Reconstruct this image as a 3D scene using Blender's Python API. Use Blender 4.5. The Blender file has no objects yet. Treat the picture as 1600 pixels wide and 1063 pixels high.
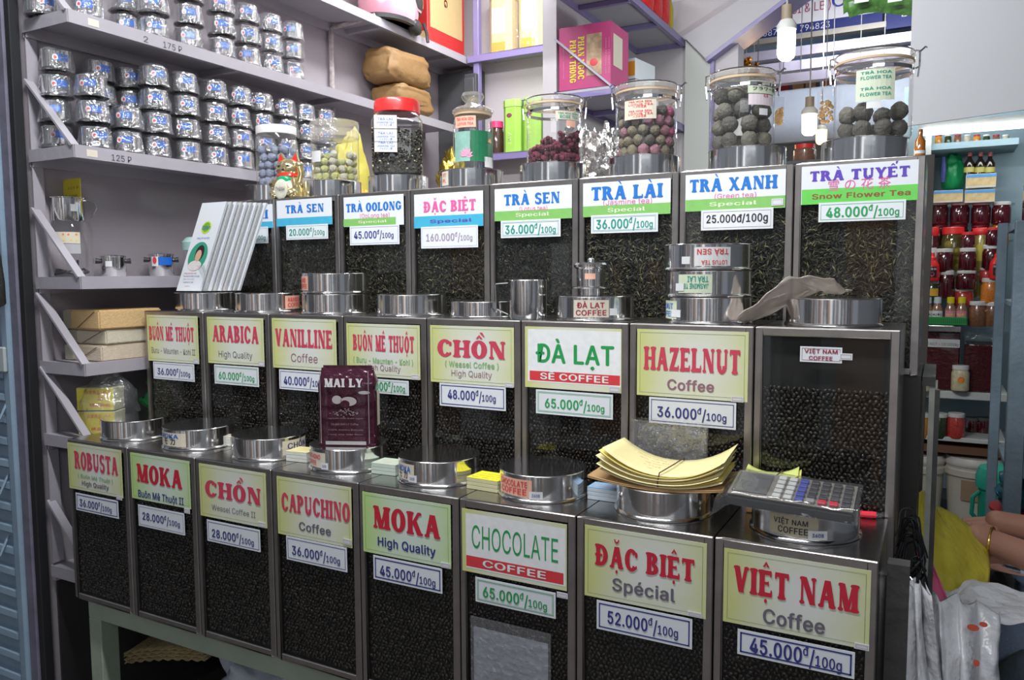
import bpy, bmesh, math, random, unicodedata
from mathutils import Vector, Matrix, Euler
random.seed(7)
R = random.random
def U(a, b): return a + (b - a) * R()
scn = bpy.context.scene
COL = scn.collection

# ------------------------------------------------------------------ camera
CX, CY, CZ = 1.9421, -1.2131, 1.5510
YAW, PIT, ROL, FOC = -0.4952, -0.0825, -0.0053, 1239.7
Fv = Vector((math.sin(YAW) * math.cos(PIT), math.cos(YAW) * math.cos(PIT), math.sin(PIT)))
R0 = Vector((math.cos(YAW), -math.sin(YAW), 0)); U0 = R0.cross(Fv)
Rv = R0 * math.cos(ROL) + U0 * math.sin(ROL); Uv = U0 * math.cos(ROL) - R0 * math.sin(ROL)
cd = bpy.data.cameras.new('camera'); cam = bpy.data.objects.new('camera', cd); COL.objects.link(cam)
mw = Matrix((Rv, Uv, -Fv)).transposed().to_4x4(); mw.translation = Vector((CX, CY, CZ)); cam.matrix_world = mw
cd.sensor_width = 36; cd.lens = 36 * FOC / 1600; cd.clip_start = 0.05
scn.camera = cam
# ------------------------------------------------------------------ world, lights, exposure
w = bpy.data.worlds.new('daylight'); scn.world = w; w.use_nodes = True
w.node_tree.nodes['Background'].inputs[0].default_value = (0.80, 0.88, 1.0, 1)
w.node_tree.nodes['Background'].inputs[1].default_value = 0.24
scn.view_settings.view_transform = 'Standard'; scn.view_settings.look = 'None'
scn.view_settings.exposure = 0.0; scn.view_settings.gamma = 1.0
scn.view_settings.use_curve_mapping = False
scn.cycles.transparent_max_bounces = 24
scn.cycles.max_bounces = 8
def area(name, loc, aim, sx, sy, power, col):
    l = bpy.data.lights.new(name, 'AREA'); l.shape = 'RECTANGLE'; l.size = sx; l.size_y = sy
    l.energy = power; l.color = col
    o = bpy.data.objects.new(name, l); COL.objects.link(o); o.location = loc
    o.rotation_euler = (Vector(aim) - Vector(loc)).to_track_quat('-Z', 'Y').to_euler()
    return o
area('ceiling_tube_light', (1.1, -0.35, 2.95), (1.1, 0.25, 1.5), 1.6, 0.10, 52, (0.95, 0.98, 1.0))
area('ceiling_tube_light', (0.5, 1.35, 2.98), (0.3, 1.3, 1.8), 0.9, 0.10, 22, (0.95, 0.98, 1.0))
area('aisle_daylight', (2.9, -3.0, 2.9), (1.3, 0.2, 1.2), 2.2, 0.8, 18, (0.90, 0.95, 1.0))
area('reflector_fill_light', (1.2, -2.6, 3.0), (1.2, -4.3, 1.4), 6.0, 0.3, 130, (0.95, 0.97, 1.0))  # added lamp, brightens the unseen boxes that the steel reflects
area('neighbour_fill_light', (1.7, 3.0, 2.85), (1.7, 3.9, 1.9), 0.8, 0.1, 14, (0.95, 0.98, 1.0))  # added fill lamp, brightens the space beyond the opening

# ------------------------------------------------------------------ helpers
def at(px, py, ax, v):
    """world point seen at pixel (px, py) of the 1600x1063 photograph on the plane ax = v"""
    d = Fv + Rv * ((px - 800) / FOC) - Uv * ((py - 531.5) / FOC)
    k = 'xyz'.index(ax); t = (v - (CX, CY, CZ)[k]) / d[k]
    return Vector((CX, CY, CZ)) + d * t
def mpp(p): return (Vector(p) - Vector((CX, CY, CZ))).dot(Fv) / FOC     # metres per pixel at a point

MATS = {}
def M(name, col=(.5, .5, .5), rough=.5, metal=0., var=.08, scale=20., bump=0., bscale=60., emit=0., coat=0., spec=.5, sss=0.):
    if name in MATS: return MATS[name]
    m = bpy.data.materials.new(name); m.use_nodes = True; nt = m.node_tree; N = nt.nodes; L = nt.links
    b = N['Principled BSDF']
    tc = N.new('ShaderNodeTexCoord'); nz = N.new('ShaderNodeTexNoise'); nz.inputs['Scale'].default_value = scale
    nz.inputs['Detail'].default_value = 4
    L.new(tc.outputs['Object'], nz.inputs['Vector'])
    mx = N.new('ShaderNodeMix'); mx.data_type = 'RGBA'
    mx.inputs[6].default_value = (*[c * (1 - var) for c in col], 1); mx.inputs[7].default_value = (*[min(1, c * (1 + var)) for c in col], 1)
    L.new(nz.outputs['Fac'], mx.inputs[0]); L.new(mx.outputs[2], b.inputs['Base Color'])
    b.inputs['Roughness'].default_value = rough; b.inputs['Metallic'].default_value = metal
    b.inputs['Specular IOR Level'].default_value = spec
    b.inputs['Coat Weight'].default_value = coat
    if sss: b.inputs['Subsurface Weight'].default_value = sss; b.inputs['Subsurface Scale'].default_value = .01
    if bump:
        n2 = N.new('ShaderNodeTexNoise'); n2.inputs['Scale'].default_value = bscale; n2.inputs['Detail'].default_value = 3
        L.new(tc.outputs['Object'], n2.inputs['Vector'])
        bp = N.new('ShaderNodeBump'); bp.inputs['Strength'].default_value = bump; bp.inputs['Distance'].default_value = .01
        L.new(n2.outputs['Fac'], bp.inputs['Height']); L.new(bp.outputs['Normal'], b.inputs['Normal'])
    if emit:
        b.inputs['Emission Color'].default_value = (*col, 1); b.inputs['Emission Strength'].default_value = emit
    MATS[name] = m; return m
def thin(name, tint=(1, 1, 1), gloss=.12, rough=.05, body=0., bcol=(.8, .8, .8), bump=0., bscale=40.):
    """thin clear sheet: straight-through light, a fresnel gloss and a little haze"""
    if name in MATS: return MATS[name]
    m = bpy.data.materials.new(name); m.use_nodes = True; nt = m.node_tree; N = nt.nodes; L = nt.links
    N.remove(N['Principled BSDF']); out = N['Material Output']
    tr = N.new('ShaderNodeBsdfTransparent'); tr.inputs[0].default_value = (*tint, 1)
    gl = N.new('ShaderNodeBsdfGlossy'); gl.inputs['Roughness'].default_value = rough; gl.inputs['Color'].default_value = (1, 1, 1, 1)
    fr = N.new('ShaderNodeLayerWeight'); fr.inputs['Blend'].default_value = .5
    pw = N.new('ShaderNodeMath'); pw.operation = 'POWER'; pw.inputs[1].default_value = 5; L.new(fr.outputs['Facing'], pw.inputs[0])
    ad = N.new('ShaderNodeMath'); ad.operation = 'ADD'; ad.use_clamp = True; ad.inputs[1].default_value = .04 + gloss; L.new(pw.outputs[0], ad.inputs[0])
    mx = N.new('ShaderNodeMixShader'); L.new(ad.outputs[0], mx.inputs[0]); L.new(tr.outputs[0], mx.inputs[1]); L.new(gl.outputs[0], mx.inputs[2])
    last = mx
    if body:
        df = N.new('ShaderNodeBsdfDiffuse'); df.inputs[0].default_value = (*bcol, 1)
        m2 = N.new('ShaderNodeMixShader'); m2.inputs[0].default_value = body
        L.new(mx.outputs[0], m2.inputs[1]); L.new(df.outputs[0], m2.inputs[2]); last = m2
    if bump:
        tc = N.new('ShaderNodeTexCoord'); n2 = N.new('ShaderNodeTexNoise'); n2.inputs['Scale'].default_value = bscale
        L.new(tc.outputs['Object'], n2.inputs['Vector'])
        bp = N.new('ShaderNodeBump'); bp.inputs['Strength'].default_value = bump; bp.inputs['Distance'].default_value = .01
        L.new(n2.outputs['Fac'], bp.inputs['Height']); L.new(bp.outputs['Normal'], gl.inputs['Normal']); L.new(bp.outputs['Normal'], fr.inputs['Normal'])
    L.new(last.outputs[0], out.inputs['Surface'])
    MATS[name] = m; return m
def card_mat(name, mid, edge, ax=0):
    """printed card: pale middle running out to a coloured border (ink, not light)"""
    m = bpy.data.materials.new(name); m.use_nodes = True; nt = m.node_tree; N = nt.nodes; L = nt.links; b = N['Principled BSDF']
    tc = N.new('ShaderNodeTexCoord'); sp = N.new('ShaderNodeSeparateXYZ'); L.new(tc.outputs['Generated'], sp.inputs[0])
    def mth(op, a, bb):
        n = N.new('ShaderNodeMath'); n.operation = op
        for i, q in enumerate((a, bb)):
            if isinstance(q, (int, float)): n.inputs[i].default_value = q
            else: L.new(q, n.inputs[i])
        return n.outputs[0]
    dx = mth('POWER', mth('ABSOLUTE', mth('MULTIPLY', mth('SUBTRACT', sp.outputs[0], .56), 2.), 0), 1.6)
    dz = mth('POWER', mth('ABSOLUTE', mth('MULTIPLY', mth('SUBTRACT', sp.outputs[2], .5), 1.7), 0), 3)
    nz = N.new('ShaderNodeTexNoise'); nz.inputs['Scale'].default_value = 3; L.new(tc.outputs['Generated'], nz.inputs['Vector'])
    s = mth('ADD', mth('MAXIMUM', dx, mth('MULTIPLY', dz, .6)), mth('MULTIPLY', mth('SUBTRACT', nz.outputs['Fac'], .5), .5))
    s.node.use_clamp = True
    mx = N.new('ShaderNodeMix'); mx.data_type = 'RGBA'; mx.inputs[6].default_value = (*mid, 1); mx.inputs[7].default_value = (*edge, 1)
    L.new(s, mx.inputs[0]); L.new(mx.outputs[2], b.inputs['Base Color']); b.inputs['Roughness'].default_value = .35
    MATS[name] = m; return m

class MB:
    def __init__(s): s.v = []; s.f = []; s.m = []; s.mi = 0; s.mats = []
    def use(s, mat):
        if mat not in s.mats: s.mats.append(mat)
        s.mi = s.mats.index(mat); return s
    def add(s, vs, fs):
        n = len(s.v); s.v += [tuple(v) for v in vs]
        s.f += [tuple(i + n for i in f) for f in fs]; s.m += [s.mi] * len(fs); return s
    def box(s, x0, x1, y0, y1, z0, z1, T=None):
        vs = [Vector((x, y, z)) for z in (z0, z1) for y in (y0, y1) for x in (x0, x1)]
        if T: vs = [T @ v for v in vs]
        return s.add(vs, [(0, 2, 3, 1), (4, 5, 7, 6), (0, 1, 5, 4), (2, 6, 7, 3), (0, 4, 6, 2), (1, 3, 7, 5)])
    def beam(s, a, b, w, h=None, up=(0, 0, 1)):
        a = Vector(a); b = Vector(b); h = h or w; d = (b - a); L = d.length; d.normalize()
        sx = d.cross(Vector(up)); sx = sx.normalized() if sx.length > 1e-4 else Vector((1, 0, 0)); sz = sx.cross(d)
        T = Matrix((sx, d, sz)).transposed().to_4x4(); T.translation = a
        return s.box(-w / 2, w / 2, 0, L, -h / 2, h / 2, T)
    def quad(s, *p): return s.add(p, [tuple(range(len(p)))])
    def lathe(s, prof, c=(0, 0, 0), n=24, T=None, sx=1, sy=1, jit=0):
        vs = []; fs = []
        for (r, z) in prof:
            for i in range(n):
                a = 2 * math.pi * i / n; q = r * (1 + U(-jit, jit)) if jit else r
                v = Vector((q * math.cos(a) * sx, q * math.sin(a) * sy, z + (U(-jit, jit) * .05 if jit else 0)))
                v = (T @ v) if T else v
                vs.append(v + Vector(c))
        for k in range(len(prof) - 1):
            for i in range(n):
                j = (i + 1) % n; fs.append((k * n + i, k * n + j, (k + 1) * n + j, (k + 1) * n + i))
        if prof[0][0] > 1e-6: fs.append(tuple(reversed(range(n))))
        if prof[-1][0] > 1e-6: fs.append(tuple((len(prof) - 1) * n + i for i in range(n)))
        return s.add(vs, fs)
    def lathe_open(s, prof, c=(0, 0, 0), n=24, T=None):
        vs = []; fs = []
        for (r, z) in prof:
            for i in range(n):
                a = 2 * math.pi * i / n; v = Vector((r * math.cos(a), r * math.sin(a), z)); v = (T @ v) if T else v
                vs.append(v + Vector(c))
        for k in range(len(prof) - 1):
            for i in range(n):
                j = (i + 1) % n; fs.append((k * n + i, k * n + j, (k + 1) * n + j, (k + 1) * n + i))
        return s.add(vs, fs)
    def tube(s, pts, r, n=8, closed=False):
        pts = [Vector(p) for p in pts]; rs = r if isinstance(r, (list, tuple)) else [r] * len(pts)
        vs = []; fs = []; ref = None
        for i, p in enumerate(pts):
            a = pts[i - 1] if i else (pts[-1] if closed else p); b = pts[(i + 1) % len(pts)] if (i < len(pts) - 1 or closed) else p
            d = (b - a).normalized()
            if ref is None: ref = Vector((0, 0, 1)) if abs(d.z) < .9 else Vector((1, 0, 0))
            sx = d.cross(ref).normalized(); ref = sx.cross(d)
            for k in range(n):
                t = 2 * math.pi * k / n; vs.append(p + (sx * math.cos(t) + ref * math.sin(t)) * rs[i])
        m = len(pts)
        for i in range(m if closed else m - 1):
            for k in range(n):
                fs.append((i * n + k, i * n + (k + 1) % n, ((i + 1) % m) * n + (k + 1) % n, ((i + 1) % m) * n + k))
        if not closed: fs.append(tuple(reversed(range(n)))); fs.append(tuple((m - 1) * n + k for k in range(n)))
        return s.add(vs, fs)
    def ball(s, c, rx, ry=None, rz=None, n=12, m=8, T=None, jit=0):
        ry = ry or rx; rz = rz or rx; vs = []; fs = []; c = Vector(c)
        for i in range(m + 1):
            th = math.pi * i / m
            for k in range(n):
                ph = 2 * math.pi * k / n; j = 1 + (U(-jit, jit) if jit and 0 < i < m else 0)
                v = Vector((rx * math.sin(th) * math.cos(ph) * j, ry * math.sin(th) * math.sin(ph) * j, rz * math.cos(th) * j))
                vs.append((T @ v if T else v) + c)
        for i in range(m):
            for k in range(n): fs.append((i * n + k, (i + 1) * n + k, (i + 1) * n + (k + 1) % n, i * n + (k + 1) % n))
        return s.add(vs, fs)
    def tf(s, T):
        s.v = [tuple(T @ Vector(v)) for v in s.v]; return s
    def mesh(s, name, smooth=None, bevel=0, seg=1):
        me = bpy.data.meshes.new(name); me.from_pydata(s.v, [], s.f)
        for m in s.mats: me.materials.append(m)
        if s.mats: me.polygons.foreach_set('material_index', s.m)
        if bevel or smooth is not None:
            bm = bmesh.new(); bm.from_mesh(me)
            bmesh.ops.remove_doubles(bm, verts=bm.verts, dist=1e-6)
            if bevel:
                es = [e for e in bm.edges if len(e.link_faces) == 2 and e.calc_face_angle(0) > .6]
                bmesh.ops.bevel(bm, geom=es, offset=bevel, segments=seg, affect='EDGES', clamp_overlap=True)
            if smooth is not None:
                for f in bm.faces: f.smooth = True
                for e in bm.edges:
                    if len(e.link_faces) == 2 and e.calc_face_angle(0) > smooth: e.smooth = False
            bm.to_mesh(me); bm.free()
        me.update(); return me
    def build(s, name, mat=None, parent=None, smooth=None, bevel=0, seg=1, loc=None, rot=None):
        if mat is not None: s.mats = [mat]; s.m = [0] * len(s.f)
        return link(name, s.mesh(name, smooth, bevel, seg), parent, loc, rot)
def link(name, me, parent=None, loc=None, rot=None):
    o = bpy.data.objects.new(name, me); COL.objects.link(o)
    if parent: o.parent = parent
    if loc is not None: o.location = loc
    if rot is not None: o.rotation_euler = rot
    return o
def tag(o, label=None, cat=None, group=None, kind=None):
    if label: o['label'] = label
    if cat: o['category'] = cat
    if group: o['group'] = group
    if kind: o['kind'] = kind
    return o
def thing(name, label, cat, loc=(0, 0, 0), rot=(0, 0, 0), group=None):
    o = bpy.data.objects.new(name, None); COL.objects.link(o); o.location = loc; o.rotation_euler = rot; o.empty_display_size = .05
    return tag(o, label, cat, group)
def copy_tree(o, parent=None, loc=None, rot=None, label=None, group=None):
    c = o.copy(); COL.objects.link(c)
    if parent: c.parent = parent
    if loc is not None: c.location = loc
    if rot is not None: c.rotation_euler = rot
    if label: c['label'] = label
    if group: c['group'] = group
    for ch in list(o.children): copy_tree(ch, c)
    return c
def struct(name, mb, mat=None, **k): return tag(mb.build(name, mat, **k), kind='structure')
SM = math.radians(35)

# ------------------------------------------------------------------ lettering
_tc = {}
try: FONT = bpy.data.fonts.load(bpy.utils.resource_path('LOCAL') + '/datafiles/fonts/Inter.woff2')     # Blender's own interface face
except Exception: FONT = None
def sans(txt, bold=0.0, spacing=1.0):
    """outline lettering; bold = small shifted copies, each on its own hair-thin layer. points are (x, y, layer)"""
    key = (txt, bold, spacing)
    if key in _tc: return _tc[key]
    cu = bpy.data.curves.new('t', 'FONT'); cu.body = txt; cu.size = 1; cu.space_character = spacing + bold * 2.5; cu.resolution_u = 3
    if FONT and all(ord(ch) < 0x2000 for ch in txt): cu.font = FONT
    o = bpy.data.objects.new('t', cu); me = bpy.data.meshes.new_from_object(o)
    v0 = [(p.co.x, p.co.y) for p in me.vertices]; f0 = [tuple(p.vertices) for p in me.polygons]
    bpy.data.objects.remove(o); bpy.data.meshes.remove(me); bpy.data.curves.remove(cu)
    v = []; f = []
    sh = [(0, 0)] if bold < .01 else [(-bold * 1.1, 0), (0, bold * .6), (bold * 1.1, 0), (0, -bold * .6)]
    for k, (dx, dy) in enumerate(sh):
        n = len(v); v += [(x + dx, y + dy, k) for x, y in v0]; f += [tuple(a + n for a in q) for q in f0]
    _tc[key] = (v, f); return _tc[key]
CAP = max(p[1] for p in sans('H')[0])
# a fat flared poster alphabet drawn from strokes
TT, tt = .33, .17
def _rect(x0, y0, x1, y1): return [[(x0, y0), (x1, y0), (x1, y1), (x0, y1)]]
def _arc(cx, cy, a, b, a0, a1, T=None, t=None, n=14):
    T = TT if T is None else T; t = tt if t is None else t; out = []
    for i in range(n):
        p0 = math.radians(a0 + (a1 - a0) * i / n); p1 = math.radians(a0 + (a1 - a0) * (i + 1) / n)
        o = lambda p: (cx + a * math.cos(p), cy + b * math.sin(p)); q = lambda p: (cx + (a - T) * math.cos(p), cy + (b - t) * math.sin(p))
        out.append([q(p0), o(p0), o(p1), q(p1)])
    return out
def _blob(x, y, rx=.2, ry=.075, n=12): return [[(x + rx * math.cos(2 * math.pi * i / n), y + ry * math.sin(2 * math.pi * i / n)) for i in range(n)]]
def _dg(x0, y0, x1, y1, w): return [[(x0 - w / 2, y0), (x0 + w / 2, y0), (x1 + w / 2, y1), (x1 - w / 2, y1)]]
def _stem(x, w=None, top=1, bot=1):
    w = w or TT; p = [[(x - w * .62, 0), (x + w * .62, 0), (x + w * .46, .25), (x + w * .46, .75), (x + w * .62, 1), (x - w * .62, 1), (x - w * .46, .75), (x - w * .46, .25)]]
    if bot: p += _blob(x, .06, w * .5 + .085)
    if top: p += _blob(x, .94, w * .5 + .085)
    return p
def glyph(c):
    T, t = TT, tt
    if c == 'A': return _dg(.17, 0, .45, 1, t * 1.25) + _dg(.78, 0, .5, 1, T) + _rect(.25, .27, .7, .27 + t) + _blob(.16, .06, .16) + _blob(.78, .06, .2), .98
    if c == 'B': return _stem(.2) + _arc(.38, .74, .37, .26, -95, 95) + _rect(.2, .87, .4, 1) + _rect(.2, .48, .42, .54) + _arc(.4, .27, .42, .27, -95, 95) + _rect(.2, 0, .42, t), .86
    if c == 'C': return _arc(.47, .5, .46, .53, 38, 322) + _blob(.8, .76, .09, .14) + _blob(.8, .2, .06, .08), .92
    if c in 'DĐ': return _stem(.2) + _arc(.36, .5, .53, .5, -92, 92) + _rect(.2, 1 - t, .4, 1) + _rect(.2, 0, .4, t) + (_rect(-.02, .44, .5, .56) if c == 'Đ' else []), .95
    if c == 'E': return _stem(.2) + _rect(.2, 1 - t, .72, 1) + _rect(.2, 0, .75, t) + _rect(.2, .46, .55, .57) + _blob(.7, .88, .06, .13) + _blob(.74, .14, .06, .15) + _blob(.56, .51, .045, .1), .84
    if c == 'G': return _arc(.47, .5, .46, .53, 38, 345) + _blob(.8, .76, .09, .14) + _rect(.66, .1, .92, .48) + _rect(.52, .4, .98, .5), 1.0
    if c == 'H': return _stem(.2) + _stem(.78) + _rect(.2, .45, .78, .57), .98
    if c == 'I': return _stem(.2), .42
    if c == 'K': return _stem(.2) + _dg(.34, .42, .76, 1, t * 1.2) + _dg(.8, 0, .46, .6, T) + _blob(.78, .94, .14) + _blob(.82, .06, .18), 1.0
    if c == 'L': return _stem(.2) + _rect(.2, 0, .72, t) + _blob(.73, .15, .06, .16), .8
    if c == 'M': return _stem(.17, .13) + _dg(.55, 0, .22, 1, T) + _dg(.55, 0, .86, 1, t) + _stem(.92, T, 1, 1) + _blob(.22, .94, .18), 1.13
    if c == 'N': return _stem(.16, .13) + _dg(.76, 0, .24, 1, T) + _stem(.8, .13, 1, 0) + _blob(.24, .94, .18), .98
    if c in 'O0': return _arc(.46, .5, .46, .53, 0, 360, n=24), .94
    if c == 'P': return _stem(.2) + _arc(.38, .71, .42, .29, -95, 95) + _rect(.2, .87, .4, 1) + _rect(.2, .42, .4, .52), .84
    if c == 'R': return _stem(.2) + _arc(.38, .73, .38, .27, -95, 95) + _rect(.2, .87, .4, 1) + _rect(.2, .45, .42, .56) + _dg(.76, .03, .5, .52, T) + _blob(.79, .06, .15), .94
    if c == 'S': return _arc(.4, .74, .36, .29, 30, 275, T * .9) + _arc(.42, .27, .38, .3, -150, 98, T * .9) + _blob(.68, .84, .06, .13) + _blob(.12, .18, .07, .15), .82
    if c == 'T': return _stem(.43, None, 0, 1) + _rect(.04, 1 - t, .82, 1) + _blob(.08, .86, .06, .13) + _blob(.78, .86, .06, .13), .86
    if c == 'U': return _arc(.48, .32, .38, .35, 180, 360, T, t) + _rect(.10, .3, .35, 1) + _rect(.70, .3, .86, 1) + _blob(.22, .94, .2) + _blob(.78, .94, .15), .98
    if c == 'V': return _dg(.46, 0, .18, 1, T) + _dg(.46, 0, .74, 1, t * 1.2) + _blob(.18, .94, .2) + _blob(.76, .94, .15), .92
    if c == 'X': return _dg(.76, 0, .2, 1, T) + _dg(.2, 0, .72, 1, t * 1.1) + _blob(.2, .94, .19) + _blob(.72, .94, .15) + _blob(.2, .06, .15) + _blob(.77, .06, .2), .96
    if c == 'Y': return _dg(.45, .45, .18, 1, T) + _dg(.47, .45, .76, 1, t * 1.2) + _rect(.33, 0, .58, .5) + _blob(.18, .94, .2) + _blob(.76, .94, .15) + _blob(.455, .06, .2), .92
    if c == 'Z': return _rect(.06, 1 - t, .76, 1) + _rect(.05, 0, .78, t) + _dg(.16, 0, .64, 1, T) + _blob(.1, .88, .06, .12) + _blob(.75, .13, .06, .13), .84
    return [], .42
def mark(m, w):
    c = w / 2
    if m == '\u0302': return [[(c - .2, 1.12), (c - .06, 1.12), (c, 1.22), (c, 1.34)], [(c + .06, 1.12), (c + .2, 1.12), (c, 1.34), (c, 1.22)]]
    if m == '\u0300': return [[(c - .18, 1.34), (c - .02, 1.34), (c + .12, 1.1), (c + .04, 1.1)]]
    if m == '\u0301': return [[(c + .02, 1.36), (c + .22, 1.36), (c + .08, 1.12), (c, 1.12)]]
    if m == '\u0306': return _arc(c, 1.34, .18, .2, 180, 360, .08, .09, 8)
    if m == '\u0303': return _arc(c - .08, 1.16, .1, .1, 0, 180, .06, .06, 6) + _arc(c + .08, 1.2, .1, .1, 180, 360, .06, .06, 6)
    if m == '\u0323': return _blob(c, -.16, .085, .085)
    return []
def fat(txt):
    if ('fat', txt) in _tc: return _tc[('fat', txt)]
    v = []; f = []; x = 0
    for ch in txt:
        dec = unicodedata.normalize('NFD', ch); g, w = glyph(dec[0])
        polys = list(g); up = 0
        for m in dec[1:]:
            pm = mark(m, w)
            if m in '\u0300\u0301' and '\u0302' in dec: pm = [[(px + .2, py + .14) for px, py in q] for q in pm]
            polys += pm
        for q in polys:
            n = len(v); v += [(px + x, py) for px, py in q]; f.append(tuple(range(n, n + len(q))))
        x += w + .07
    _tc[('fat', txt)] = (v, f); return v, f
def text_into(mb, txt, x0, x1, zb, cap, y, style='sans', bold=.0, rot=0):
    """flat lettering in an XZ plane: fills x0..x1, baseline zb, capital height cap, facing -Y"""
    if not txt.strip(): return
    if style == 'fat': v, f = fat(txt); ch = 1.
    elif style == 'price': v, f = price(txt); ch = 1.
    else: v, f = sans(txt, bold); ch = CAP
    if not v: return
    a = min(p[0] for p in v); b = max(p[0] for p in v)
    sx = (x1 - x0) / max(b - a, 1e-6); sz = cap / ch
    if style == 'fat':
        out = list(v); k = 0; ys = [y] * len(v)
        for q in f:
            for i in q: ys[i] = y - .000006 * (k % 60)
            k += 1
        mb.add([(x0 + (p[0] - a) * sx, ys[i], zb + p[1] * sz) for i, p in enumerate(v)], f); return
    out = []; ff = []
    for k, q in enumerate(f):
        n = len(out); out += [(x0 + (v[i][0] - a) * sx, y - .00003 * (v[i][2] if len(v[i]) > 2 else 0) - .000006 * (k % 5), zb + v[i][1] * sz) for i in q]; ff.append(tuple(range(n, n + len(q))))
    mb.add(out, ff); return
    mb.add([(x0 + (p[0] - a) * sx, y - (.00001 * p[2] if len(p) > 2 else 0), zb + p[1] * sz) for p in v], f)
def price(txt):
    """'36.000' -> big figures, raised d-bar, slash and small 100g"""
    k = ('price', txt)
    if k in _tc: return _tc[k]
    V = []; Fs = []
    def put(t, x, y, s, b):
        v, f = sans(t, b); n = len(V); a = min(p[0] for p in v)
        V.extend([(x + (p[0] - a) * s / CAP, y + p[1] * s / CAP, p[2]) for p in v]); Fs.extend([tuple(i + n for i in q) for q in f])
        return x + (max(p[0] for p in v) - a) * s / CAP
    x = put(txt, 0, 0, 1, .025); x = put('đ', x + .08, .55, .62, .02); x = put('/', x + .05, -.1, 1.1, .01); put('100g', x + .05, 0, .7, .02)
    _tc[k] = (V, Fs); return _tc[k]

# ------------------------------------------------------------------ materials
steel = M('brushed_steel', (.46, .44, .43), .22, 1, .15, 30, .03, 90)
frame_st = M('worn_steel_trim', (.42, .39, .37), .36, 1, .25, 25, .05, 60)
lid_st = M('polished_steel', (.78, .77, .76), .13, 1, .05, 12, .05, 14)
lidtop_st = M('scuffed_steel', (.5, .49, .49), .38, 1, .2, 30, .04, 120)
chrome = M('chrome', (.86, .86, .86), .07, 1, .03, 10, .04, 25)
dark_in = M('dark_tin_interior', (.012, .011, .011), .6)
glassm = thin('window_glass', (.96, .97, .96), -.022, .02)
jarm = thin('jar_plastic', (.99, .99, .99), .0, .03, .02, (.9, .9, .92), .1, 20)
bagm = thin('clear_bag', (.96, .96, .97), .05, .10, .05, (.85, .87, .9), .9, 60)
beanm = M('roasted_coffee', (.020, .013, .010), .34, 0, .5, 150, spec=.5, coat=.1)
beanm2 = M('roasted_coffee_matte', (.024, .018, .015), .42, 0, .5, 150, spec=.45, coat=.05)
tea_ms = [M('dry_tea_black', (.024, .021, .016), .6, 0, .3, 90), M('dry_tea_olive', (.062, .056, .034), .6, 0, .4, 90), M('dry_tea_straw', (.19, .16, .08), .6, 0, .4, 90)]
cardY = card_mat('card_yellow', (.74, .75, .70), (.63, .65, .26))
cardG = card_mat('card_green', (.68, .76, .68), (.50, .70, .26))
cardW = M('card_white', (.74, .76, .80), .35, 0, .03, 8)
cardW2 = M('card_offwhite', (.70, .70, .72), .35, 0, .04, 8)
ink = {k: M('ink_' + k, c, .45, 0, .12, 60) for k, c in dict(red=(.58, .02, .045), rose=(.62, .06, .11), navy=(.035, .045, .22), green=(.02, .34, .09), ltgreen=(.28, .50, .22), grey=(.16, .14, .18),
    mauve=(.30, .15, .20), blue=(.02, .17, .55), pink=(.75, .12, .35), purple=(.12, .06, .45), teal=(.02, .30, .22), black=(.03, .03, .035), cyan=(.06, .42, .62), lime=(.22, .50, .13), band=(.68, .05, .06),
    white=(.85, .85, .85), cream=(.72, .8, .55), brown=(.28, .09, .04), dkred=(.33, .02, .06), grid=(.12, .22, .10), lilac=(.38, .30, .38), brightgreen=(.15, .60, .10), brandblue=(.01, .12, .52), orange=(.85, .25, .03), flower=(.85, .65, .1)).items()}
lilac = M('lilac_paint', (.36, .335, .37), .42, 0, .10, 6, .12, 30)
back_w = M('back_wall_paint', (.58, .53, .55), .5, 0, .08, 3, .1, 18)
lilac_w = M('lilac_wall_paint', (.36, .32, .345), .5, 0, .12, 3, .12, 18)
purple = M('purple_gloss_paint', (.24, .20, .40), .3, 0, .10, 8, .08, 30)
blk_plastic = M('black_plastic', (.02, .02, .022), .4)

# ------------------------------------------------------------------ setting
struct('floor', MB().box(-9, 5.5, -4.5, 7, -.05, 0), M('dark_tile_floor', (.10, .09, .085), .4, 0, .3, 4, .1, 20))
struct('ceiling', MB().box(-3, 5.5, -1.2, 7, 3.25, 3.3), M('ceiling_paint', (.42, .42, .45), .7, 0, .1, 3))
struct('wall_left', MB().box(-.30, -.206, .07, 2.10, 0, 3.25), lilac_w)
struct('wall_back', MB().box(-.30, .80, 2.10, 2.18, 0, 3.25), back_w)
struct('trim_6', MB().box(-.206, -.200, .075, 2.05, 0, .735), M('shaded_wall_base', (.035, .033, .036), .6, 0, .3, 5))  # dark sheet added to paint in the shade low on the wall
struct('wall_light_block', MB().box(-3, -.76, .05, .10, 0, 3.25), M('light_block_dark', (.10, .10, .11), .6))  # unseen wall added to block world light from the left
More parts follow.
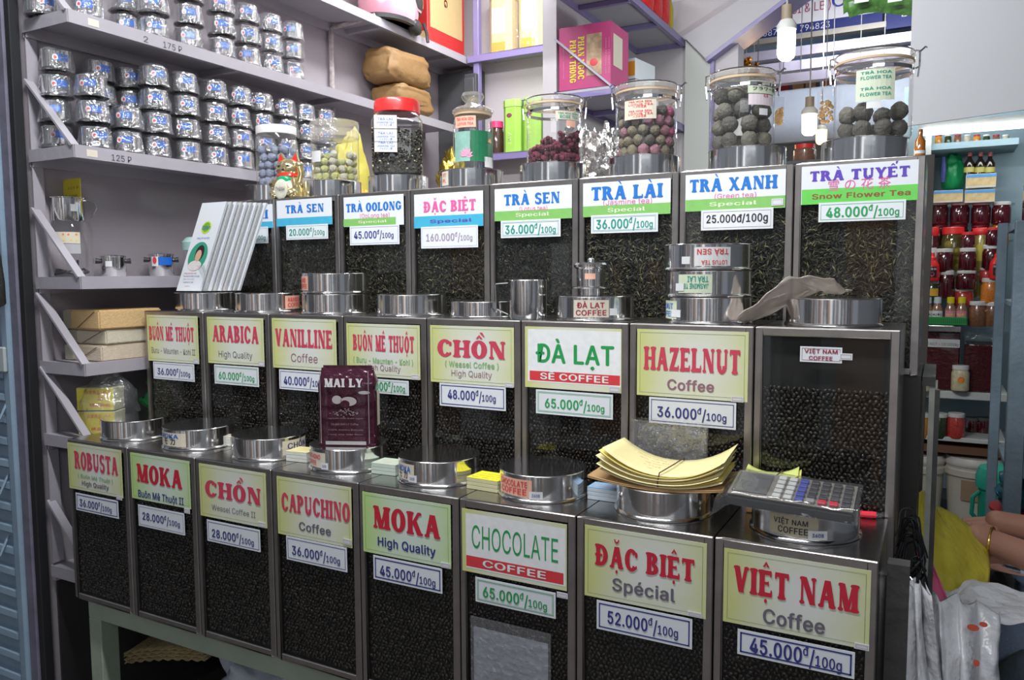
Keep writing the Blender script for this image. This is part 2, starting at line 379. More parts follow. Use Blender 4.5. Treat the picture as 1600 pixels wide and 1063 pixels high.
# unseen light and dark boxes behind the viewer, added for reflections in the steel
mbk = MB()
dk = M('reflector_dark', (.04, .04, .045), .6); lt = M('reflector_light', (.80, .81, .83), .6); wm = M('reflector_warm', (.35, .20, .12), .6)
x = -9
for i in range(46):
    ww = U(.12, .5); mbk.use([dk, lt, dk, wm, lt][i % 5]).box(x, x + ww, -4.4 + U(-.05, .05), -4.3, 0, U(1.2, 2.8)); x += ww + U(.02, .15)
struct('wall_reflector', mbk)
LZ = [2.545, 2.22, 1.885, 1.549, 1.322, 1.122, .752]; TH = .03
LY1 = [2.10, 1.90, 1.90, 2.0, 1.0, .6, .6]
cab = thing('wall_shelf_unit', 'grey lilac painted wall shelving along the left wall holding coffee filters', 'shelf', (0, .066, 0))
for i, (z, y1) in enumerate(zip(LZ, LY1)):
    y0 = .066 if i else .30
    MB().box(-.205, -.012, y0 - .066, y1 - .066, z - .012, z).build('shelf_board', lilac, cab)
    mb = MB().box(-.020, -.010, y0 - .066, y1 - .066, z - TH, z + .003)
    mb.box(-.205, -.012, y0 - .069, y0 - .0665, z - TH, z + .002)
    mb.box(-.205, -.190, y0 - .066, y1 - .066, z - TH - .012, z - .012)
    y = y0 + .55
    while y < y1: mb.box(-.19, -.02, y - .066, y - .046, z - TH, z - .012); y += .5
    mb.build('shelf_edge', lilac, cab)
for i in (1, 2, 3, 4, 5, 6):
    z = LZ[i]; hgt = .185
    MB().beam((-.203, .004, z + hgt), (-.016, .004, z), .006, .022, up=(0, 1, 0)).build('diagonal_brace', lilac, cab)
MB().box(-.199, -.196, .0, .03, .76, 2.9).build('upright', lilac, cab)
# handwriting on the shelf edges
def shelf_text(txt, px0, px1, py, cap, z):
    a = at(px0, py, 'x', -.0098); b = at(px1, py, 'x', -.0098); mb = MB()
    v, f = sans(txt, .0); A = min(p[0] for p in v); B = max(p[0] for p in v)
    mb.add([(-.0095, a.y + (p[0] - A) / (B - A) * (b.y - a.y) - .066, z + p[1] / CAP * cap) for p in v], f)
    mb.build('handwritten_price', ink['black'], cab)
shelf_text('2', 224, 231, 55, .016, LZ[1] - .026); shelf_text('175 P', 255, 284, 70, .017, LZ[1] - .026); shelf_text('125 P', 174, 205, 240, .016, LZ[2] - .026)
for (px, z) in ((148, LZ[1]), (146, LZ[2])):
    a = at(px, 235 if z < 2 else 30, 'x', -.0095); MB().box(-.0098, -.0093, a.y - .085, a.y - .055, z - .024, z - .006).build('masking_tape', M('masking_tape', (.62, .56, .47), .6), cab)
# conduit on the wall
cnd = thing('wall_conduit', 'rust speckled painted pipe running down the lilac wall beside the top shelf', 'pipe', (-.19, 1.12, 2.0))
p0 = at(517, 45, 'x', -.19); MB().tube([(0, p0.y - 1.12, -.05), (0, p0.y - 1.12, p0.z - 2.0), (.05, p0.y - 1.10, p0.z - 1.985), (.17, p0.y - 1.06, p0.z - 1.96)], .011, 8).build('pipe', M('chipped_paint', (.42, .36, .36), .6, 0, .5, 60, .5, 80), cnd, SM)
# dark cupboard in the far corner behind the shelves
db_ = M('dark_board', (.06, .06, .065), .5)
ob = thing('corner_cupboard', 'dark grey wooden cupboard panel in the far left corner behind the paper bags', 'cupboard', (.0, 1.96, 0))
MB().box(-.003, .06, -.02, .005, 1.2, 2.46).build('carcass', db_, ob, bevel=.004)
MB().box(.0, .055, -.03, -.02, 1.8, 2.12).build('door_panel', M('dark_board_b', (.075, .075, .08), .45), ob, bevel=.004)
MB().box(.02, .03, -.04, -.03, 2.0, 2.06).build('latch', db_, ob, bevel=.002)
MB().box(.0, .055, -.03, -.02, 2.15, 2.44).build('door_panel', MATS['dark_board_b'], ob, bevel=.004)

struct('trim_7', MB().box(-.2, .02, 2.03, 2.09, 0, 2.50), M('dark_corner', (.07, .07, .075), .6))
# back shelf unit (purple)
X1 = at(868, 75, 'y', 1.98).x
pu = thing('purple_shelf_unit', 'purple edged steel shelf unit against the back wall holding boxed teas', 'shelf', (.05, 1.98, 0))
zs = [at(728, 88, 'y', 1.96).z, at(770, 240, 'y', 1.96).z]
xa = at(728, 88, 'y', 1.96).x - .05; xb = X1 - .05
MB().box(xa + .025, xa + .055, 0, .03, 1.0, 3.2).build('upright', purple, pu, bevel=.003)
for z in zs:
    MB().box(xa, xb, 0, .12, z - .008, z).build('shelf_board', M('shelf_grey', (.36, .35, .39), .5), pu)
    m = MB().box(xa, xb, -.012, 0, z - .03, z + .002); m.box(xb, xb + .012, -.012, .12, z - .03, z + .002); m.build('shelf_edge', purple, pu, bevel=.002)
# partition wall with its own shelves on the right of it
PY = 1.22; PX = .80; BY2 = 2.0
struct('wall_partition', MB().box(PX - .05, PX, PY, 2.10, 0, 3.25), back_w)
struct('wall_rear', MB().box(PX, 1.215, BY2, BY2 + .1, 0, 3.25), back_w)
ps = thing('purple_wall_shelf', 'purple framed steel shelves fixed to the middle partition, one with a magenta box', 'shelf', (PX, PY, 0))
zt = at(1068, 65, 'y', BY2).z; zb_ = at(955, 134, 'x', 1.0).z; yb_ = at(955, 134, 'x', 1.0).y - PY
print('partition shelves', zt, zb_, yb_ + PY)
for z, y0, y1 in ((zt, -.45, BY2 - PY - .01), (zb_, yb_, BY2 - PY - .01)):
    MB().box(.01, .195, y0, y1, z - .008, z).build('shelf_board', M('shelf_pale', (.45, .44, .48), .5), ps)
    m = MB().box(.195, .207, y0, y1, z - .026, z + .002).box(.0, .012, y0, y1, z - .026, z + .002).box(0, .207, y0, y0 + .012, z - .026, z + .002).box(0, .207, y1 - .012, y1, z - .026, z + .002)
    yy = y0 + .3
    while yy < y1 - .1: m.box(.012, .195, yy, yy + .02, z - .026, z - .009); yy += .3
    m.build('shelf_frame', purple, ps, bevel=.0015)
MB().beam((.004, yb_ + .004, zb_ + .17), (.2, yb_ + .004, zb_), .006, .02, up=(0, 1, 0)).build('diagonal_brace', M('brace_paint', (.45, .42, .52), .4), ps)
# pillar and chamfered opening
ppaint = M('pillar_paint', (.58, .59, .55), .5, 0, .08, 4); beam_p = M('beam_paint', (.52, .50, .53), .5, 0, .08, 4)
YO = 1.98
a = at(1071, 62, 'y', YO); b = at(1110, 95, 'y', YO)
struct('trim_1', MB().box(a.x + .0, b.x + .0, YO, YO + .12, 0, a.z), ppaint)
struct('trim_2', MB().box(b.x, b.x + .015, YO - .004, YO + .124, 0, b.z + .01), purple)
o1 = at(1071, 60, 'y', YO); o2 = at(1163, 0, 'y', YO); i1 = at(1106, 95, 'y', YO); i2 = at(1200, 24, 'y', YO)
d1 = (o2 - o1); d2 = (i2 - i1); o3 = o1 + d1 * 2.4; i3 = i1 + d2 * 2.4
mb = MB()
for y in (YO - .03,):
    mb.add([(p.x, yy, p.z) for yy in (YO - .03, YO + .12) for p in (o1, o3, i3, i1)], [(0, 1, 2, 3), (7, 6, 5, 4), (0, 4, 5, 1), (2, 6, 7, 3), (1, 5, 6, 2), (3, 7, 4, 0)])
struct('trim_3', mb, beam_p)
mb = MB().beam((i1.x, YO + .045, i1.z - .004), (i3.x, YO + .045, i3.z - .004), .155, .016, up=(0, 0, 1))
struct('trim_4', mb, purple)
# wall above the chamfer
struct('wall_above', MB().add([(p[0], yy, p[1]) for yy in (YO + .035, YO + .115) for p in ((o1.x, o1.z), (o3.x, o3.z), (o3.x, 4.2), (o1.x, 4.2))], [(0, 1, 2, 3), (7, 6, 5, 4), (0, 4, 5, 1), (1, 5, 6, 2), (3, 7, 4, 0)]), lilac_w)
# neighbouring stall shell
struct('wall_neighbour', MB().box(.9, 4.6, 5.2, 5.3, 0, 3.25), M('neighbour_wall', (.45, .55, .68), .6, 0, .1, 2))
struct('wall_right', MB().box(4.6, 4.7, -1.0, 5.3, 0, 3.25), M('right_wall', (.30, .32, .35), .6, 0, .1, 2))

# ------------------------------------------------------------------ shutter on the far left
sh_blue = M('shutter_blue_paint', (.24, .33, .42), .38, 0, .22, 9, .15, 25)
sh_grey = M('shutter_post_grey', (.15, .14, .19), .5, 0, .5, 12, .2, 30)
sy = .052
sh = thing('folding_shutter', 'pale blue painted metal folding shutter leaf at the left edge of the stall', 'shutter', (-.75, sy, 0))
MB().box(0, .44, -.012, 0, 0, 2.9).build('panel', sh_blue, sh)
zt_ = at(5, 575, 'y', sy).z
z = zt_; k = 0
while z > .05:
    a = []
    for (dz, dy) in ((0, 0), (-.006, -.016), (-.022, -.018), (-.03, -.004), (-.034, 0)): a.append((dz, dy))
    mb = MB(); vs = [(xx, -.012 + dy, z + dz) for xx in (0, .44) for dz, dy in a]; n = len(a)
    mb.add(vs, [(i, i + 1, n + i + 1, n + i) for i in range(n - 1)] + [tuple(range(n))[::-1], tuple(range(n, 2 * n))]).build('slat_rib', sh_blue, sh, smooth=math.radians(50)); z -= .062
xr = at(45, 560, 'y', sy).x + .75
MB().box(.44, .475, -.03, .0, 0, 2.95).build('edge_channel', sh_blue, sh, bevel=.006)
MB().box(.475, xr - .003, -.02, .0, 0, 2.95).build('post', sh_grey, sh, bevel=.003)
MB().box(xr - .003, xr + .02, -.014, .012, 0, 2.95).build('rubber_seal', M('black_rubber', (.012, .012, .014), .6), sh, bevel=.002)
hx = at(26, 430, 'y', sy); hz = hx.z
MB().tube([(hx.x + .745, -.05, hz + .075), (hx.x + .77, -.065, hz + .05), (hx.x + .768, -.06, hz - .02), (hx.x + .755, -.05, hz - .075), (hx.x + .735, -.045, hz - .08)], [.008, .014, .016, .014, .008], 8).build('latch_handle', M('chipped_black', (.03, .03, .03), .45, 0, .8, 50, .3, 60), sh, SM)
lp = at(20, 560, 'y', sy)
MB().box(lp.x + .70, lp.x + .78, -.04, -.03, lp.z - .035, lp.z + .035).build('hinge_plate', M('hinge_paint', (.42, .46, .47), .45), sh, bevel=.004)
for py in (650, 765, 860):
    q = at(26, py, 'y', sy)
    MB().tube([(q.x + .752, -.02, q.z + .05), (q.x + .752, -.045, q.z + .0), (q.x + .74, -.06, q.z - .02), (q.x + .72, -.062, q.z - .022), (q.x + .708, -.058, q.z - .008)], .0035, 6).build('hook', sh_blue, sh, SM)

# ------------------------------------------------------------------ tins
PITCH = .235; W = .2325; D = .2245; H = .414; ROWS = [(0., 0., 1.14), (.009, .2304, 1.4558), (.0317, .4736, 1.7684)]
def bean_mesh(seed, w, h, mat, sz=.0052):
    random.seed(seed); mb = MB(); dx = .0082; dz = .0068; r = 0; z = .004
    while z < h - .004:
        x = .004 + (dx / 2 if r % 2 else 0)
        while x < w - .003:
            T = Euler((U(-.9, .9), U(-3, 3), U(-.9, .9))).to_matrix().to_4x4()
            mb.ball((x + U(-.0012, .0012), U(-.0015, .0035), z + U(-.001, .001)), sz * U(.9, 1.1), sz * .55, sz * .68, 6, 4, T)
            x += dx
        z += dz; r += 1
    mb.use(mat); mb.m = [0] * len(mb.f); return mb.mesh('coffee_beans', math.radians(80))
WW = W - .028; WH = H - .032
bm1 = bean_mesh(1, WW, WH, beanm); bm2 = bean_mesh(2, WW, WH, beanm2); bm_short = bean_mesh(3, WW, WH - .085, beanm2, .0056)
def tea_mesh(seed, weights, big=1.):
    random.seed(seed); mb = MB()
    for m in tea_ms: mb.use(m)
    for k in range(5200):
        mb.use(random.choices(tea_ms, weights)[0])
        L = U(.003, .0085) * big; t = U(.0005, .0011) * big; c = Vector((U(.002, WW - .002), U(-.002, .004), U(.002, WH - .002)))
        T = Matrix.Translation(c) @ Euler((U(-.6, .6), U(-3, 3), U(-.6, .6))).to_matrix().to_4x4()
        vs = [T @ Vector(v) for v in ((-L, 0, 0), (-L * .3, t, t), (L * .4, -t, t * 1.2), (L, 0, 0), (L * .2, t, -t), (-L * .3, -t, -t))]
        mb.add(vs, [(0, 2, 1), (0, 5, 2), (1, 2, 3), (1, 3, 4), (0, 1, 4), (0, 4, 5), (5, 4, 3), (2, 5, 3)])
    return mb.mesh('dried_tea')
tea1 = tea_mesh(4, (10, 4, 1)); tea2 = tea_mesh(5, (12, 5, 1.6), 1.25); tea3 = tea_mesh(6, (14, 2, .4), .9)
def shell():
    mb = MB(); t = .0015
    mb.box(0, W, .004, D, H - t, H).box(0, W, .004, D, 0, t).box(0, t, .004, D, t, H - t).box(W - t, W, .004, D, t, H - t).box(t, W - t, D - t, D, t, H - t)
    return mb.mesh('body')
def frame_mesh():
    b = .013; mb = MB().box(0, b, 0, .006, 0, H).box(W - b, W, 0, .006, 0, H).box(b, W - b, 0, .006, H - b - .002, H).box(b, W - b, 0, .006, 0, b)
    return mb.mesh('front_frame', bevel=.0016)
body_me = shell(); body_me.materials.append(steel); frame_me = frame_mesh(); frame_me.materials.append(frame_st)
inn = MB().box(.004, W - .004, .014, .02, .004, H - .004); inner_me = inn.mesh('inner_back'); inner_me.materials.append(dark_in)
gl_me = MB().box(.011, W - .011, .0025, .0045, .011, H - .011).mesh('glass_pane'); gl_me.materials.append(glassm)
def card_rect(mb, x0, x1, z0, z1, y, ins, wd):
    """thin printed outline inside a card"""
    a, b, c, d = x0 + ins, x1 - ins, z0 + ins, z1 - ins
    for q in ((a, b, c, c + wd), (a, b, d - wd, d), (a, a + wd, c, d), (b - wd, b, c, d)): mb.quad((q[0], y, q[2]), (q[1], y, q[2]), (q[1], y, q[3]), (q[0], y, q[3]))
KIND = ['front', 'middle', 'top']
def tin(row, i, what, cards, contents, label):
    ox, oy, zt = ROWS[row]; x = ox + PITCH * i; o = Vector((x, oy, zt - H))
    t = thing('display_tin', label, 'tin', o, group='%s row of glass fronted tins' % KIND[row])
    link('body', body_me, t); link('front_frame', frame_me, t); link('inner_back', inner_me, t)
    c = link('coffee_beans' if row < 2 else 'dried_tea', contents, t, (.014, .0088, .016)); c['kind'] = 'stuff'
    link('glass_pane', gl_me, t)
    yf = 0.0
    for (kind, tl, br, mat, bits) in cards:
        a = at(*tl, 'y', oy) - o; b = at(*br, 'y', oy) - o
        x0, x1, z0, z1 = a.x, b.x, b.z, a.z
        x0 = max(x0, .001); x1 = min(x1, W - .001)
        yy = -.0010 if kind == 'sign_card' else (-.0018 if kind != 'price_sticker' else -.0026)
        cardo = MB().box(x0, x1, yy, yy + .0007, z0, z1).build(kind, mat, t)
        by = {}
        for bit in bits:
            k = bit[0]
            if k == 'line': mbb = by.setdefault(bit[1], MB()); card_rect(mbb, x0, x1, z0, z1, yy - .00025, bit[2], bit[3])
            elif k == 'rect':
                pa = at(*bit[2], 'y', oy) - o; pb = at(*bit[3], 'y', oy) - o; mbb = by.setdefault(bit[1], MB()); e = .0001 if bit[1] != 'white' else 0
                mbb.quad((pa.x, yy - .0002 - e, pb.z), (pb.x, yy - .0002 - e, pb.z), (pb.x, yy - .0002 - e, pa.z), (pa.x, yy - .0002 - e, pa.z))
            else:
                style, col, txt, l, r, cap = bit; pl = at(*l, 'y', oy) - o; pr = at(*r, 'y', oy) - o
                s = mpp((pl + pr) / 2 + o); mbb = by.setdefault(col + '_t', MB())
                text_into(mbb, txt, pl.x, pr.x, (pl.z + pr.z) / 2, cap * s, yy - .0005, 'sans' if style == 'bold' else style, .022 if style == 'bold' else .004)
        for col, mbb in by.items(): mbb.build('lettering' if col.endswith('_t') else 'printed_area', ink[col.replace('_t', '')], cardo)
    return t
def PR(txt, tl, br, l, r, cap, col='navy', bw=.0012, mat=None, dbl=False):
    bits = [('line', col, .004, bw), ('price', col, txt, l, r, cap)]
    if dbl: bits.insert(0, ('line', col, .0062, .0006))
    return ('price_card', tl, br, mat or cardW, bits)
def ST(x, y, wd=19, h=13): return ('price_sticker', (x, y), (x + wd, y + h), cardW2, [('line', 'lilac', .002, .0006)])
Yl = ('line', 'grid', .006, .0005)
T1 = [
 ('ROBUSTA', [('sign_card', (104.8, 691), (193, 779), cardY, [Yl, ('fat', 'rose', 'ROBUSTA', (117.5, 733.5), (185.5, 741.5), 28), ('bold', 'ltgreen', '( Buôn Mê Thuột )', (123, 748), (177, 753.5), 6), ('bold', 'grey', 'High Quality', (129, 759), (171, 765.5), 7.5)]),
   PR('36.000', (119, 769.5), (186.5, 811), (126, 790), (176, 801.5), 11, 'navy', .002), ST(183, 774, 9, 8)]),
 ('MOKA in the second place', [('sign_card', (203.8, 707), (299, 796), cardG, [Yl, ('fat', 'red', 'MOKA', (215, 752), (286, 765), 29), ('bold', 'navy', 'Buôn Mê Thuột II', (217, 775.5), (288, 790), 11)]),
   PR('28.000', (216.5, 788), (290, 837), (224, 811), (282.5, 824), 11.5, 'navy', .0008), ST(289, 794, 9, 9)]),
 ('CHỒN Weasel Coffee II', [('sign_card', (311, 724), (418, 826), cardY, [Yl, ('fat', 'rose', 'CHỒN', (321.6, 775), (409, 790), 26), ('sans', 'grey', 'Weasel Coffee II', (332, 797), (400, 809), 9)]),
   PR('28.000', (324, 811.5), (408, 863), (332.5, 838), (398, 853), 12.5), ST(405, 815, 11, 10)]),
 ('CAPUCHINO', [('sign_card', (432.5, 744), (551, 857), cardY, [Yl, ('fat', 'rose', 'CAPUCHINO', (441, 799), (548, 815), 29), ('bold', 'grey', 'Coffee', (468, 828), (518, 837.5), 13)]),
   PR('36.000', (448, 837), (543.5, 894.5), (457.5, 865), (532.5, 883), 14), ST(537, 841, 13, 11)]),
 ('MOKA High Quality', [('sign_card', (566.5, 768), (705.5, 889), cardG, [Yl, ('fat', 'red', 'MOKA', (584, 824), (689, 843), 36), ('bold', 'navy', 'High Quality', (591, 852.5), (681.5, 869), 14)]),
   PR('45.000', (584, 867), (692, 928), (594.7, 898), (681.5, 917), 16, 'navy', .0025), ST(690, 878, 15, 11)]),
 ('CHOCOLATE', [('sign_card', (722, 794), (886, 924), cardY, [('rect', 'white', (728, 801), (884, 917)), ('rect', 'band', (729, 867), (881, 914)), ('sans', 'green', 'CHOCOLATE', (738, 857), (872.5, 878), 37), ('bold', 'white', 'COFFEE', (755, 885.5), (853.7, 905), 11)]),
   PR('65.000', (743.5, 901), (868.8, 967), (755.5, 932), (855.5, 954), 17, 'green', .001, None, True), ST(871, 924, 17, 12)]),
 ('ĐẶC BIỆT Spécial', [('sign_card', (914, 820), (1103, 968), cardY, [Yl, ('fat', 'red', 'ĐẶC BIỆT', (929.7, 883), (1085.4, 909), 35), ('bold', 'grey', 'Spécial', (957, 922), (1055.3, 941), 20)]),
   PR('52.000', (933, 937), (1081.6, 1014.8), (950, 973), (1060, 997), 20, 'navy', .0022), ST(1075, 954, 22, 12)]),
 ('VIỆT NAM Coffee', [('sign_card', (1131.7, 856), (1357.5, 1016), cardY, [Yl, ('fat', 'red', 'VIỆT NAM', (1146, 925), (1342.7, 957), 43), ('bold', 'grey', 'Coffee', (1192, 976), (1289, 988), 23)]),
   PR('45.000', (1153, 982), (1335, 1061), (1171.7, 1018), (1315.6, 1049), 24, 'navy', .0025), ST(1335, 1003, 23, 14)])]
T2 = [
 ('BUÔN MÊ THUỘT leftmost', [('sign_card', (229.5, 492), (311.6, 569), cardY, [Yl, ('fat', 'rose', 'BUÔN MÊ THUỘT', (234, 532), (304, 533.5), 22), ('sans', 'grey', 'Buru - Maunten - Kohi II', (237.8, 551.5), (305.8, 555.5), 9)]),
   PR('36.000', (240, 565), (305, 597), (247.3, 583.5), (298.4, 590.5), 10, 'navy', .0008), ST(303, 561, 9, 8)]),
 ('ARABICA', [('sign_card', (323.4, 495), (413.8, 573), cardY, [Yl, ('fat', 'rose', 'ARABICA', (333, 534), (405, 537), 26), ('sans', 'grey', 'High Quality', (342.5, 558.5), (395, 560.5), 10)]),
   PR('60.000', (335.4, 569.5), (405.5, 605), (343, 592), (398.5, 596), 11, 'green', .0008, None, True), ST(405, 564, 9, 9)]),
 ('VANILLINE', [('sign_card', (425, 497), (527, 581), cardY, [Yl, ('fat', 'rose', 'VANILLINE', (431, 541), (520, 545), 28), ('sans', 'mauve', 'Coffee', (455.6, 565.5), (497, 567.5), 13)]),
   PR('40.000', (436.8, 577), (514, 614), (444.5, 600), (507, 605.5), 12.5), ST(517, 573, 9, 9)]),
 ('BUÔN MÊ THUỘT behind the pack', [('sign_card', (541.4, 505), (657.3, 594), cardY, [Yl, ('fat', 'rose', 'BUÔN MÊ THUỘT', (552, 548), (647.8, 550.5), 25), ('bold', 'ltgreen', '( Buru - Maunten - Kohi )', (552.7, 567), (646, 570), 8.5), ('sans', 'mauve', 'High Quality', (571.5, 577.5), (626.5, 582), 9)]),
   PR('40.000', (562, 590), (639.5, 618.4), (570, 606), (634, 614.5), 12.5, 'green', .0006), ST(644, 585, 12, 9)]),
 ('CHỒN High Quality', [('sign_card', (672.3, 508), (803.7, 605.5), cardY, [Yl, ('fat', 'rose', 'CHỒN', (684, 558), (790.5, 560.5), 27), ('bold', 'ltgreen', '( Weasel Coffee )', (696, 573), (779.7, 577), 9), ('sans', 'mauve', 'High Quality', (706, 588), (769, 591.5), 10)]),
   PR('48.000', (687.4, 598), (791, 642.6), (700.4, 622), (775.5, 629), 14, 'navy', .002), ST(790, 597, 13, 9)]),
 ('ĐÀ LẠT', [('sign_card', (820.5, 510), (971, 615), cardY, [('rect', 'white', (825, 514), (970, 605)), ('rect', 'band', (828, 579), (969, 603)), ('bold', 'green', 'ĐÀ LẠT', (837.5, 566), (960, 571), 29), ('bold', 'white', 'SẼ COFFEE', (844.5, 593), (951.4, 598), 10)]),
   PR('65.000', (838, 608.3), (958, 656), (852, 636.5), (945, 644.5), 14.5, 'green', .0008, None, True), ST(952, 604, 17, 10)]),
 ('HAZELNUT', [('sign_card', (996, 514), (1168, 629), cardY, [Yl, ('fat', 'rose', 'HAZELNUT', (1005.7, 578), (1156.7, 584.5), 37), ('bold', 'mauve', 'Coffee', (1042.8, 609), (1116, 612.5), 16)]),
   PR('36.000', (1014.8, 620), (1150, 672), (1027.3, 649), (1135.4, 661), 16, 'navy', .0014), ST(1143, 619, 19, 10)]),
 ('VIỆT NAM in small letters', [('price_card', (1250.6, 541), (1315.6, 568), cardW, [('line', 'dkred', .003, .0006), ('bold', 'dkred', 'VIỆT NAM', (1257, 552), (1309, 552.5), 6), ('bold', 'dkred', 'COFFEE', (1264, 562.5), (1301, 563), 6)]), ST(1312, 552, 20, 11)])]
def TE(tl, br, main, mcol, ml, mr, mc, band, b1, b2, sub=None, sp=None, extra=()):
    bits = []
    if band: bits.append(('rect', band, b1, b2))
    bits.append(('fat', mcol, main, ml, mr, mc))
    if sub: bits.append(('sans', 'pink', *sub))
    if sp: bits.append(('bold', 'cream' if band == 'lime' else 'purple', *sp))
    bits += list(extra)
    return ('sign_card', tl, br, cardW, bits)
T3 = [
 ('TRÀ LÀI behind leaflets', [TE((343, 324), (427, 356), 'TRÀ LÀI', 'blue', (352, 345), (420, 341), 13, 'cyan', (343, 350), (427, 356)), PR('40.000', (356, 357), (420, 380), (362, 377), (416, 375), 10, 'teal', .0006)]),
 ('TRÀ SEN at 20.000', [TE((432.5, 314), (519.6, 350.5), 'TRÀ SEN', 'blue', (446.8, 333.6), (506.4, 331), 12.5, 'cyan', (432.5, 342), (519.6, 350.5)), PR('20.000', (447.6, 352.6), (513.4, 373), (453, 368.5), (508, 366.6), 10, 'teal', .0006)]),
 ('TRÀ OOLONG', [TE((537, 309), (631.5, 351), 'TRÀ OOLONG', 'blue', (541.4, 331.6), (627.8, 328), 13, 'lime', (537, 343), (619, 351), ('(OoLong tea)', (563, 341), (609, 339), 6.5), ('Special', (560, 349), (605, 347.5), 4)), PR('45.000', (547, 354), (624.8, 381.5), (554, 372.8), (615.7, 372), 11, 'navy', .0006)]),
 ('pink ĐẶC BIỆT', [TE((647.3, 304.5), (755.5, 353), 'ĐẶC BIỆT', 'pink', (662, 332.3), (744, 328.6), 17, 'cyan', (647.3, 339), (755.5, 353), None, ('Special', (672, 349), (738, 346), 5)), PR('160.000', (658.3, 355), (747.5, 386.5), (666.6, 376), (739, 376.4), 11, 'lilac', .0006)]),
 ('TRÀ SEN Lotus', [TE((773, 296), (893.8, 341), 'TRÀ SEN', 'blue', (788, 321.5), (875, 317), 17, 'lime', (773, 331), (893.8, 341), ('(Lotus tea)', (812, 330), (855.6, 328), 6.5), ('Special', (806, 339), (858.8, 336.6), 5.5)), PR('36.000', (783, 345.5), (876.3, 369.5), (790, 365.5), (868.8, 363.5), 13, 'teal', .0006, None, True)]),
 ('TRÀ LÀI Jasmine', [TE((911.4, 287), (1047.8, 334), 'TRÀ LÀI', 'blue', (924.4, 313.6), (1036.5, 308), 21, 'lime', (911.4, 323), (1047.8, 334), ('(Jasmine tea)', (943, 321), (1019, 317.3), 8), ('Special', (949.5, 331.6), (1008.5, 329), 6)), PR('36.000', (924, 337), (1028.3, 362), (932, 357.5), (1020.3, 355.6), 14, 'teal', .0006, None, True)]),
 ('TRÀ XANH Green', [TE((1071.6, 274), (1227, 324.5), 'TRÀ XANH', 'blue', (1078, 300.5), (1215.5, 294.5), 20, 'lime', (1071.6, 313), (1227, 324.5), ('(Green tea)', (1116.6, 311), (1181.7, 308.4), 8), ('Special', (1108.4, 322), (1183, 320), 6)), ('price_card', (1096, 329), (1208, 357), cardW2, [('line', 'black', .0045, .0005), ('bold', 'black', '25.000đ/100g', (1104, 348.5), (1200, 346), 12)]), ST(1206, 311, 18, 10)]),
 ('TRÀ TUYẾT Snow Flower', [TE((1253, 261), (1433.6, 312.5), 'TRÀ TUYẾT', 'purple', (1265.6, 284), (1421.5, 275.5), 16, 'brightgreen', (1253, 297), (1433.6, 312.5), ('雪 の 花 茶', (1294, 296.5), (1391.5, 293), 10), None, [('bold', 'brown', 'Snow Flower Tea', (1268.8, 310), (1422.8, 306.5), 8)]), PR('48.000', (1279.6, 317.5), (1414.8, 343), (1290.6, 339.5), (1405, 336.6), 15, 'green', .0008)])]
for r, (tab, what) in enumerate(((T1, 'coffee'), (T2, 'coffee'), (T3, 'tea'))):
    for i, (nm, cards) in enumerate(tab):
        cont = (bm1 if i % 2 else bm2) if r < 2 else [tea3, tea3, tea1, tea1, tea3, tea2, tea2, tea2][i]
        if r == 1 and i == 7: cont = bm_short
        lb = 'steel %s tin in the %s row signed %s' % (what, KIND[r], nm)
        t = tin(r, i, what, cards, cont, ' '.join(lb.split()[:16]))
        if r == 0 and i == 5:      # paper notice in a plastic sleeve
            o = Vector((ROWS[0][0] + PITCH * 5, 0, 1.14 - H)); a = at(741, 981, 'y', 0) - o; b = at(857, 1003, 'y', 0) - o
            MB().box(a.x, b.x, -.0022, -.0016, .02, (a.z + b.z) / 2).build('paper_notice', M('grey_paper', (.45, .47, .50), .6, 0, .10, 14), t)
            s = MB()
            for k in range(9): text_into(s, 'nguyên chất thơm ngon giá rẻ'[:22 - k % 3 * 5], a.x + .02, b.x - .02 - .01 * (k % 3), (a.z + b.z) / 2 - .02 - k * .012, .0035, -.0024)
            s.build('faint_lettering', M('faint_ink', (.33, .34, .37), .6), t)
            MB().box(a.x - .006, b.x + .006, -.0032, -.0028, .01, (a.z + b.z) / 2 + .02).build('plastic_sleeve', bagm, t)
# ------------------------------------------------------------------ stand below the tins
gp = M('pale_green_paint', (.30, .35, .27), .5, 0, .25, 8, .2, 30)
st = thing('display_table', 'pale green painted timber table carrying the front row of tins', 'table', (0, .02, 0))
MB().box(0.02, 1.90, 0, .03, .668, .725).build('front_rail', gp, st, bevel=.002)
MB().box(0.02, 1.90, .03, .99, .700, .725).build('table_top', gp, st, bevel=.002)
for x in (.02, 1.0, 1.85):
    for y in (0, .92): MB().box(x, x + .048, y + .0, y + .05, 0, .668 if y == 0 else .70).build('leg', gp, st, bevel=.002)
dkw = M('dark_stand_wood', (.04, .035, .03), .6, 0, .3, 10)
s2 = thing('tin_riser', 'dark stepped riser block hidden under the middle row of tins', 'riser', (0, .232, .7255))
MB().box(0, 1.89, 0, .235, 0, .316).build('block', dkw, s2)
s3 = thing('tin_riser', 'dark stepped riser block hidden under the top row of tins', 'riser', (.02, .476, .7255))
MB().box(0, 1.895, 0, .25, 0, .628).build('block', dkw, s3)
pst = thing('end_post', 'grey chipped steel post standing at the right end of the tins', 'post', (1.925, .30, 0))
chip = M('chipped_grey_paint', (.055, .053, .05), .5, 0, .5, 25, .2, 40)
MB().box(0, .016, 0, .02, 0, 1.02).build('upright', chip, pst)
MB().box(.014, .022, .05, .07, 0, 1.345).build('upright', chip, pst)
MB().box(.004, .018, .18, .20, 0, 1.345).build('upright', M('pale_post', (.34, .34, .30), .5, 0, .4, 30), pst)
MB().box(-.008, .014, .178, .42, 1.335, 1.353).build('ledge', chip, pst)
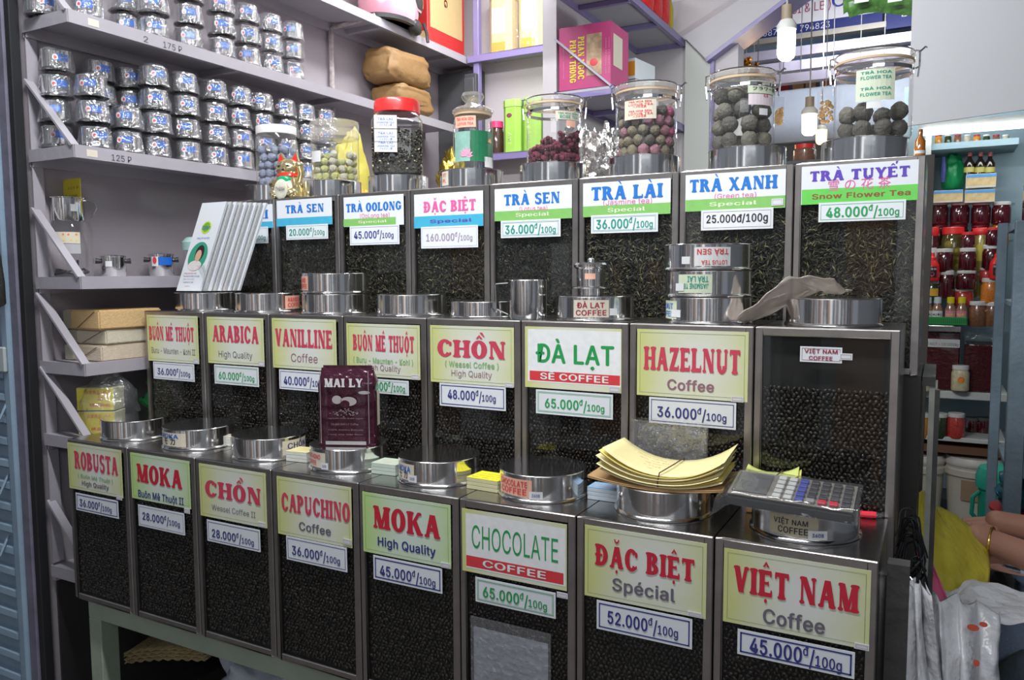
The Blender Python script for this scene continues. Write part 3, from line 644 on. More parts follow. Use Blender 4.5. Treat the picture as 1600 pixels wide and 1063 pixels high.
p2 = MB().box(0, .03, 0, .03, 0, 1.12).build('corner_post', chip, loc=(1.886, .06, 0)); tag(p2, 'dark grey wooden corner post right of the VIỆT NAM tin', 'post')

# ================================================================== things on the tins
THC = {}
def camang(c): return math.atan2(CY - c[1], CX - c[0])
def px_of(p):
    d = Vector(p) - Vector((CX, CY, CZ)); z = d.dot(Fv); return 800 + FOC * d.dot(Rv) / z, 531.5 - FOC * d.dot(Uv) / z
def wrap(root, name, r, c, l, rr, z0, z1, mat, lines=(), kind='sticker', thick=.0004, flip=False):
    """a paper sticker bent round a cylinder of radius r; l, rr = photo pixels of its two ends"""
    m = mpp(c); pc = px_of(c)[0]; th = camang(c)
    ang = lambda p: math.asin(max(-.995, min(.995, (p - pc) * m / r)))
    a0, a1 = th + ang(l), th + ang(rr); n = 8; mb = MB()
    for k in range(n):
        q = [a0 + (a1 - a0) * (k + j) / n for j in (0, 1)]
        mb.quad(*[((r + thick) * math.cos(a), (r + thick) * math.sin(a), z) for a, z in ((q[0], z0), (q[1], z0), (q[1], z1), (q[0], z1))])
    s = mb.build(kind, mat, root)
    by = {}
    for (txt, col, u0, u1, v0, v1) in lines:
        mb = by.setdefault(col, MB())
        if txt == '#': vs = [(0, 0), (1, 0), (1, 1), (0, 1)]; fs = [(0, 1, 2, 3)]
        else: vs, fs = sans(txt, .02)
        A = min(p[0] for p in vs); B = max(p[0] for p in vs); ch = 1 if txt == '#' else CAP
        out = []
        for p in vs:
            u = u0 + (p[0] - A) / (B - A) * (u1 - u0); v = v0 + p[1] / ch * (v1 - v0)
            if flip: u, v = 1 - u, 1 - v
            a = a0 + (a1 - a0) * u; rr2 = r + thick * 2 + (.00002 * p[2] if len(p) > 2 else 0); out.append((rr2 * math.cos(a), rr2 * math.sin(a), z0 + (z1 - z0) * v))
        mb.add(out, fs)
    for col, mb in by.items(): mb.build('lettering', ink[col], s)
    return s
def lid_mesh(r=.082, h=.05):
    mb = MB(); mb.use(lid_st).lathe([(r - .002, 0), (r + .003, .0005), (r + .0035, .0025), (r + .002, .0045), (r, .006), (r, h - .002), (r + .0012, h - .001), (r, h), (r - .002, h)], n=64)
    return mb.mesh('rim', SM)
def lidtop_mesh(r=.082, h=.05): return MB().use(lidtop_st).lathe([(0.0001, h - .0012), (r - .012, h - .0010), (r - .004, h - .0014), (r - .0025, h - .0002)], n=64).mesh('top_disc', SM)
LM, LT = lid_mesh(), lidtop_mesh()
def lid(c, label, group='round lids on the %s row', row=0, z=None):
    t = thing('round_lid', label, 'lid', c, group=group % KIND[row] if '%' in group else group)
    link('rim', LM, t); link('top_disc', LT, t); return t
def cen(row, i, dz=0): return Vector((ROWS[row][0] + W / 2 + PITCH * i, ROWS[row][1] + .1125, ROWS[row][2] + dz))
stW = M('sticker_white', (.72, .72, .72), .4, 0, .04); stC = M('sticker_cream', (.66, .60, .48), .45, 0, .05); stG = M('sticker_sage', (.60, .66, .50), .45, 0, .05)
stT = M('sticker_tape', (.42, .37, .26), .35, 0, .1); stP = M('sticker_orange', (.80, .45, .33), .4, 0, .1)
LID1 = [('plain round steel lid on the ROBUSTA tin', None), ('steel lid stickered MOKA on the MOKA Buôn Mê Thuột II tin', (257, 293, stC, [('MOKA', 'brandblue', .1, .8, .6, .9), ('モ カ', 'black', .25, .7, .15, .45)])),
 ('steel lid stickered CHỒN on the CHỒN Weasel Coffee II tin', (440, 475, stC, [('CHỒN', 'navy', .15, .9, .4, .8)])), ('steel lid stickered CAPUCHINO COFFEE under the dark coffee pack', (487, 511, stC, [('PUCHINO', 'band', .05, .8, .55, .85), ('COFFEE', 'band', .05, .6, .12, .42)])),
 ('steel lid stickered MOKA on the MOKA High Quality tin', (625, 649, stC, [('MOKA', 'brandblue', .1, .85, .5, .85), ('モ カ', 'black', .15, .7, .1, .4)])), ('steel lid stickered CHOCOLATE COFFEE on the CHOCOLATE tin', (784, 832, stP, [('CHOCOLATE', 'band', .05, .9, .55, .88), ('COFFEE', 'band', .1, .88, .12, .45)])),
 ('steel lid beneath the yellow paper bundle on the ĐẶC BIỆT tin', None), ('steel lid stickered VIỆT NAM COFFEE beneath the calculator', (1208, 1276, stT, [('VIỆT NAM', 'black', .1, .8, .55, .8), ('COFFEE', 'black', .2, .8, .12, .42)]))]
for i, (lb, s) in enumerate(LID1):
    c = cen(0, i); t = lid(c, lb, row=0)
    if s: wrap(t, '', .082, c, s[0], s[1], .010, .042, s[2], s[3])
    if i in (3, 4, 5, 7): q = {3: (505, 515), 4: (641, 653), 5: (828, 848), 7: (1262, 1288)}[i]; wrap(t, '', .082, c, q[0], q[1], .008, .022, stW, [('3608', 'navy', .2, .8, .3, .7)], thick=.0012)
LID2 = [(0, 0, 'steel lid beneath the brochure holder on a BUÔN MÊ THUỘT tin', None, 0), (1, 0, 'steel lid stickered ARABICA COFFEE on the ARABICA tin', (444, 467, stP, [('ARABICA', 'band', .1, .9, .55, .85), ('COFFEE', 'band', .1, .9, .15, .45)]), 0),
 (2, 0, 'lower of the two stacked steel lids on the VANILLINE tin', None, 0), (2, 1, 'upper of the two stacked steel lids on the VANILLINE tin', (470, 484, stP, [('AND', 'band', .2, .8, .55, .85), ('COFFEE', 'band', .1, .9, .15, .45)]), 0),
 (3, 0, 'plain steel lid on the BUÔN MÊ THUỘT tin behind the dark coffee pack', None, 0), (4, 0, 'plain low steel lid beside the steel mug on the CHỒN tin', None, 0),
 (5, 0, 'steel lid stickered ĐÀ LẠT COFFEE beneath a coffee filter', (898, 950, stC, [('ĐÀ LẠT', 'dkred', .1, .88, .55, .85), ('COFFEE', 'dkred', .07, .93, .12, .42)]), 0),
 (6, 0, 'bottom of the three stacked steel lids on the HAZELNUT tin', (1040, 1060, stG, [('LNUT', 'brandblue', .1, .8, .55, .85), ('FFEE', 'brandblue', .1, .8, .12, .42)]), 0),
 (6, 1, 'middle of three stacked steel lids, with upside down green TRÀ LÀI sticker', (1063, 1112, stG, [('TRÀ LÀI', 'teal', .1, .7, .1, .4), ('JASMINE TEA', 'teal', .1, .9, .5, .75)], True), 1),
 (6, 2, 'top of three stacked steel lids, with upside down red TRÀ SEN sticker', (1086, 1138, stW, [('TRÀ SEN', 'band', .06, .92, .1, .38), ('LOTUS TEA', 'band', .1, .8, .7, .92)], True), 1),
 (7, 0, 'large plain steel lid on the VIỆT NAM COFFEE tin of the middle row', None, 0)]
for (i, k, lb, s, fl) in LID2:
    c = cen(1, i, k * .0505)
    if i == 6: c = c + Vector((.006 - .002 * k, 0, 0))
    t = lid(c, lb, row=1)
    if i == 4: t.location.z -= 0.0; t.scale = (.93, .93, .72)
    if s: wrap(t, '', .082, c, s[0], s[1], .008, .043, s[2], s[3], flip=bool(fl))
    if i in (5, 6): q = {5: (951, 962), 60: (1052, 1066), 61: (1059, 1071), 62: (1068, 1080)}[5 if i == 5 else 60 + k]; wrap(t, '', .082, c, q[0], q[1], .012, .026, stW, thick=.0012)
LID3 = ['steel lid at the left end of the top row beneath the white capped jar', 'steel lid beneath the jar of pale green balls', 'steel lid beneath the red capped square jar', 'steel lid beneath the knobbed lotus print jar',
        'steel lid beneath the ROSE TEA jar', 'steel lid beneath the jar of pink tea balls', 'steel lid beneath the brown tea ball jar', 'steel lid beneath the FLOWER TEA jar']
for i, lb in enumerate(LID3):
    c = cen(2, i); t = lid(c, lb, row=2)
    if i == 3: wrap(t, '', .082, c, 692, 702, .01, .045, stC, [('VT', 'band', .2, .7, .6, .85), ('PL', 'band', .2, .7, .2, .45)])

# ------------------------------------------------------------------ jars
LH = .0505
def ball_mesh(name, r, mat, jit=.1):
    b = MB().use(mat).ball((0, 0, 0), r, r, r * .92, 12, 8, jit=jit); return b.mesh(name, math.radians(80))
def fill(c, R_, h, rb, meshes, name, label, group, fillf=1.):
    """pile balls against the inside of a round jar, standing at c"""
    z = rb; lay = 0
    while z < h:
        n = max(3, int(2 * math.pi * (R_ - rb) / (2.05 * rb))); off = R() * 6
        for k in range(n):
            a = 2 * math.pi * k / n + off; d = a - camang(c)
            if math.cos(d) < -.35: continue
            if z > h - 2 * rb and R() < .45: continue
            o = link(name, random.choice(meshes), None, (c[0] + (R_ - rb) * math.cos(a), c[1] + (R_ - rb) * math.sin(a), c[2] + z + U(-.1, .1) * rb), (U(0, 6), U(0, 6), U(0, 6)))
            tag(o, label, 'tea ball', group)
        for k in range(2):
            a = R() * 6; o = link(name, random.choice(meshes), None, (c[0] + .35 * R_ * math.cos(a + 3.1 * k), c[1] + .35 * R_ * math.sin(a + 3.1 * k), c[2] + z), (U(0, 6), U(0, 6), U(0, 6))); tag(o, label, 'tea ball', group)
        z += rb * 1.75; lay += 1
gasket = M('jar_gasket', (.55, .40, .25), .5)
def clamp_jar(i, l, rr, top, label, dx=0):
    c = cen(2, i, LH) + Vector((dx, 0, 0)); m = mpp(c); r = (rr - l) / 2 * m; c.x += ((l + rr) / 2 - px_of(c)[0]) * m / Rv.x * .95
    h = (px_of(c)[1] - top) * m - .018
    t = thing('clamp_jar', label, 'jar', c, group='clear clip top jars on the top row')
    MB().use(jarm).lathe([(.0001, .001), (r * .96, .001), (r, .006), (r, h * .70), (r * .985, h * .72), (r * .985, h * .84)], n=40).build('body', None, t, SM)
    MB().use(gasket).lathe_open([(r * 1.0, h * .84), (r * 1.02, h * .845), (r * 1.02, h * .868), (r, h * .873)], n=40).build('gasket', None, t, SM)
    MB().use(thin('clear_lid', (.99, .98, .96), .0, .08, .16, (.85, .80, .74), .2, 20)).lathe([(r * 1.0, h * .87), (r * 1.04, h * .885), (r * 1.04, h * .93), (r * .97, h * .965), (r * .6, h * .99), (.0001, h)], n=40).build('lid', None, t, SM)
    pts = lambda z, q, n=32: [(q * r * math.cos(2 * math.pi * k / n), q * r * math.sin(2 * math.pi * k / n), z) for k in range(n)]
    MB().use(chrome).tube(pts(h * .955, 1.0), .0016, 6, True).build('lid_wire', None, t, SM)
    MB().use(chrome).lathe_open([(r * 1.01, h * .735), (r * 1.02, h * .74), (r * 1.02, h * .775), (r * 1.01, h * .78)], n=40).build('steel_band', None, t, SM)
    th = camang(c)
    for s in (-1, 1):
        a = th + s * 1.45; d = Vector((math.cos(a), math.sin(a), 0)); q = d * r
        mb = MB().use(chrome)
        mb.tube([q * 1.02 + Vector((0, 0, h * .955)), q * 1.13 + Vector((0, 0, h * .95)), q * 1.13 + Vector((0, 0, h * .78)), q * 1.03 + Vector((0, 0, h * .76))], .0022, 6)
        if s > 0: mb.tube([q * 1.1 + Vector((0, 0, h * .93)), q * 1.26 + Vector((0, 0, h * .985)), q * 1.3 + Vector((0, 0, h * .97))], .002, 6)
        mb.beam(q * 1.14 + Vector((0, 0, h * .82)), q * 1.10 + Vector((0, 0, h * .66)), .012, .003, up=d)
        mb.build('clip', None, t, SM)
    return t, c, r, h
ballm = {k: M('ball_' + k, col, .75, 0, .35, 120, .6, 160) for k, col in dict(grey=(.14, .13, .10), dark=(.085, .078, .065), pink=(.45, .10, .20), rosy=(.28, .13, .16), olive=(.18, .155, .10), green=(.42, .43, .17), cream=(.48, .46, .34), lav=(.24, .27, .36), rose=(.10, .012, .03), rose2=(.17, .022, .05)).items()}
def balls(*ks, r=.016, jit=.08): return [ball_mesh('tea_ball', r, ballm[k], jit) for k in ks]
# jar of rose buds
t, c, r, h = clamp_jar(4, 823, 910, 143, 'clip top jar labelled ROSE TEA half full of dried rose buds')
wrap(t, '', r, c, 868, 904, h * .60, h * .72, stC, [('TRÀ HOA HỒNG', 'teal', .08, .92, .62, .85), ('ROSE TEA', 'teal', .15, .9, .15, .5)])
wrap(t, '', r, c, 884, 898, h * .50, h * .59, stP)
mb = MB(); A = ballm['rose']; B = ballm['rose2']
for k in range(420):
    a = U(0, 6.283); q = (r - .008) * math.sqrt(U(.3, 1)); xx = q * math.cos(a); yy = q * math.sin(a)
    hh = h * (.34 + .16 * (xx / r)); zz = U(.008, hh)
    mb.use(A if R() < .6 else B).ball((xx, yy, zz), .006, .006, .0075, 6, 4, Euler((U(0, 3), U(0, 3), 0)).to_matrix().to_4x4(), jit=.25)
o = mb.build('dried_rosebuds', None, None, math.radians(60), loc=c); tag(o, 'dark magenta dried rose buds sloping up inside the ROSE TEA jar', 'rose buds', kind='stuff')
t, c, r, h = clamp_jar(5, 962, 1056, 122, 'clip top jar with two red printed stickers full of pink tea balls')
wrap(t, '', r, c, 977, 1024, h * .46, h * .71, stC, [('TRÀ HOA SEN', 'band', .15, .85, .85, .95), ('LOTUS TEA', 'band', .15, .9, .70, .80), ('ハスの花茶', 'band', .3, .7, .58, .66), ('TRÀ HOA SEN', 'band', .15, .85, .36, .46), ('LOTUS TEA', 'band', .15, .9, .22, .32), ('ハスの花茶', 'band', .3, .7, .08, .16)])
fill(c, r - .004, h * .72, .0125, balls('pink', 'rosy', 'olive', 'olive', 'dark', r=.0125), 'tea_ball', 'pink and olive dried flower tea ball inside the red stickered clip top jar', 'pink tea balls')
t, c, r, h = clamp_jar(6, 1110, 1208, 101, 'clip top jar of big brown tea balls with a pale green and pink sticker')
wrap(t, '', r, c, 1166, 1206, h * .64, h * .79, stG, [('TRÀ HOA LÀI', 'black', .12, .92, .6, .8), ('フラワー茶', 'black', .12, .9, .25, .42)])
wrap(t, '', r, c, 1167, 1203, h * .50, h * .63, M('sticker_pink', (.72, .62, .66), .4), [('花茶', 'rose', .5, .7, .75, .9)]); wrap(t, '', r, c, 1183, 1195, h * .38, h * .46, stW)
fill(c, r - .004, h * .78, .0185, balls('grey', 'dark', 'grey', r=.0185), 'tea_ball', 'grey brown leafy tea ball inside the clip top jar on the TRÀ XANH tin', 'brown tea balls')
t, c, r, h = clamp_jar(7, 1304, 1416, 72, 'largest clip top jar, labelled TRÀ HOA FLOWER TEA twice in green')
wrap(t, '', r, c, 1338, 1391, h * .38, h * .72, stG, [('TRÀ HOA', 'teal', .12, .9, .85, .93), ('FLOWER TEA', 'teal', .12, .9, .68, .78), ('TRÀ HOA', 'teal', .12, .9, .34, .42), ('FLOWER TEA', 'teal', .12, .9, .15, .25)])
wrap(t, '', r, c, 1353, 1374, h * .295, h * .365, stW)
fill(c, r - .004, h * .36, .0185, balls('dark', 'grey', 'dark', r=.0185), 'tea_ball', 'dark leafy tea ball inside the FLOWER TEA jar', 'dark tea balls')
# jar with pale green balls (no clip)
def plain_jar(i, l, rr, top, label, cap='clear', name='storage_jar', dy=0):
    c = cen(2, i, LH) + Vector((0, dy, 0)); m = mpp(c); r = (rr - l) / 2 * m; c.x += ((l + rr) / 2 - px_of(c)[0]) * m / Rv.x * .95
    h = (px_of(c)[1] - top) * m - .012
    t = thing(name, label, 'jar', c)
    MB().use(jarm).lathe([(.0001, .001), (r * .95, .001), (r, .008), (r, h * .78), (r * .93, h * .86)], n=40).build('body', None, t, SM)
    if cap == 'clear':
        MB().use(MATS['clear_lid']).lathe([(r * .98, h * .72), (r * 1.03, h * .73), (r * 1.03, h * .95), (r, h), (.0001, h)], n=40).build('lid', None, t, SM)
    else: MB().lathe([(r * .96, h * .86), (r * .98, h * .865), (r * .98, h * .985), (r * .95, h), (.0001, h)], n=40).build('lid', cap, t, SM)
    return t, c, r, h
t, c, r, h = plain_jar(1, 489, 562, 187, 'clear lidded jar of pale green balls beside the gold cat')
wrap(t, '', r, c, 490, 503, h * .30, h * .48, stW)
fill(c, r - .004, h * .50, .0115, balls('green', 'cream', 'green', r=.0115), 'tea_ball', 'pale green coated ball inside the clear jar beside the gold cat', 'pale green balls')
t, c, r, h = plain_jar(0, 405, 467, 195, 'clear jar with a white ribbed cap behind the gold cat', M('white_cap', (.72, .68, .66), .45))
fill(c, r - .004, h * .60, .013, balls('lav', 'lav', r=.013, jit=.2), 'wrapped_sweet', 'blue grey wrapped ball inside the white capped jar', 'blue grey wrapped balls')
# lotus apothecary jar
c = cen(2, 3, LH); m = mpp(c); r = 31 * m; c.x += (740 - px_of(c)[0]) * m; h = 121 * m
t = thing('apothecary_jar', 'glass jar with ball knob lid and pink lotus print on green', 'jar', c)
MB().use(jarm).lathe([(.0001, .001), (r * .9, .001), (r, .01), (r, h * .56), (r * .93, h * .63), (r * .9, h * .69)], n=40).build('body', None, t, SM)
MB().use(gasket).lathe([(r * .9, h * .69), (r * .95, h * .695), (r * .95, h * .735), (r * .9, h * .74)], n=40).build('gasket', None, t, SM)
MB().use(thin('thick_glass', (.9, .9, .88), .2, .03, .08, (.9, .88, .8), .4, 30)).lathe([(r * 1.02, h * .735), (r * 1.04, h * .76), (r * .85, h * .80), (r * .45, h * .83), (r * .33, h * .86), (r * .5, h * .90), (r * .58, h * .94), (r * .5, h * .985), (.0001, h)], n=40).build('lid', None, t, SM)
wrap(t, '', r, c, 736, 770, h * .10, h * .48, M('lotus_green', (.015, .16, .07), .4, 0, .3, 40), kind='printed_label')
wrap(t, '', r, c, 712, 735, h * .10, h * .47, M('lotus_teal', (.25, .45, .38), .4, 0, .3, 40), kind='printed_label')
wrap(t, '', r, c, 713, 744, h * .52, h * .66, stP, [('TRÀ HOA SEN', 'band', .1, .9, .6, .85), ('LOTUS TEA', 'band', .15, .9, .2, .42)])
def petals(px, z, s, col, nm):
    th = camang(c); a0 = th + math.asin(max(-1, min(1, (px - 740) * m / r)))
    mb = MB()
    for k in range(7):
        an = math.pi * (k + .5) / 7 - .15; L = s * (1 - .2 * abs(k - 3) / 3); pts = []
        for (u, v) in ((0, 0), (.5, .22), (1, 0), (.5, -.22)):
            x = L * (u * math.cos(an) - v * math.sin(an)); y = L * (u * math.sin(an) + v * math.cos(an)); a = a0 + x / r
            pts.append(((r + .0012 + .0001 * k) * math.cos(a), (r + .0012 + .0001 * k) * math.sin(a), z + y))
        mb.quad(*pts)
    mb.build(nm, col, t)
petals(729, h * .16, .024, M('lotus_pink', (.72, .32, .45), .45, 0, .3, 90), 'printed_lotus'); petals(765, h * .34, .012, M('lotus_orange', (.75, .35, .2), .45), 'printed_lotus')
wrap(t, '', r, c, 757, 769, h * .03, h * .16, stW, kind='printed_label')
# red capped square jar with tea
c = cen(2, 2, LH); m = mpp(c); c.x += (622 - px_of(c)[0]) * m; hw = 46 * m; h = 116 * m
t = thing('square_jar', 'red capped square plastic jar stickered TRÀ LÀI full of dark tea', 'jar', c, (0, 0, .60))
def rsq(a, z, n=8, pinch=1): return [(math.copysign(abs(math.cos(t_)) ** .35, math.cos(t_)) * a * .92, math.copysign(abs(math.sin(t_)) ** .35, math.sin(t_)) * a * .92, z) for t_ in [2 * math.pi * (k + .5) / 32 for k in range(32)]]
def sqlathe(prof, mat, nm):
    mb = MB().use(mat); vs = []; fs = []
    for a, z in prof: vs += rsq(a, z)
    for k in range(len(prof) - 1):
        for i in range(32): fs.append((k * 32 + i, k * 32 + (i + 1) % 32, (k + 1) * 32 + (i + 1) % 32, (k + 1) * 32 + i))
    fs.append(tuple(reversed(range(32)))); fs.append(tuple((len(prof) - 1) * 32 + i for i in range(32)))
    mb.add(vs, fs); return mb.build(nm, None, t, SM)
q = hw * .92
sqlathe([(q * .96, .001), (q, .01), (q, h * .13), (q * .94, h * .15), (q * .94, h * .6), (q, h * .62), (q, h * .72), (q * .8, h * .82), (q * .72, h * .83)], jarm, 'body')
MB().lathe([(q * .80, h * .83), (q * .84, h * .835), (q * .84, h * .965), (q * .8, h), (.0001, h)], n=48).build('lid', M('red_cap', (.75, .03, .03), .35, coat=.3), t, SM)
mb = MB()
for mm in tea_ms: mb.use(mm)
for k in range(1500):
    f_ = random.choice(((1, 0), (-1, 0), (0, 1), (0, -1))); u = U(-.8, .8) * q
    p = (f_[0] * q * .86 + f_[1] * u, f_[1] * q * .86 + f_[0] * u, U(.008, h * .60))
    mb.use(random.choices(tea_ms + [stC], (8, 5, 2, 1))[0]).ball(p, .0022, .0022, .004, 4, 3, Euler((U(0, 3), U(0, 3), 0)).to_matrix().to_4x4())
mb.use(tea_ms[0]).box(-q * .82, q * .82, -q * .82, q * .82, .006, h * .58)
o = mb.build('loose_tea', None, None, loc=c, rot=(0, 0, .6)); tag(o, 'dark loose tea filling the red capped square jar', 'tea', kind='stuff')
a_, b_ = -.035, .012
for k, zz in enumerate((h * .60, h * .42, h * .30)):
    s_ = MB().box(-q * .78, q * .02, -q * 1.0 - .001, -q * .985 - .0004, zz - h * .02, zz + (h * .15 if k < 2 else h * .12)).build('sticker', stW, t)
    mb = MB(); text_into(mb, 'TRÀ LÀI', -q * .65, -q * .12, zz + h * .085, h * .028, -q - .0016); text_into(mb, 'JASMINE TEA', -q * .7, -q * .06, zz + h * .045, h * .022, -q - .0016); text_into(mb, 'ジャスミン茶', -q * .6, -q * .15, zz + h * .01, h * .018, -q - .0016)
    mb.build('lettering', ink['brandblue'], s_)

# gold beckoning cat
gold = M('gold_glaze', (.80, .68, .38), .16, .85, .1, 30); 
c = cen(2, 0) + Vector((.035, -.06, 0)); c = at(452, 305, 'y', .52); c.z = ROWS[2][2] + .0005; s = mpp(c) * 68
t = thing('beckoning_cat', 'shiny gold beckoning cat figurine with red ears and green bib', 'figurine', c, (0, 0, .25))
b = MB().use(gold)
b.lathe([(.0001, 0), (.30, 0), (.36, .06), (.35, .25), (.27, .45), (.24, .52), (.0001, .55)], n=24); b.ball((0, 0, .70), .29, .25, .23, 20, 14)
b.ball((-.2, -.24, .12), .14, .16, .12, 12, 8); b.ball((.2, -.24, .12), .14, .16, .12, 12, 8); b.tube([(.24, 0, .42), (.33, -.04, .6), (.34, -.12, .74)], [.09, .08, .085], 12); b.ball((.34, -.13, .76), .10, .09, .09, 12, 8)
b.tube([(-.26, -.05, .42), (-.3, -.2, .34), (-.18, -.3, .36)], [.09, .085, .07], 12)
for sx in (-1, 1): b.add([(sx * .28, -.02, .80), (sx * .06, -.02, .90), (sx * .20, -.0, 1.1), (sx * .28, .08, .80), (sx * .06, .08, .90)], [(0, 1, 2), (1, 4, 2), (4, 3, 2), (3, 0, 2)])
b.tf(Matrix.Scale(s, 4)).build('body', None, t, SM)
b = MB()
for sx in (-1, 1): b.add([(sx * .245, -.035, .83), (sx * .10, -.035, .90), (sx * .195, -.02, 1.04)], [(0, 1, 2)])
b.tf(Matrix.Scale(s, 4)).build('inner_ear', M('glaze_red', (.7, .03, .03), .2), t)
MB().lathe([(.26, .50), (.275, .52), (.265, .56), (.25, .57)], n=24).tf(Matrix.Scale(s, 4)).build('collar', MATS['glaze_red'], t, SM)
MB().ball((0, -.21, .42), .18, .09, .13, 14, 8).tf(Matrix.Scale(s, 4)).build('bib', M('glaze_green', (.01, .35, .14), .2), t, SM)
e = MB()
for sx in (-1, 1): e.ball((sx * .11, -.225, .74), .045, .03, .022, 8, 6)
e.ball((0, -.25, .66), .03, .02, .02, 8, 6); e.tf(Matrix.Scale(s, 4)).build('face_detail', M('glaze_black', (.02, .02, .02), .25), t, SM)
o_ = MB().ball((.02, -.40, .20), .17, .03, .23, 12, 8, Euler((.15, .3, 0)).to_matrix().to_4x4()).tf(Matrix.Scale(s, 4)).build('gold_coin', M('coin_white', (.7, .68, .55), .3), t, SM)
mb = MB(); text_into(mb, 'THÁNH', -.09 * s, .13 * s, .15 * s, .1 * s, -.44 * s, 'bold'); mb.build('lettering', ink['black'], o_)

# ------------------------------------------------------------------ things on the middle row
acry = thin('acrylic', (.97, .98, .98), .03, .02)
c = cen(1, 0, LH); c.x += 0.0
t = thing('brochure_holder', 'clear acrylic stand holding the stack of slimming leaflets', 'holder', c + Vector((0, 0, 0)), (0, 0, -.12))
MB().box(-.045, .05, -.035, -.033, 0, .075).box(-.045, .05, .05, .052, 0, .09).box(-.045, .05, -.035, .052, 0, .003).build('stand', acry, t)
lw = .094; lh_ = .242
paper = M('leaflet_paper', (.74, .76, .80), .35, 0, .03); paper_e = M('leaflet_edge', (.52, .52, .52), .6, 0, .2, 200)
base = at(277, 456, 'y', .305)
zb0 = c.z + .004
for k in range(9):
    y = .30 + .0105 * k
    T = Matrix.Translation((base.x + .002 + .0075 * k, y, zb0)) @ Euler((-.10, .32, 0)).to_matrix().to_4x4()
    lt_ = thing('leaflet', 'front leaflet of the stack, white with a round portrait on green' if k == 0 else 'white leaflet of the fanned stack, %s behind the front one' % ['', 'first', 'second', 'third', 'fourth', 'fifth', 'sixth', 'seventh', 'last'][k], 'leaflet', T.translation, (-.10, .0, 0), 'fanned leaflets')
    sk = .37
    def S(x, z, y=0): return (x + z * sk, y, z)
    MB().add([S(0, 0, 0), S(lw, 0, 0), S(lw, lh_, 0), S(0, lh_, 0), S(0, 0, .0065), S(lw, 0, .0065), S(lw, lh_, .0065), S(0, lh_, .0065)], [(0, 1, 2, 3), (7, 6, 5, 4), (0, 4, 5, 1), (1, 5, 6, 2), (2, 6, 7, 3), (3, 7, 4, 0)]).build('sheets', paper if k % 2 == 0 else paper_e, lt_)
    if k == 0:
        def disc(cx, cz, rx, rz, y, col, nm, n=28): MB().add([S(cx + rx * math.cos(2 * math.pi * q / n), cz + rz * math.sin(2 * math.pi * q / n), y) for q in range(n)], [tuple(range(n))]).build(nm, col, lt_)
        disc(.046, .095, .036, .040, -.0004, M('print_green', (.04, .33, .20), .4), 'portrait_disc'); disc(.050, .104, .017, .022, -.0006, M('print_hair', (.03, .02, .02), .4), 'portrait_hair')
        disc(.048, .097, .0115, .016, -.0008, M('print_skin', (.66, .40, .28), .5), 'portrait_face'); disc(.044, .070, .026, .014, -.0007, M('print_blouse', (.74, .66, .66), .5, 0, .2, 200), 'portrait_blouse')
        disc(.046, .174, .018, .017, -.0004, M('print_lime', (.55, .68, .06), .4), 'logo_disc'); disc(.046, .175, .013, .013, -.0006, M('print_leaf', (.16, .42, .03), .4), 'logo_apple')
        for nm, tx, x0, x1, z, cp, co in (('lettering', 'Eden', .031, .062, .169, .010, 'brandblue'), ('lettering', 'Hương hồn tươi nhuận', .022, .072, .143, .005, 'brandblue'), ('lettering', 'Hồng hào khỏe đẹp', .012, .062, .047, .004, 'rose'), ('lettering', 'Thon thả tự nhiên mỗi ngày', .012, .078, .039, .004, 'navy'),
                                       ('lettering', 'giảm cân an toàn', .016, .06, .031, .004, 'lilac'), ('lettering', 'Hotline tư vấn', .02, .06, .022, .004, 'navy'), ('lettering', 'www', .03, .05, .012, .003, 'rose')):
            mb = MB(); text_into(mb, tx, x0, x1, z, cp, -.0009); mb.v = [(a + cc * sk, b, cc) for a, b, cc in mb.v]; mb.build(nm, ink[co], lt_)
# steel mug
c = cen(1, 4, 0) + Vector((.055, -.045, 0)); m = mpp(c); c.x += (829 - px_of(c)[0]) * m; r = 29 * m; h = 60 * m
t = thing('steel_mug', 'plain polished steel mug with a flat strap handle', 'mug', c); t.location.z += .0005
MB().use(lid_st).lathe([(.0001, .001), (r * .97, 0), (r, .004), (r, h - .002), (r * 1.04, h), (r * .97, h - .001), (r * .96, .01), (.0001, .008)], n=48).build('cup', None, t, SM)
MB().use(lid_st).beam((-r * .9, -r * .55, h * .92), (-r * 1.5, -r * .75, h * .9), .012, .002).beam((-r * 1.5, -r * .75, h * .9), (-r * 1.45, -r * .75, h * .25), .002, .012, up=(0, 1, 0)).beam((-r * 1.45, -r * .75, h * .25), (-r * .9, -r * .55, h * .12), .012, .002).build('handle', None, t)
# move the CHỒN lid a little left of the mug
for o in list(COL.objects):
    if o.get('label') == 'plain low steel lid beside the steel mug on the CHỒN tin': o.location.x -= .035
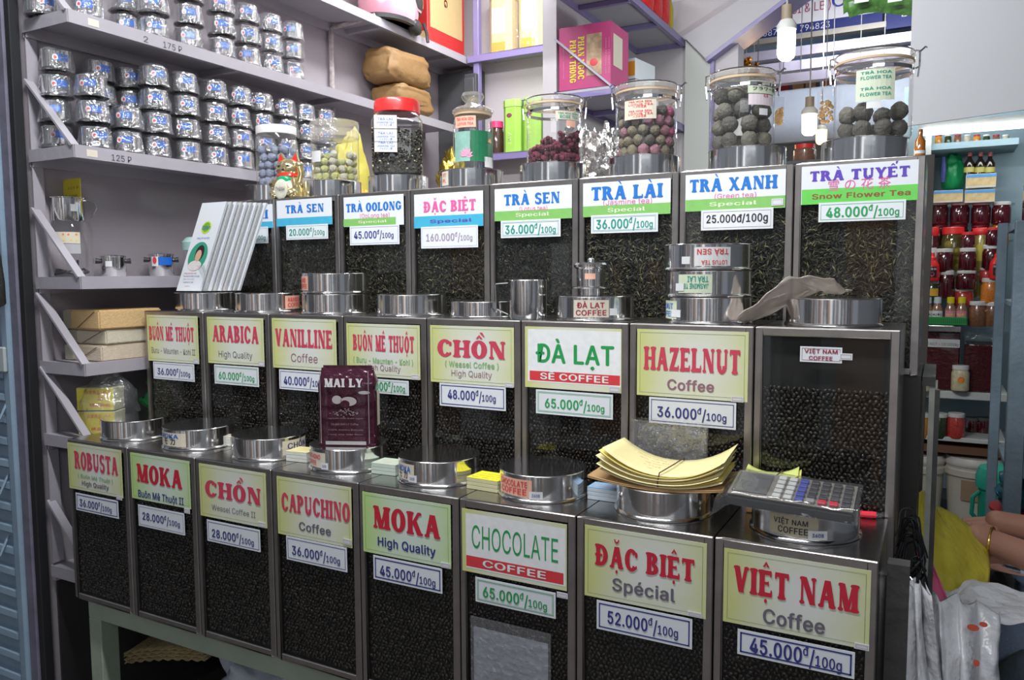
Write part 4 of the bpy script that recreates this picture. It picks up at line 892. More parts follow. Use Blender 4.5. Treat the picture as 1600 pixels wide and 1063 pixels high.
# drip filter pots
flange = M('dark_flange_steel', (.30, .29, .28), .22, 1, .2, 30)
wrapm = thin('crinkled_wrap', (.99, .99, 1.), .10, .05, .04, (.9, .92, .95), 1., 75)
def filt_parts(t, wrapd=True, r=.0345, stick=True, ang=0.0):
    MB().use(flange).lathe([(.0001, .004), (r * .8, .001), (r * 1.18, .003), (r * 1.22, .006), (r * 1.18, .009), (r * .97, .010)], n=32).build('flange', None, t, SM)
    MB().use(chrome).lathe([(r * .94, .009), (r, .012), (r, .052), (r * 1.05, .055), (r * 1.04, .0575), (r * .9, .060), (r * .3, .062), (.0001, .062)], n=32).build('cup', None, t, SM)
    if stick:
        mb = MB(); 
        for k in range(5):
            q = [ang - .25 + .9 * (k + j) / 5 for j in (0, 1)]
            mb.quad(*[((r + .0005) * math.cos(a), (r + .0005) * math.sin(a), z) for a, z in ((q[0], .026), (q[1], .028), (q[1], .046), (q[0], .044))])
        s_ = mb.build('blue_sticker', ink['brandblue'], t)
        mb = MB(); a0 = ang - .32; n = 12; mb.add([((r + .001) * math.cos(a0 + .2 * math.cos(6.283 * k / n)), (r + .001) * math.sin(a0 + .2 * math.cos(6.283 * k / n)), .035 + .0078 * math.sin(6.283 * k / n)) for k in range(n)], [tuple(range(n))]); mb.build('sticker_disc', stW, s_)
        mb = MB(); n = 10; mb.add([((r + .0014) * math.cos(a0 + .12 * math.cos(6.283 * k / n)), (r + .0014) * math.sin(a0 + .12 * math.cos(6.283 * k / n)), .034 + .0045 * math.sin(6.283 * k / n)) for k in range(n)], [tuple(range(n))]); mb.build('sticker_emblem', ink['band'], s_)
    if wrapd:
        mb = MB().use(wrapm).lathe([(r * 1.28, .002), (r * 1.24, .018), (r * 1.15, .040), (r * 1.12, .056), (r * .8, .063), (r * .15, .0655)], n=16, jit=.05); mb.build('plastic_wrap', None, t)
protoA = thing('filter_pot', 'x', 'filter pot', (0, 0, 0), group='plastic wrapped steel filter pots'); filt_parts(protoA)
variants = [protoA]
for k in range(3):
    p = thing('filter_pot', 'x', 'filter pot', (0, 0, 0), group='plastic wrapped steel filter pots'); filt_parts(p); variants.append(p)
used = set()
def pot(loc, lb, sc=1., tilt=(0, 0)):
    v = random.choice(variants); rz = camang(loc) + U(-.35, .35)
    if v.name not in used: used.add(v.name); o = v
    else: o = copy_tree(v)
    o.location = loc; o.rotation_euler = (tilt[0], tilt[1], rz); o['label'] = lb; o.scale = (sc, sc, sc)
PPIT = .0665; ords = ['first', 'second', 'third', 'fourth', 'fifth', 'sixth', 'seventh', 'eighth', 'ninth', 'tenth']; lev = ['bottom', 'second', 'third', 'fourth', 'fifth']
def stacks(z, spec, shelf):
    for n_, (px, py, x, n, nm) in enumerate(spec):
        y = at(px, py, 'x', x).y
        for k in range(n):
            lb = 'wrapped filter pot, %s of the %s on the %s pot shelf' % (lev[k], nm, shelf)
            pot((x + U(-.004, .004), y + U(-.004, .004), z + .0005 + PPIT * k), lb, 1, (0, 0))
stacks(LZ[2] + .004, [(92, 222, -.145, 4, 'stack behind the brace'), (147, 222, -.07, 3, 'first stack'), (160, 215, -.150, 4, 'rear stack behind the first'), (198, 232, -.065, 2, 'second stack'), (206, 225, -.150, 4, 'rear stack behind the second'),
  (245, 243, -.062, 4, 'third stack'), (291, 250, -.062, 4, 'fourth stack'), (337, 258, -.062, 4, 'fifth stack'), (376, 264, -.062, 4, 'sixth stack'), (412, 270, -.062, 4, 'seventh stack'), (448, 277, -.062, 4, 'eighth stack'), (479, 282, -.062, 4, 'ninth stack'), (508, 286, -.062, 4, 'tenth stack')], 'lower')
stacks(LZ[1] + .004, [(62, 22, -.15, 3, 'rear stack by the shutter'), (138, 14, -.07, 3, 'first stack'), (196, 32, -.12, 3, 'second stack'), (242, 50, -.065, 3, 'third stack'), (296, 68, -.062, 3, 'fourth stack'), (346, 86, -.062, 3, 'fifth stack'), (386, 100, -.062, 3, 'sixth stack'), (423, 115, -.065, 3, 'seventh stack'), (457, 128, -.065, 3, 'eighth stack')], 'upper')
# filter pot on the ĐÀ LẠT lid
c = cen(1, 5, LH); m = mpp(c); c.x += (923 - px_of(c)[0]) * m
t = thing('filter_pot', 'small steel filter pot with lid standing on the ĐÀ LẠT lid', 'filter pot', c)
mb = MB().use(lid_st).lathe([(.0001, 0), (.027, 0), (.027, .014), (.041, .0145), (.043, .017), (.040, .0185), (.030, .019), (.0305, .055), (.036, .059), (.0365, .064), (.033, .068), (.012, .071), (.0001, .071)], n=40); mb.build('cup', None, t, SM)
wrap(t, '', .0305, c, 914, 930, .034, .046, stP); MB().ball((0, 0, .074), .008, .008, .005).build('knob', chrome, t, SM)

# wooden scoop / folded bag leaning on the VIỆT NAM lid
from mathutils import noise
def sheet(name, f, nu, nv, mat, parent=None, thick=0, smooth=True, loc=None):
    vs = [f(i / nu, j / nv) for j in range(nv + 1) for i in range(nu + 1)]; fs = [(j * (nu + 1) + i, j * (nu + 1) + i + 1, (j + 1) * (nu + 1) + i + 1, (j + 1) * (nu + 1) + i) for j in range(nv) for i in range(nu)]
    mb = MB().add(vs, fs); o = mb.build(name, mat, parent, math.radians(60) if smooth else None, loc=loc)
    if thick: md = o.modifiers.new('thick', 'SOLIDIFY'); md.thickness = thick
    return o
def nz3(x, y, z, s=1., k=0): return noise.noise(Vector((x * s + k, y * s + k * 2, z * s - k)))
p0 = at(1150, 500, 'y', .27); p1 = at(1235, 445, 'y', .30); p2 = at(1305, 436, 'y', .33)
p0.z = max(p0.z, ROWS[1][2] + .004)
def scoop(u, v):
    a = p0.lerp(p1, min(1, u * 2)) if u < .5 else p1.lerp(p2, (u - .5) * 2)
    wd = .022 + .075 * math.sin(math.pi * min(1, u * .95)) ** .7; n = nz3(u * 5, v * 5, 0, 1.5) * .008
    return (a.x + v * wd * .55, a.y + (v - .2) * .07, a.z + math.sin(math.pi * u) * .014 - math.sin(v * 2.2) * wd * .45 * (u if u > .3 else .3) + n)
o = sheet('plastic_scoop', scoop, 24, 10, thin('dirty_plastic', (.8, .8, .8), .1, .2, .45, (.52, .44, .38), .5, 30), None, .0022); tag(o, 'curved translucent plastic scoop leaning on the large plain lid of the middle row', 'scoop')
# ------------------------------------------------------------------ things on the front row
def slab(name, label, cat, l, r_, yb_px, ytop_px, y, col, top=None, dep=.05, rz=0, group=None, lines=0):
    """small stack of printed cards lying on a tin: box with top face of another colour"""
    a = at(l, yb_px, 'z', 1.1405); 
    b = at(r_, yb_px, 'z', 1.1405); wd = (b - a).length
    t = thing(name, label, cat, ((a.x + b.x) / 2, (a.y + b.y) / 2, 1.1405), (0, 0, rz), group)
    hh = .022; n = 3
    for k in range(n): MB().box(-wd / 2 + U(0, .001), wd / 2 - U(0, .001), 0, dep, hh * k / n, hh * (k + 1) / n - .0004).build('card_bundle', col, t, bevel=.0006)
    tp = MB().box(-wd / 2, wd / 2, 0, dep, hh, hh + .0006).build('top_card', top or col, t)
    mb = MB()
    for q in range(3): text_in_xy(mb, ['Vì sức khỏe của bạn', 'cà phê nguyên chất', 'Đặc Sản Trà'][q], -wd * .42, wd * .42, dep * (.65 - .25 * q), .004, hh + .0009)
    mb.build('lettering', ink['brown'] if lines else ink['orange'], tp); return t
def text_in_xy(mb, txt, x0, x1, y, cap, z):
    v, f = sans(txt, .0); A = min(p[0] for p in v); B = max(p[0] for p in v)
    mb.add([(x0 + (p[0] - A) / (B - A) * (x1 - x0), y + p[1] / CAP * cap, z) for p in v], f)
wp = M('card_edge_white', (.62, .62, .56), .6, 0, .1, 150)
slab('card_stack', 'small white card bundle between the MOKA and CHỒN lids', 'cards', 338, 362, 697, 0, 0, wp, None, .035, .2)
slab('card_stack', 'pale yellow card bundle left of the CAPUCHINO lid', 'cards', 443, 483, 722, 0, 0, wp, M('card_top_lemon', (.70, .68, .35), .5, 0, .1, 60), .05, .1)
slab('card_stack', 'pale green card bundle between the CAPUCHINO and MOKA lids', 'cards', 576, 622, 742, 0, 0, M('card_edge_green', (.50, .58, .50), .6), M('card_top_sage', (.50, .60, .50), .5, 0, .1, 60), .05, .05)
slab('card_stack', 'bright yellow card bundle left of the CHOCOLATE lid', 'cards', 724, 782, 767, 0, 0, M('card_edge_yellow', (.58, .56, .33), .6), M('card_top_yellow', (.80, .74, .03), .5, 0, .05, 60), .055, -.05, lines=1)
slab('card_stack', 'pale blue card bundle between the CHOCOLATE and ĐẶC BIỆT lids', 'cards', 915, 968, 783, 0, 0, M('card_edge_blue', (.50, .58, .66), .5), M('card_top_blue', (.25, .45, .68), .5, 0, .3, 60), .04, .0)
# coffee pack
c = cen(0, 3, LH); m = mpp(c); c = c + Vector(((551 - px_of(c)[0]) * m + .002, -.01, 0)); hh = 118 * m * 1.0; ww = 45 * m
t = thing('coffee_pack', 'shiny dark maroon vacuum coffee pack printed MAI LY', 'coffee pack', c, (0, 0, .42))
mar = M('maroon_foil', (.055, .008, .022), .16, .3, .3, 20, .35, 45, coat=.6)
def packf(u, v):
    a = 2 * math.pi * u; x = math.copysign(abs(math.cos(a)) ** .3, math.cos(a)) * ww; y = math.copysign(abs(math.sin(a)) ** .45, math.sin(a)) * .021
    tp = 1 - .10 * max(0, v - .85) / .15 if v > .85 else (1 - .05 * (1 - v / .1) if v < .1 else 1)
    yq = 1 if v < .8 else max(.06, 1 - (v - .8) / .2 * .94)
    return (x * tp + nz3(x, v, y, 9) * .003, y * yq + nz3(x, v * 2, y, 7, 3) * .004 * (1 if y > 0 else .4), v * hh)
sheet('pack', packf, 40, 24, mar, t)
MB().box(-ww, ww, -.020, .020, 0, .004).build('pack_base', mar, t)
foil_silver = M('silver_print', (.55, .52, .52), .3, .6, .15, 80)
mb = MB(); text_into(mb, 'MAI LY', -ww * .70, ww * .62, hh * .765, hh * .11, -.0262, 'fat'); mb.build('lettering', M('pack_white', (.75, .72, .72), .4), t)
mb = MB(); 
for (tx, x0, x1, z, cp) in (('Cà phê MAI LY Coffee', -.5, .45, .27, .025), ('nguyên chất thơm ngon', -.6, .6, .35, .018), ('100% Arabica Robusta', -.6, .6, .20, .018), ('rang xay Việt Nam', -.6, .6, .14, .016)): text_into(mb, tx, x0 * ww, x1 * ww, z * hh, cp * hh, -.0262)
for k in range(70):
    a = U(0, 6.28); rr_ = U(.0, 1); px_ = rr_ * .55 * ww * math.cos(a) ; pz = hh * .45 + rr_ * .1 * hh * math.sin(a) * (.4 if rr_ > .6 else 1) - hh * .02
    mb.add([(px_ + .0014 * math.cos(q) , -.0262, pz + .0009 * math.sin(q)) for q in (0, 1, 2, 3, 4, 5)], [(0, 1, 2, 3, 4, 5)])
mb.build('bean_print', M('pack_grey', (.30, .24, .25), .4), t)
# cup and saucer emblem
mb = MB()
def ell(cx, cz, rx, rz, y, n=20, a0=0, a1=6.2832): return [(cx + rx * math.cos(a0 + (a1 - a0) * k / n), y, cz + rz * math.sin(a0 + (a1 - a0) * k / n)) for k in range(n)]
mb.add(ell(-ww * .28, hh * .60, ww * .17, hh * .055, -.0264), [tuple(range(20))]); mb.add(ell(ww * .12, hh * .58, ww * .28, hh * .06, -.0264), [tuple(range(20))]); mb.add(ell(ww * .66, hh * .695, ww * .2, hh * .022, -.0264), [tuple(range(20))])
mb.build('emblem', M('pack_grey2', (.42, .38, .38), .4), t)
mb = MB(); mb.add(ell(ww * .0, hh * .545, ww * .16, hh * .05, -.0266), [tuple(range(20))]); mb.build('emblem_shadow_ink', mar, t)
MB().box(-ww * .86, -ww * .84, -.0264, -.026, hh * .03, hh * .97).box(ww * .80, ww * .82, -.0264, -.026, hh * .03, hh * .97).build('seam_line', foil_silver, t)
MB().box(-ww * .7, ww * .7, -.0268, -.026, hh * .015, hh * .06).build('silver_strip', foil_silver, t)
MB().box(ww * 1.03, ww * 1.035, -.008, .012, hh * .25, hh * .70).build('side_label', stC, t)
MB().box(-ww * .85, ww * .85, -.001, .001, hh * .985, hh * 1.03).build('top_seal', mar, t)
# yellow paper bundle
def papers(c, lx, ly, n, mats, curl, rz, root_lb, rubber=True, base=None, dz=0):
    t = thing('paper_bundle', root_lb, 'paper', c, (0, 0, rz))
    for k in range(n):
        sx = U(-.006, .006); sy_ = U(-.006, .006); q = k / max(1, n - 1)
        def f(u, v):
            X = (u - .5) * lx; Y = (v - .5) * ly; cc = curl * (.55 + .45 * q)
            return (X + sx, Y + sy_, .006 + k * .0023 + cc * ((abs(X) / (lx / 2)) ** 2.2) * .036 + cc * .006 * (Y / ly) * 2 * (X / lx))
        sheet('sheet', f, 14, 5, mats[k % len(mats)], t, .0009)
    if base is not None:
        for k in range(2):
            def g(u, v): X = (u - .5) * lx * 1.12; Y = (v - .5) * ly * 1.06; return (X - .008, Y, .001 + k * .0025 + (abs(X) / (lx / 2)) ** 2 * .008)
            sheet('kraft_sheet', g, 10, 4, base, t, .002)
    if rubber:
        zt = .0085 + n * .0023; MB().tube([(0.0, -ly * .51, .001), (0.0, -ly * .52, zt * .5), (.002, -ly * .49, zt), (.01, 0, zt + .001), (.014, ly * .49, zt), (.014, ly * .52, zt * .5), (.012, ly * .51, .001)], .0011, 6).build('rubber_band', M('rubber_band', (.08, .04, .02), .5), t)
    return t
c = cen(0, 6, LH + .0015); c.y += .0
yp = [M('paper_cream', (.80, .70, .40), .6, 0, .06, 20), M('paper_yellow', (.78, .64, .16), .6, 0, .1, 20), M('paper_cream2', (.78, .68, .34), .6, 0, .06, 20)]
kraft = M('kraft_paper', (.42, .25, .10), .65, 0, .12, 30)
tt_ = papers(c + Vector((.01, -.01, 0)), .205, .125, 9, yp, 1.0, .05, 'bundle of curled yellow paper sheets held by a rubber band', True, kraft)
mb = MB()
for k in range(5): text_in_xy(mb, ['hạt điều rang muối', 'trà sen cà phê', 'mứt gừng bánh', 'số lượng', 'cà phê chồn'][k], -.085, .02 - .01 * k, .035 - .016 * k, .006, .031)
mb.v = [(x, y, .006 + 8 * .0023 + ((abs(x) / .1025) ** 2.2) * .036 + .0016) for x, y, z in mb.v]; mb.build('faded_print', M('faded_red', (.74, .50, .30), .6), tt_)
c = at(1210, 752, 'y', .20); c.z = 1.1408
t2 = papers(Vector((c.x, .185, 1.1408 + .0)), .085, .06, 8, [M('paper_lemon', (.72, .70, .15), .6), M('paper_lime', (.62, .68, .20), .6)], .35, .12, 'small bundle of yellow slips on a kraft packet against the middle row', True, None)
MB().box(-.045, .045, -.03, .03, -.0, .006).build('kraft_packet', kraft, t2)
t2.location.z += .038; MB().box(-.042, .042, -.028, .03, -.038, 0).build('kraft_block', kraft, t2, bevel=.002)
# clear bags standing behind
p = at(1045, 735, 'y', .205); a = at(985, 652, 'y', .205); b = at(1112, 652, 'y', .205)
t = thing('clear_bag_stack', 'sheaf of clear cellophane bags leaning against the HAZELNUT tin', 'bags', (p.x, .200, 1.1405))
for k in range(4):
    def f(u, v): 
        return (a.x - p.x + (b.x - a.x) * (u * (.95 - .04 * k)) + .003 * k, .012 - v * .0 + k * .004 + nz3(u * 3, v * 3, k, 2.2, k) * .007, v * (a.z - 1.1405 - .006 * k))
    sheet('bag', f, 16, 12, bagm, t)
# calculator in a plastic cover
c = cen(0, 7, LH + .001); m = mpp(c)
cc = at(1240, 775, 'z', 1.205)
t = thing('calculator', 'desk calculator in a clear plastic cover lying on the VIỆT NAM COFFEE lid', 'calculator', (cc.x - .003, cc.y + .012, 1.1925), (.16, .04, .02))
MB().box(-.095, .093, -.05, .052, 0, .018).build('case', M('calc_black', (.03, .03, .033), .35), t, bevel=.004, seg=2)
MB().box(-.092, .090, -.047, .049, .018, .0195).build('face_plate', M('calc_plate', (.32, .29, .25), .35, .4), t)
MB().box(-.088, -.035, -.035, .04, .0195, .021).build('screen', M('calc_screen', (.10, .10, .10), .2), t)
kc = {'w': M('key_white', (.55, .55, .52), .4), 'b': M('key_blue', (.04, .06, .32), .4), 'k': M('key_black', (.035, .035, .04), .4), 'r': M('key_red', (.5, .02, .04), .4), 'g': M('key_grey', (.25, .24, .24), .4)}
for ci, colk in enumerate('wwbkkkk'):
    for ri in range(5):
        kk = colk
        if ci in (4, 5) and ri == 0: kk = 'r'
        if ci == 3 and ri == 0: kk = 'g'
        x = -.026 + ci * .0165; y = -.042 + ri * .017
        MB().box(x, x + .0125, y, y + .012, .0195, .0245).build('key', kc[kk], t, bevel=.0012)
def cv(u, v): return (-.112 + .21 * u, -.062 + .122 * v, .0265 + nz3(u * 4, v * 4, 1, 1.7) * .004 - (.02 * max(0, abs(v - .5) - .4) / .1) - (.022 * max(0, .12 - u) / .12))
sheet('plastic_cover', cv, 22, 12, thin('cover_film', (.92, .92, .93), .0, .06, .04, (.6, .6, .6), .25, 30), t)
# red pen
c = at(1345, 803, 'z', 1.147); d = at(1388, 806, 'z', 1.147)
t = thing('ballpoint_pen', 'red gripped clear ballpoint pen beside the VIỆT NAM COFFEE lid', 'pen', (c.x, c.y, 1.1465))
v = (d - c); MB().tube([(0, 0, 0), v * .55], .0055, 10).build('grip', M('pen_red', (.8, .02, .05), .3), t, SM)
MB().tube([v * .55, v * .8, v * 1.0], [.0045, .003, .0008], 10).build('tip', jarm, t, SM); MB().tube([v * -.9, v * 0], .0045, 10).build('barrel', jarm, t, SM)
# ================================================================== left shelves, upper shelves
yel = M('note_yellow', (.72, .58, .04), .5, 0, .06)
a = at(84, 278, 'x', -.15); b = at(133, 312, 'x', -.15)
# glass jar, filter and note on the fourth shelf
z4 = LZ[3] + .0005
c = Vector((-.108, at(112, 433, 'x', -.06).y + .03, z4)); c = at(112, 428, 'y', .145); c.z = z4; m = mpp(c); r = 32 * m; h = 86 * m
t = thing('glass_jar', 'clear glass jar with an orange flecked label and black cord inside', 'jar', c)
MB().use(jarm).lathe([(.0001, .001), (r * .95, .001), (r, .008), (r, h * .82), (r * .9, h * .92), (r * .86, h)], n=36).build('body', None, t, SM)
wrap(t, '', r, c, 90, 126, h * .60, h * .80, stC, [('•  • •  •', 'orange', .1, .9, .55, .9), ('• •  • •', 'flower', .2, .9, .1, .4)]); wrap(t, '', r, c, 96, 126, h * .42, h * .59, M('sticker_faint', (.45, .44, .46), .5))
MB().use(blk_plastic).tube([(r * .75 * math.cos(k * .9) * (.5 + .5 * ((k * 7) % 5) / 5), r * .75 * math.sin(k * .9), .006 + .02 * ((k * 3) % 7) / 7) for k in range(34)] + [(r * .5, 0, .02), (r * .8, -.01, h * .3)], .0035, 6).build('black_cord', None, t, SM)
t = thing('filter_pot', 'tall steel drip filter with a ring handle on top of the glass jar', 'filter pot', c + Vector((0, 0, h + .001))); rf = 24 * m; hf = 36 * m
MB().use(lid_st).lathe([(.0001, 0), (rf * .97, 0), (rf, .003), (rf, hf - .003), (rf * 1.1, hf - .002), (rf * 1.1, hf), (rf * .98, hf), (rf * .96, .006), (.0001, .006)], n=40).build('cup', None, t, SM)
wrap(t, '', rf, c, 115, 124, hf * .4, hf * .7, stW)
th = camang(c) + 1.2; d = Vector((math.cos(th), math.sin(th), 0))
MB().use(chrome).tube([d * rf * 1.0 + Vector((0, 0, hf * .9)), d * rf * 1.6 + Vector((0, 0, hf * .85)), d * rf * 1.75 + Vector((0, 0, hf * .55)), d * rf * 1.4 + Vector((0, 0, hf * .15))], .0015, 6).build('ring_handle', None, t, SM)
nt_ = MB().box(0, .0015, -.03, .03, 0, .0); a = at(84, 305, 'y', .17); b = at(133, 279, 'y', .17)
t = thing('price_note', 'yellow handwritten note standing in the steel filter on the jar', 'note', (a.x, .155, c.z + h + hf * .35))
MB().box(0, b.x - a.x, 0, .0015, 0, b.z - (c.z + h + hf * .35)).build('card', yel, t)
mb = MB(); W_ = b.x - a.x; H_ = b.z - (c.z + h + hf * .35); text_into(mb, 'Y  35k .  125 P', W_ * .1, W_ * .95, H_ * .70, H_ * .07, -.0004); text_into(mb, 'Phin cà phê', W_ * .1, W_ * .9, H_ * .48, H_ * .07, -.0004); mb.build('handwriting', ink['brown'], t)
def handled_pot(px, py_b, wpx, hpx, y, label, sticker):
    c = at(px, py_b, 'y', y); c.z = z4; m = mpp(c); r = wpx / 2 * m; h = hpx * m
    t = thing('handled_pot', label, 'pot', c)
    MB().use(lid_st).lathe([(.0001, 0), (r * .95, 0), (r * .97, .006), (r, .008), (r, h - .006), (r * 1.06, h - .005), (r * 1.06, h - .002), (r * .9, h), (.0001, h + .002)], n=40).build('body', None, t, SM)
    th = camang(c)
    for s in (-1, 1):
        d = Vector((math.cos(th + s * 1.5), math.sin(th + s * 1.5), 0)); MB().tube([d * r * .98 + Vector((0, 0, h * .72)), d * r * 1.38 + Vector((0, 0, h * .74))], [.006, .008], 8).build('handle', blk_plastic, t, SM)
    if sticker:
        wrap(t, '', r, c, px - wpx * .25, px + wpx * .42, h * .5, h * .84, ink['brandblue']); wrap(t, '', r, c, px - wpx * .36, px - wpx * .12, h * .46, h * .86, stW, [('●', 'band', .2, .8, .25, .75)], thick=.001)
    else: wrap(t, '', r, c, px - wpx * .3, px - wpx * .05, h * .48, h * .72, stW)
    return t
handled_pot(190, 430, 44, 44, .37, 'steel lidded pot with black side handles half hidden behind another', False)
handled_pot(178, 430, 36, 34, .235, 'small steel pot with black side handles and a white price tag', False)
handled_pot(253, 432, 36, 36, .40, 'steel pot with black side handles and a blue sticker by the wall', True)
# teal lidded jar behind the leaflets
c = at(312, 455, 'y', .47); c.z = LZ[3]; c.x = min(c.x, -.06); m = mpp(c)
t = thing('plastic_tub', 'clear plastic tub with a pale teal lid behind the leaflets', 'tub', (-.075, .50, LZ[3] + .0005))
MB().use(jarm).lathe([(.0001, .001), (.045, .001), (.05, .01), (.05, .085), (.052, .09)], n=30).build('body', None, t, SM); MB().lathe([(.053, .08), (.054, .105), (.04, .12), (.0001, .122)], n=30).build('lid', M('teal_lid', (.35, .52, .48), .5), t, SM)
# paper blocks on the fifth shelf
z5 = LZ[4] + .0005
for k, (l, r_, tp, bt, col, lb) in enumerate([(75, 203, 537, 560, (.60, .50, .38), 'bottom cream paper block of the three on the fifth shelf'), (83, 199, 517, 538, (.60, .54, .42), 'middle cream paper block of the three on the fifth shelf'), (72, 192, 489, 517, (.62, .42, .20), 'top tan paper block of the three on the fifth shelf')]):
    zz = z5 + [0, .046, .087][k]; hh_ = [.044, .039, .052][k]
    t = thing('paper_block', lb, 'paper', (-.10 + .002 * k, .12 + [0, .012, -.004][k], zz), (0, 0, [0, .02, -.02][k]))
    MB().box(-.078, .078, .0, .19, 0, hh_).build('block', M('block_%d' % k, col, .7, 0, .12, 90, .2, 200), t, bevel=.004, seg=2)
    MB().beam((-.02, -.0015, .002), (.06, -.0015, hh_ - .004), .001, .0012).build('string', M('dark_string', (.12, .07, .05), .8), t)
    MB().box(-.0795, -.045, -.001, .19, .002, hh_ - .002).build('wrapper_end', M('wrapper_olive', (.36, .34, .26), .6), t)
# bag of yellow boxes on the sixth shelf
z6 = LZ[5] + .02
q0 = at(140, 682, 'y', .12)
for j, (dx, dz, lb) in enumerate([(0, 0, 'lower yellow printed box inside the knotted clear bag'), (-.002, .0655, 'upper yellow printed box inside the knotted clear bag')]):
    t = thing('yellow_box', lb, 'box', (-.065 + dx, .12, z6 + dz - .019), (0, 0, .5))
    MB().box(-.045, .055, 0, .06, 0, .063).build('box', M('box_cream', (.55, .54, .34), .5, 0, .1, 60), t, bevel=.0015)
    f_ = MB().box(-.044, .054, -.001, -.0001, .002, .061).build('front_print', M('box_yellow', (.72, .62, .06), .45), t)
    mb = MB(); text_into(mb, '良質商品 · 純正', -.02, .048, .046, .006, -.0013); text_into(mb, '玉石 牌', .012, .036, .03, .010, -.0013); text_into(mb, '精選特級', -.01, .045, .012, .005, -.0013); mb.build('lettering', ink['band'], f_)
def blob_bag(name, label, cat, c, rx, ry, rz, mat, amp=.25, fr=3., seed=0, knot=None, n=40, m=26, flat=.75, group=None, kind=None):
    """crumpled plastic bag: a noisy ellipsoid squashed on its base, optional gathered knot"""
    def f(u, v):
        a = 2 * math.pi * u; th = math.pi * v
        x, y, z = math.sin(th) * math.cos(a), math.sin(th) * math.sin(a), math.cos(th)
        q = 1 + amp * nz3(x, y, z, fr, seed) + amp * .5 * nz3(x, y, z, fr * 2.7, seed + 5) + amp * .25 * abs(nz3(x, y, z, fr * 6, seed + 9))
        if z < -flat: z = -flat + (z + flat) * .15
        if knot and z > .55: k = (z - .55) / .45; x *= 1 - .5 * k; y *= 1 - .5 * k; z += k * k * knot
        return (x * q * rx, y * q * ry, (z + flat) * rz * (q if z > -flat else 1))
    t = thing(name, label, cat, c, group=group)
    sheet('bag', f, n, m, mat, t); return t
t = blob_bag('clear_bag', 'knotted clear plastic bag wrapping two yellow boxes on the sixth shelf', 'bag', (-.062, .165, z6 - .019), .068, .075, .088, bagm, .12, 2.5, 3, .55)
MB().tube([(-.012, 0, .168), (0, .01, .172), (.012, 0, .168), (0, -.012, .166)], .002, 6, True).build('rubber_tie', ink['brown'], t)
greenbag = M('green_plastic', (.02, .30, .08), .3, 0, .3, 20, .4, 30)
blob_bag('green_bag', 'crumpled green plastic bag behind the yellow boxes on the sixth shelf', 'bag', (-.065, .42, LZ[5] + .001), .055, .13, .085, greenbag, .35, 2.6, 8)
blob_bag('clear_bag', 'dusty clear plastic bag on the lowest wall shelf beside the ROBUSTA tin', 'bag', (-.09, .16, LZ[6] + .001), .06, .07, .08, thin('dusty_bag', (.9, .9, .9), .12, .15, .3, (.5, .5, .42), .8, 40), .2, 2.5, 14, .3)
# kraft bags on the top shelf end
kb = M('brown_kraft_bag', (.27, .15, .055), .62, 0, .15, 14, .5, 22)
def kraft_bag(c, lx, ly, lz, rz, label, seed):
    t = thing('paper_sack', label, 'bag', c, (0, 0, rz))
    def f(u, v):
        th = math.pi * v; a = 2 * math.pi * u; p = lambda q, e: math.copysign(abs(q) ** e, q)
        x = p(math.sin(th), .35) * p(math.cos(a), .4); y = p(math.sin(th), .35) * p(math.sin(a), .4); z = p(math.cos(th), .5)
        n = 1 + nz3(x, y, z, 1.3, seed) * .12 - abs(nz3(x * 1.2, y, z * 1.6, 2.0, seed + 3)) * .16
        return (x * lx * n, y * ly * n, (z * n * .5 + .5) * lz if z > 0 else (z * .5 + .5) * lz)
    sheet('bag', f, 44, 26, kb, t)
    MB().box(lx * .93, lx * .985, -ly * .55, ly * .6, lz * .30, lz * .46, Matrix.Rotation(.12, 4, 'X')).build('folded_flap', kb, t, bevel=.004, seg=2); return t
kraft_bag((-.100, 1.60, LZ[1] + .004), .085, .13, .12, 0, 'lower tan paper sack behind the red capped jar', 2)
kraft_bag((-.100, 1.57, LZ[1] + .120), .085, .16, .135, .0, 'upper crumpled brown paper sack lying on another under the top shelf', 6)
# yellow cloth bag at shelf end
ymat = M('mustard_cloth', (.55, .48, .08), .55, 0, .15, 10, .3, 18)
t = blob_bag('yellow_bag', 'mustard yellow plastic bag hanging at the end of the pot shelf', 'bag', (.03, 1.10, 1.70), .05, .075, .21, ymat, .15, 1.8, 21)
t2 = blob_bag('orange_bag', 'orange yellow plastic bag below the mustard bag behind the green ball jar', 'bag', (.115, 1.04, 1.70), .035, .04, .09, M('orange_plastic', (.75, .38, .03), .4, 0, .2, 10, .3, 20), .2, 2, 23)
# helmet and red carton on the top shelf
hc = at(603, 20, 'x', -.10); zt0 = LZ[0] + .004
t = thing('helmet', 'shiny pink open face motorcycle helmet with black visor on the top shelf', 'helmet', (-.07, hc.y - .02, zt0), (0, 0, .2)); t.scale = (.82, .95, .95)
pinkh = M('pink_gloss', (.80, .32, .40), .18, 0, .05, 5, coat=1.)
MB().use(pinkh).lathe([(.120, .0), (.132, .03), (.14, .08), (.135, .13), (.115, .18), (.075, .215), (.03, .232), (.0001, .235)], n=40, sy=1.18).build('shell', None, t, SM)
MB().lathe([(.121, -.0), (.1345, .004), (.1345, .022), (.120, .022)], n=40, sy=1.18).build('rim_trim', blk_plastic, t, SM)
MB().use(blk_plastic).ball((.02, .055, .125), .125, .12, .105, 20, 12).build('visor', None, t, SM); MB().use(blk_plastic).ball((.115, .045, .012), .03, .055, .035, 12, 8).build('ear_cutout', None, t, SM); MB().box(.134, .137, .03, .075, .075, .085).build('vent_mark', M('vent_grey', (.35, .2, .22), .4), t)
MB().tube([(.125, .12, .05), (.135, .135, .01), (.14, .137, -.03)], .008, 6).build('chin_strap', blk_plastic, t, SM)
t = thing('gift_carton', 'red and cream printed cardboard carton at the end of the top shelf', 'carton', (-.185, 1.70, zt0))
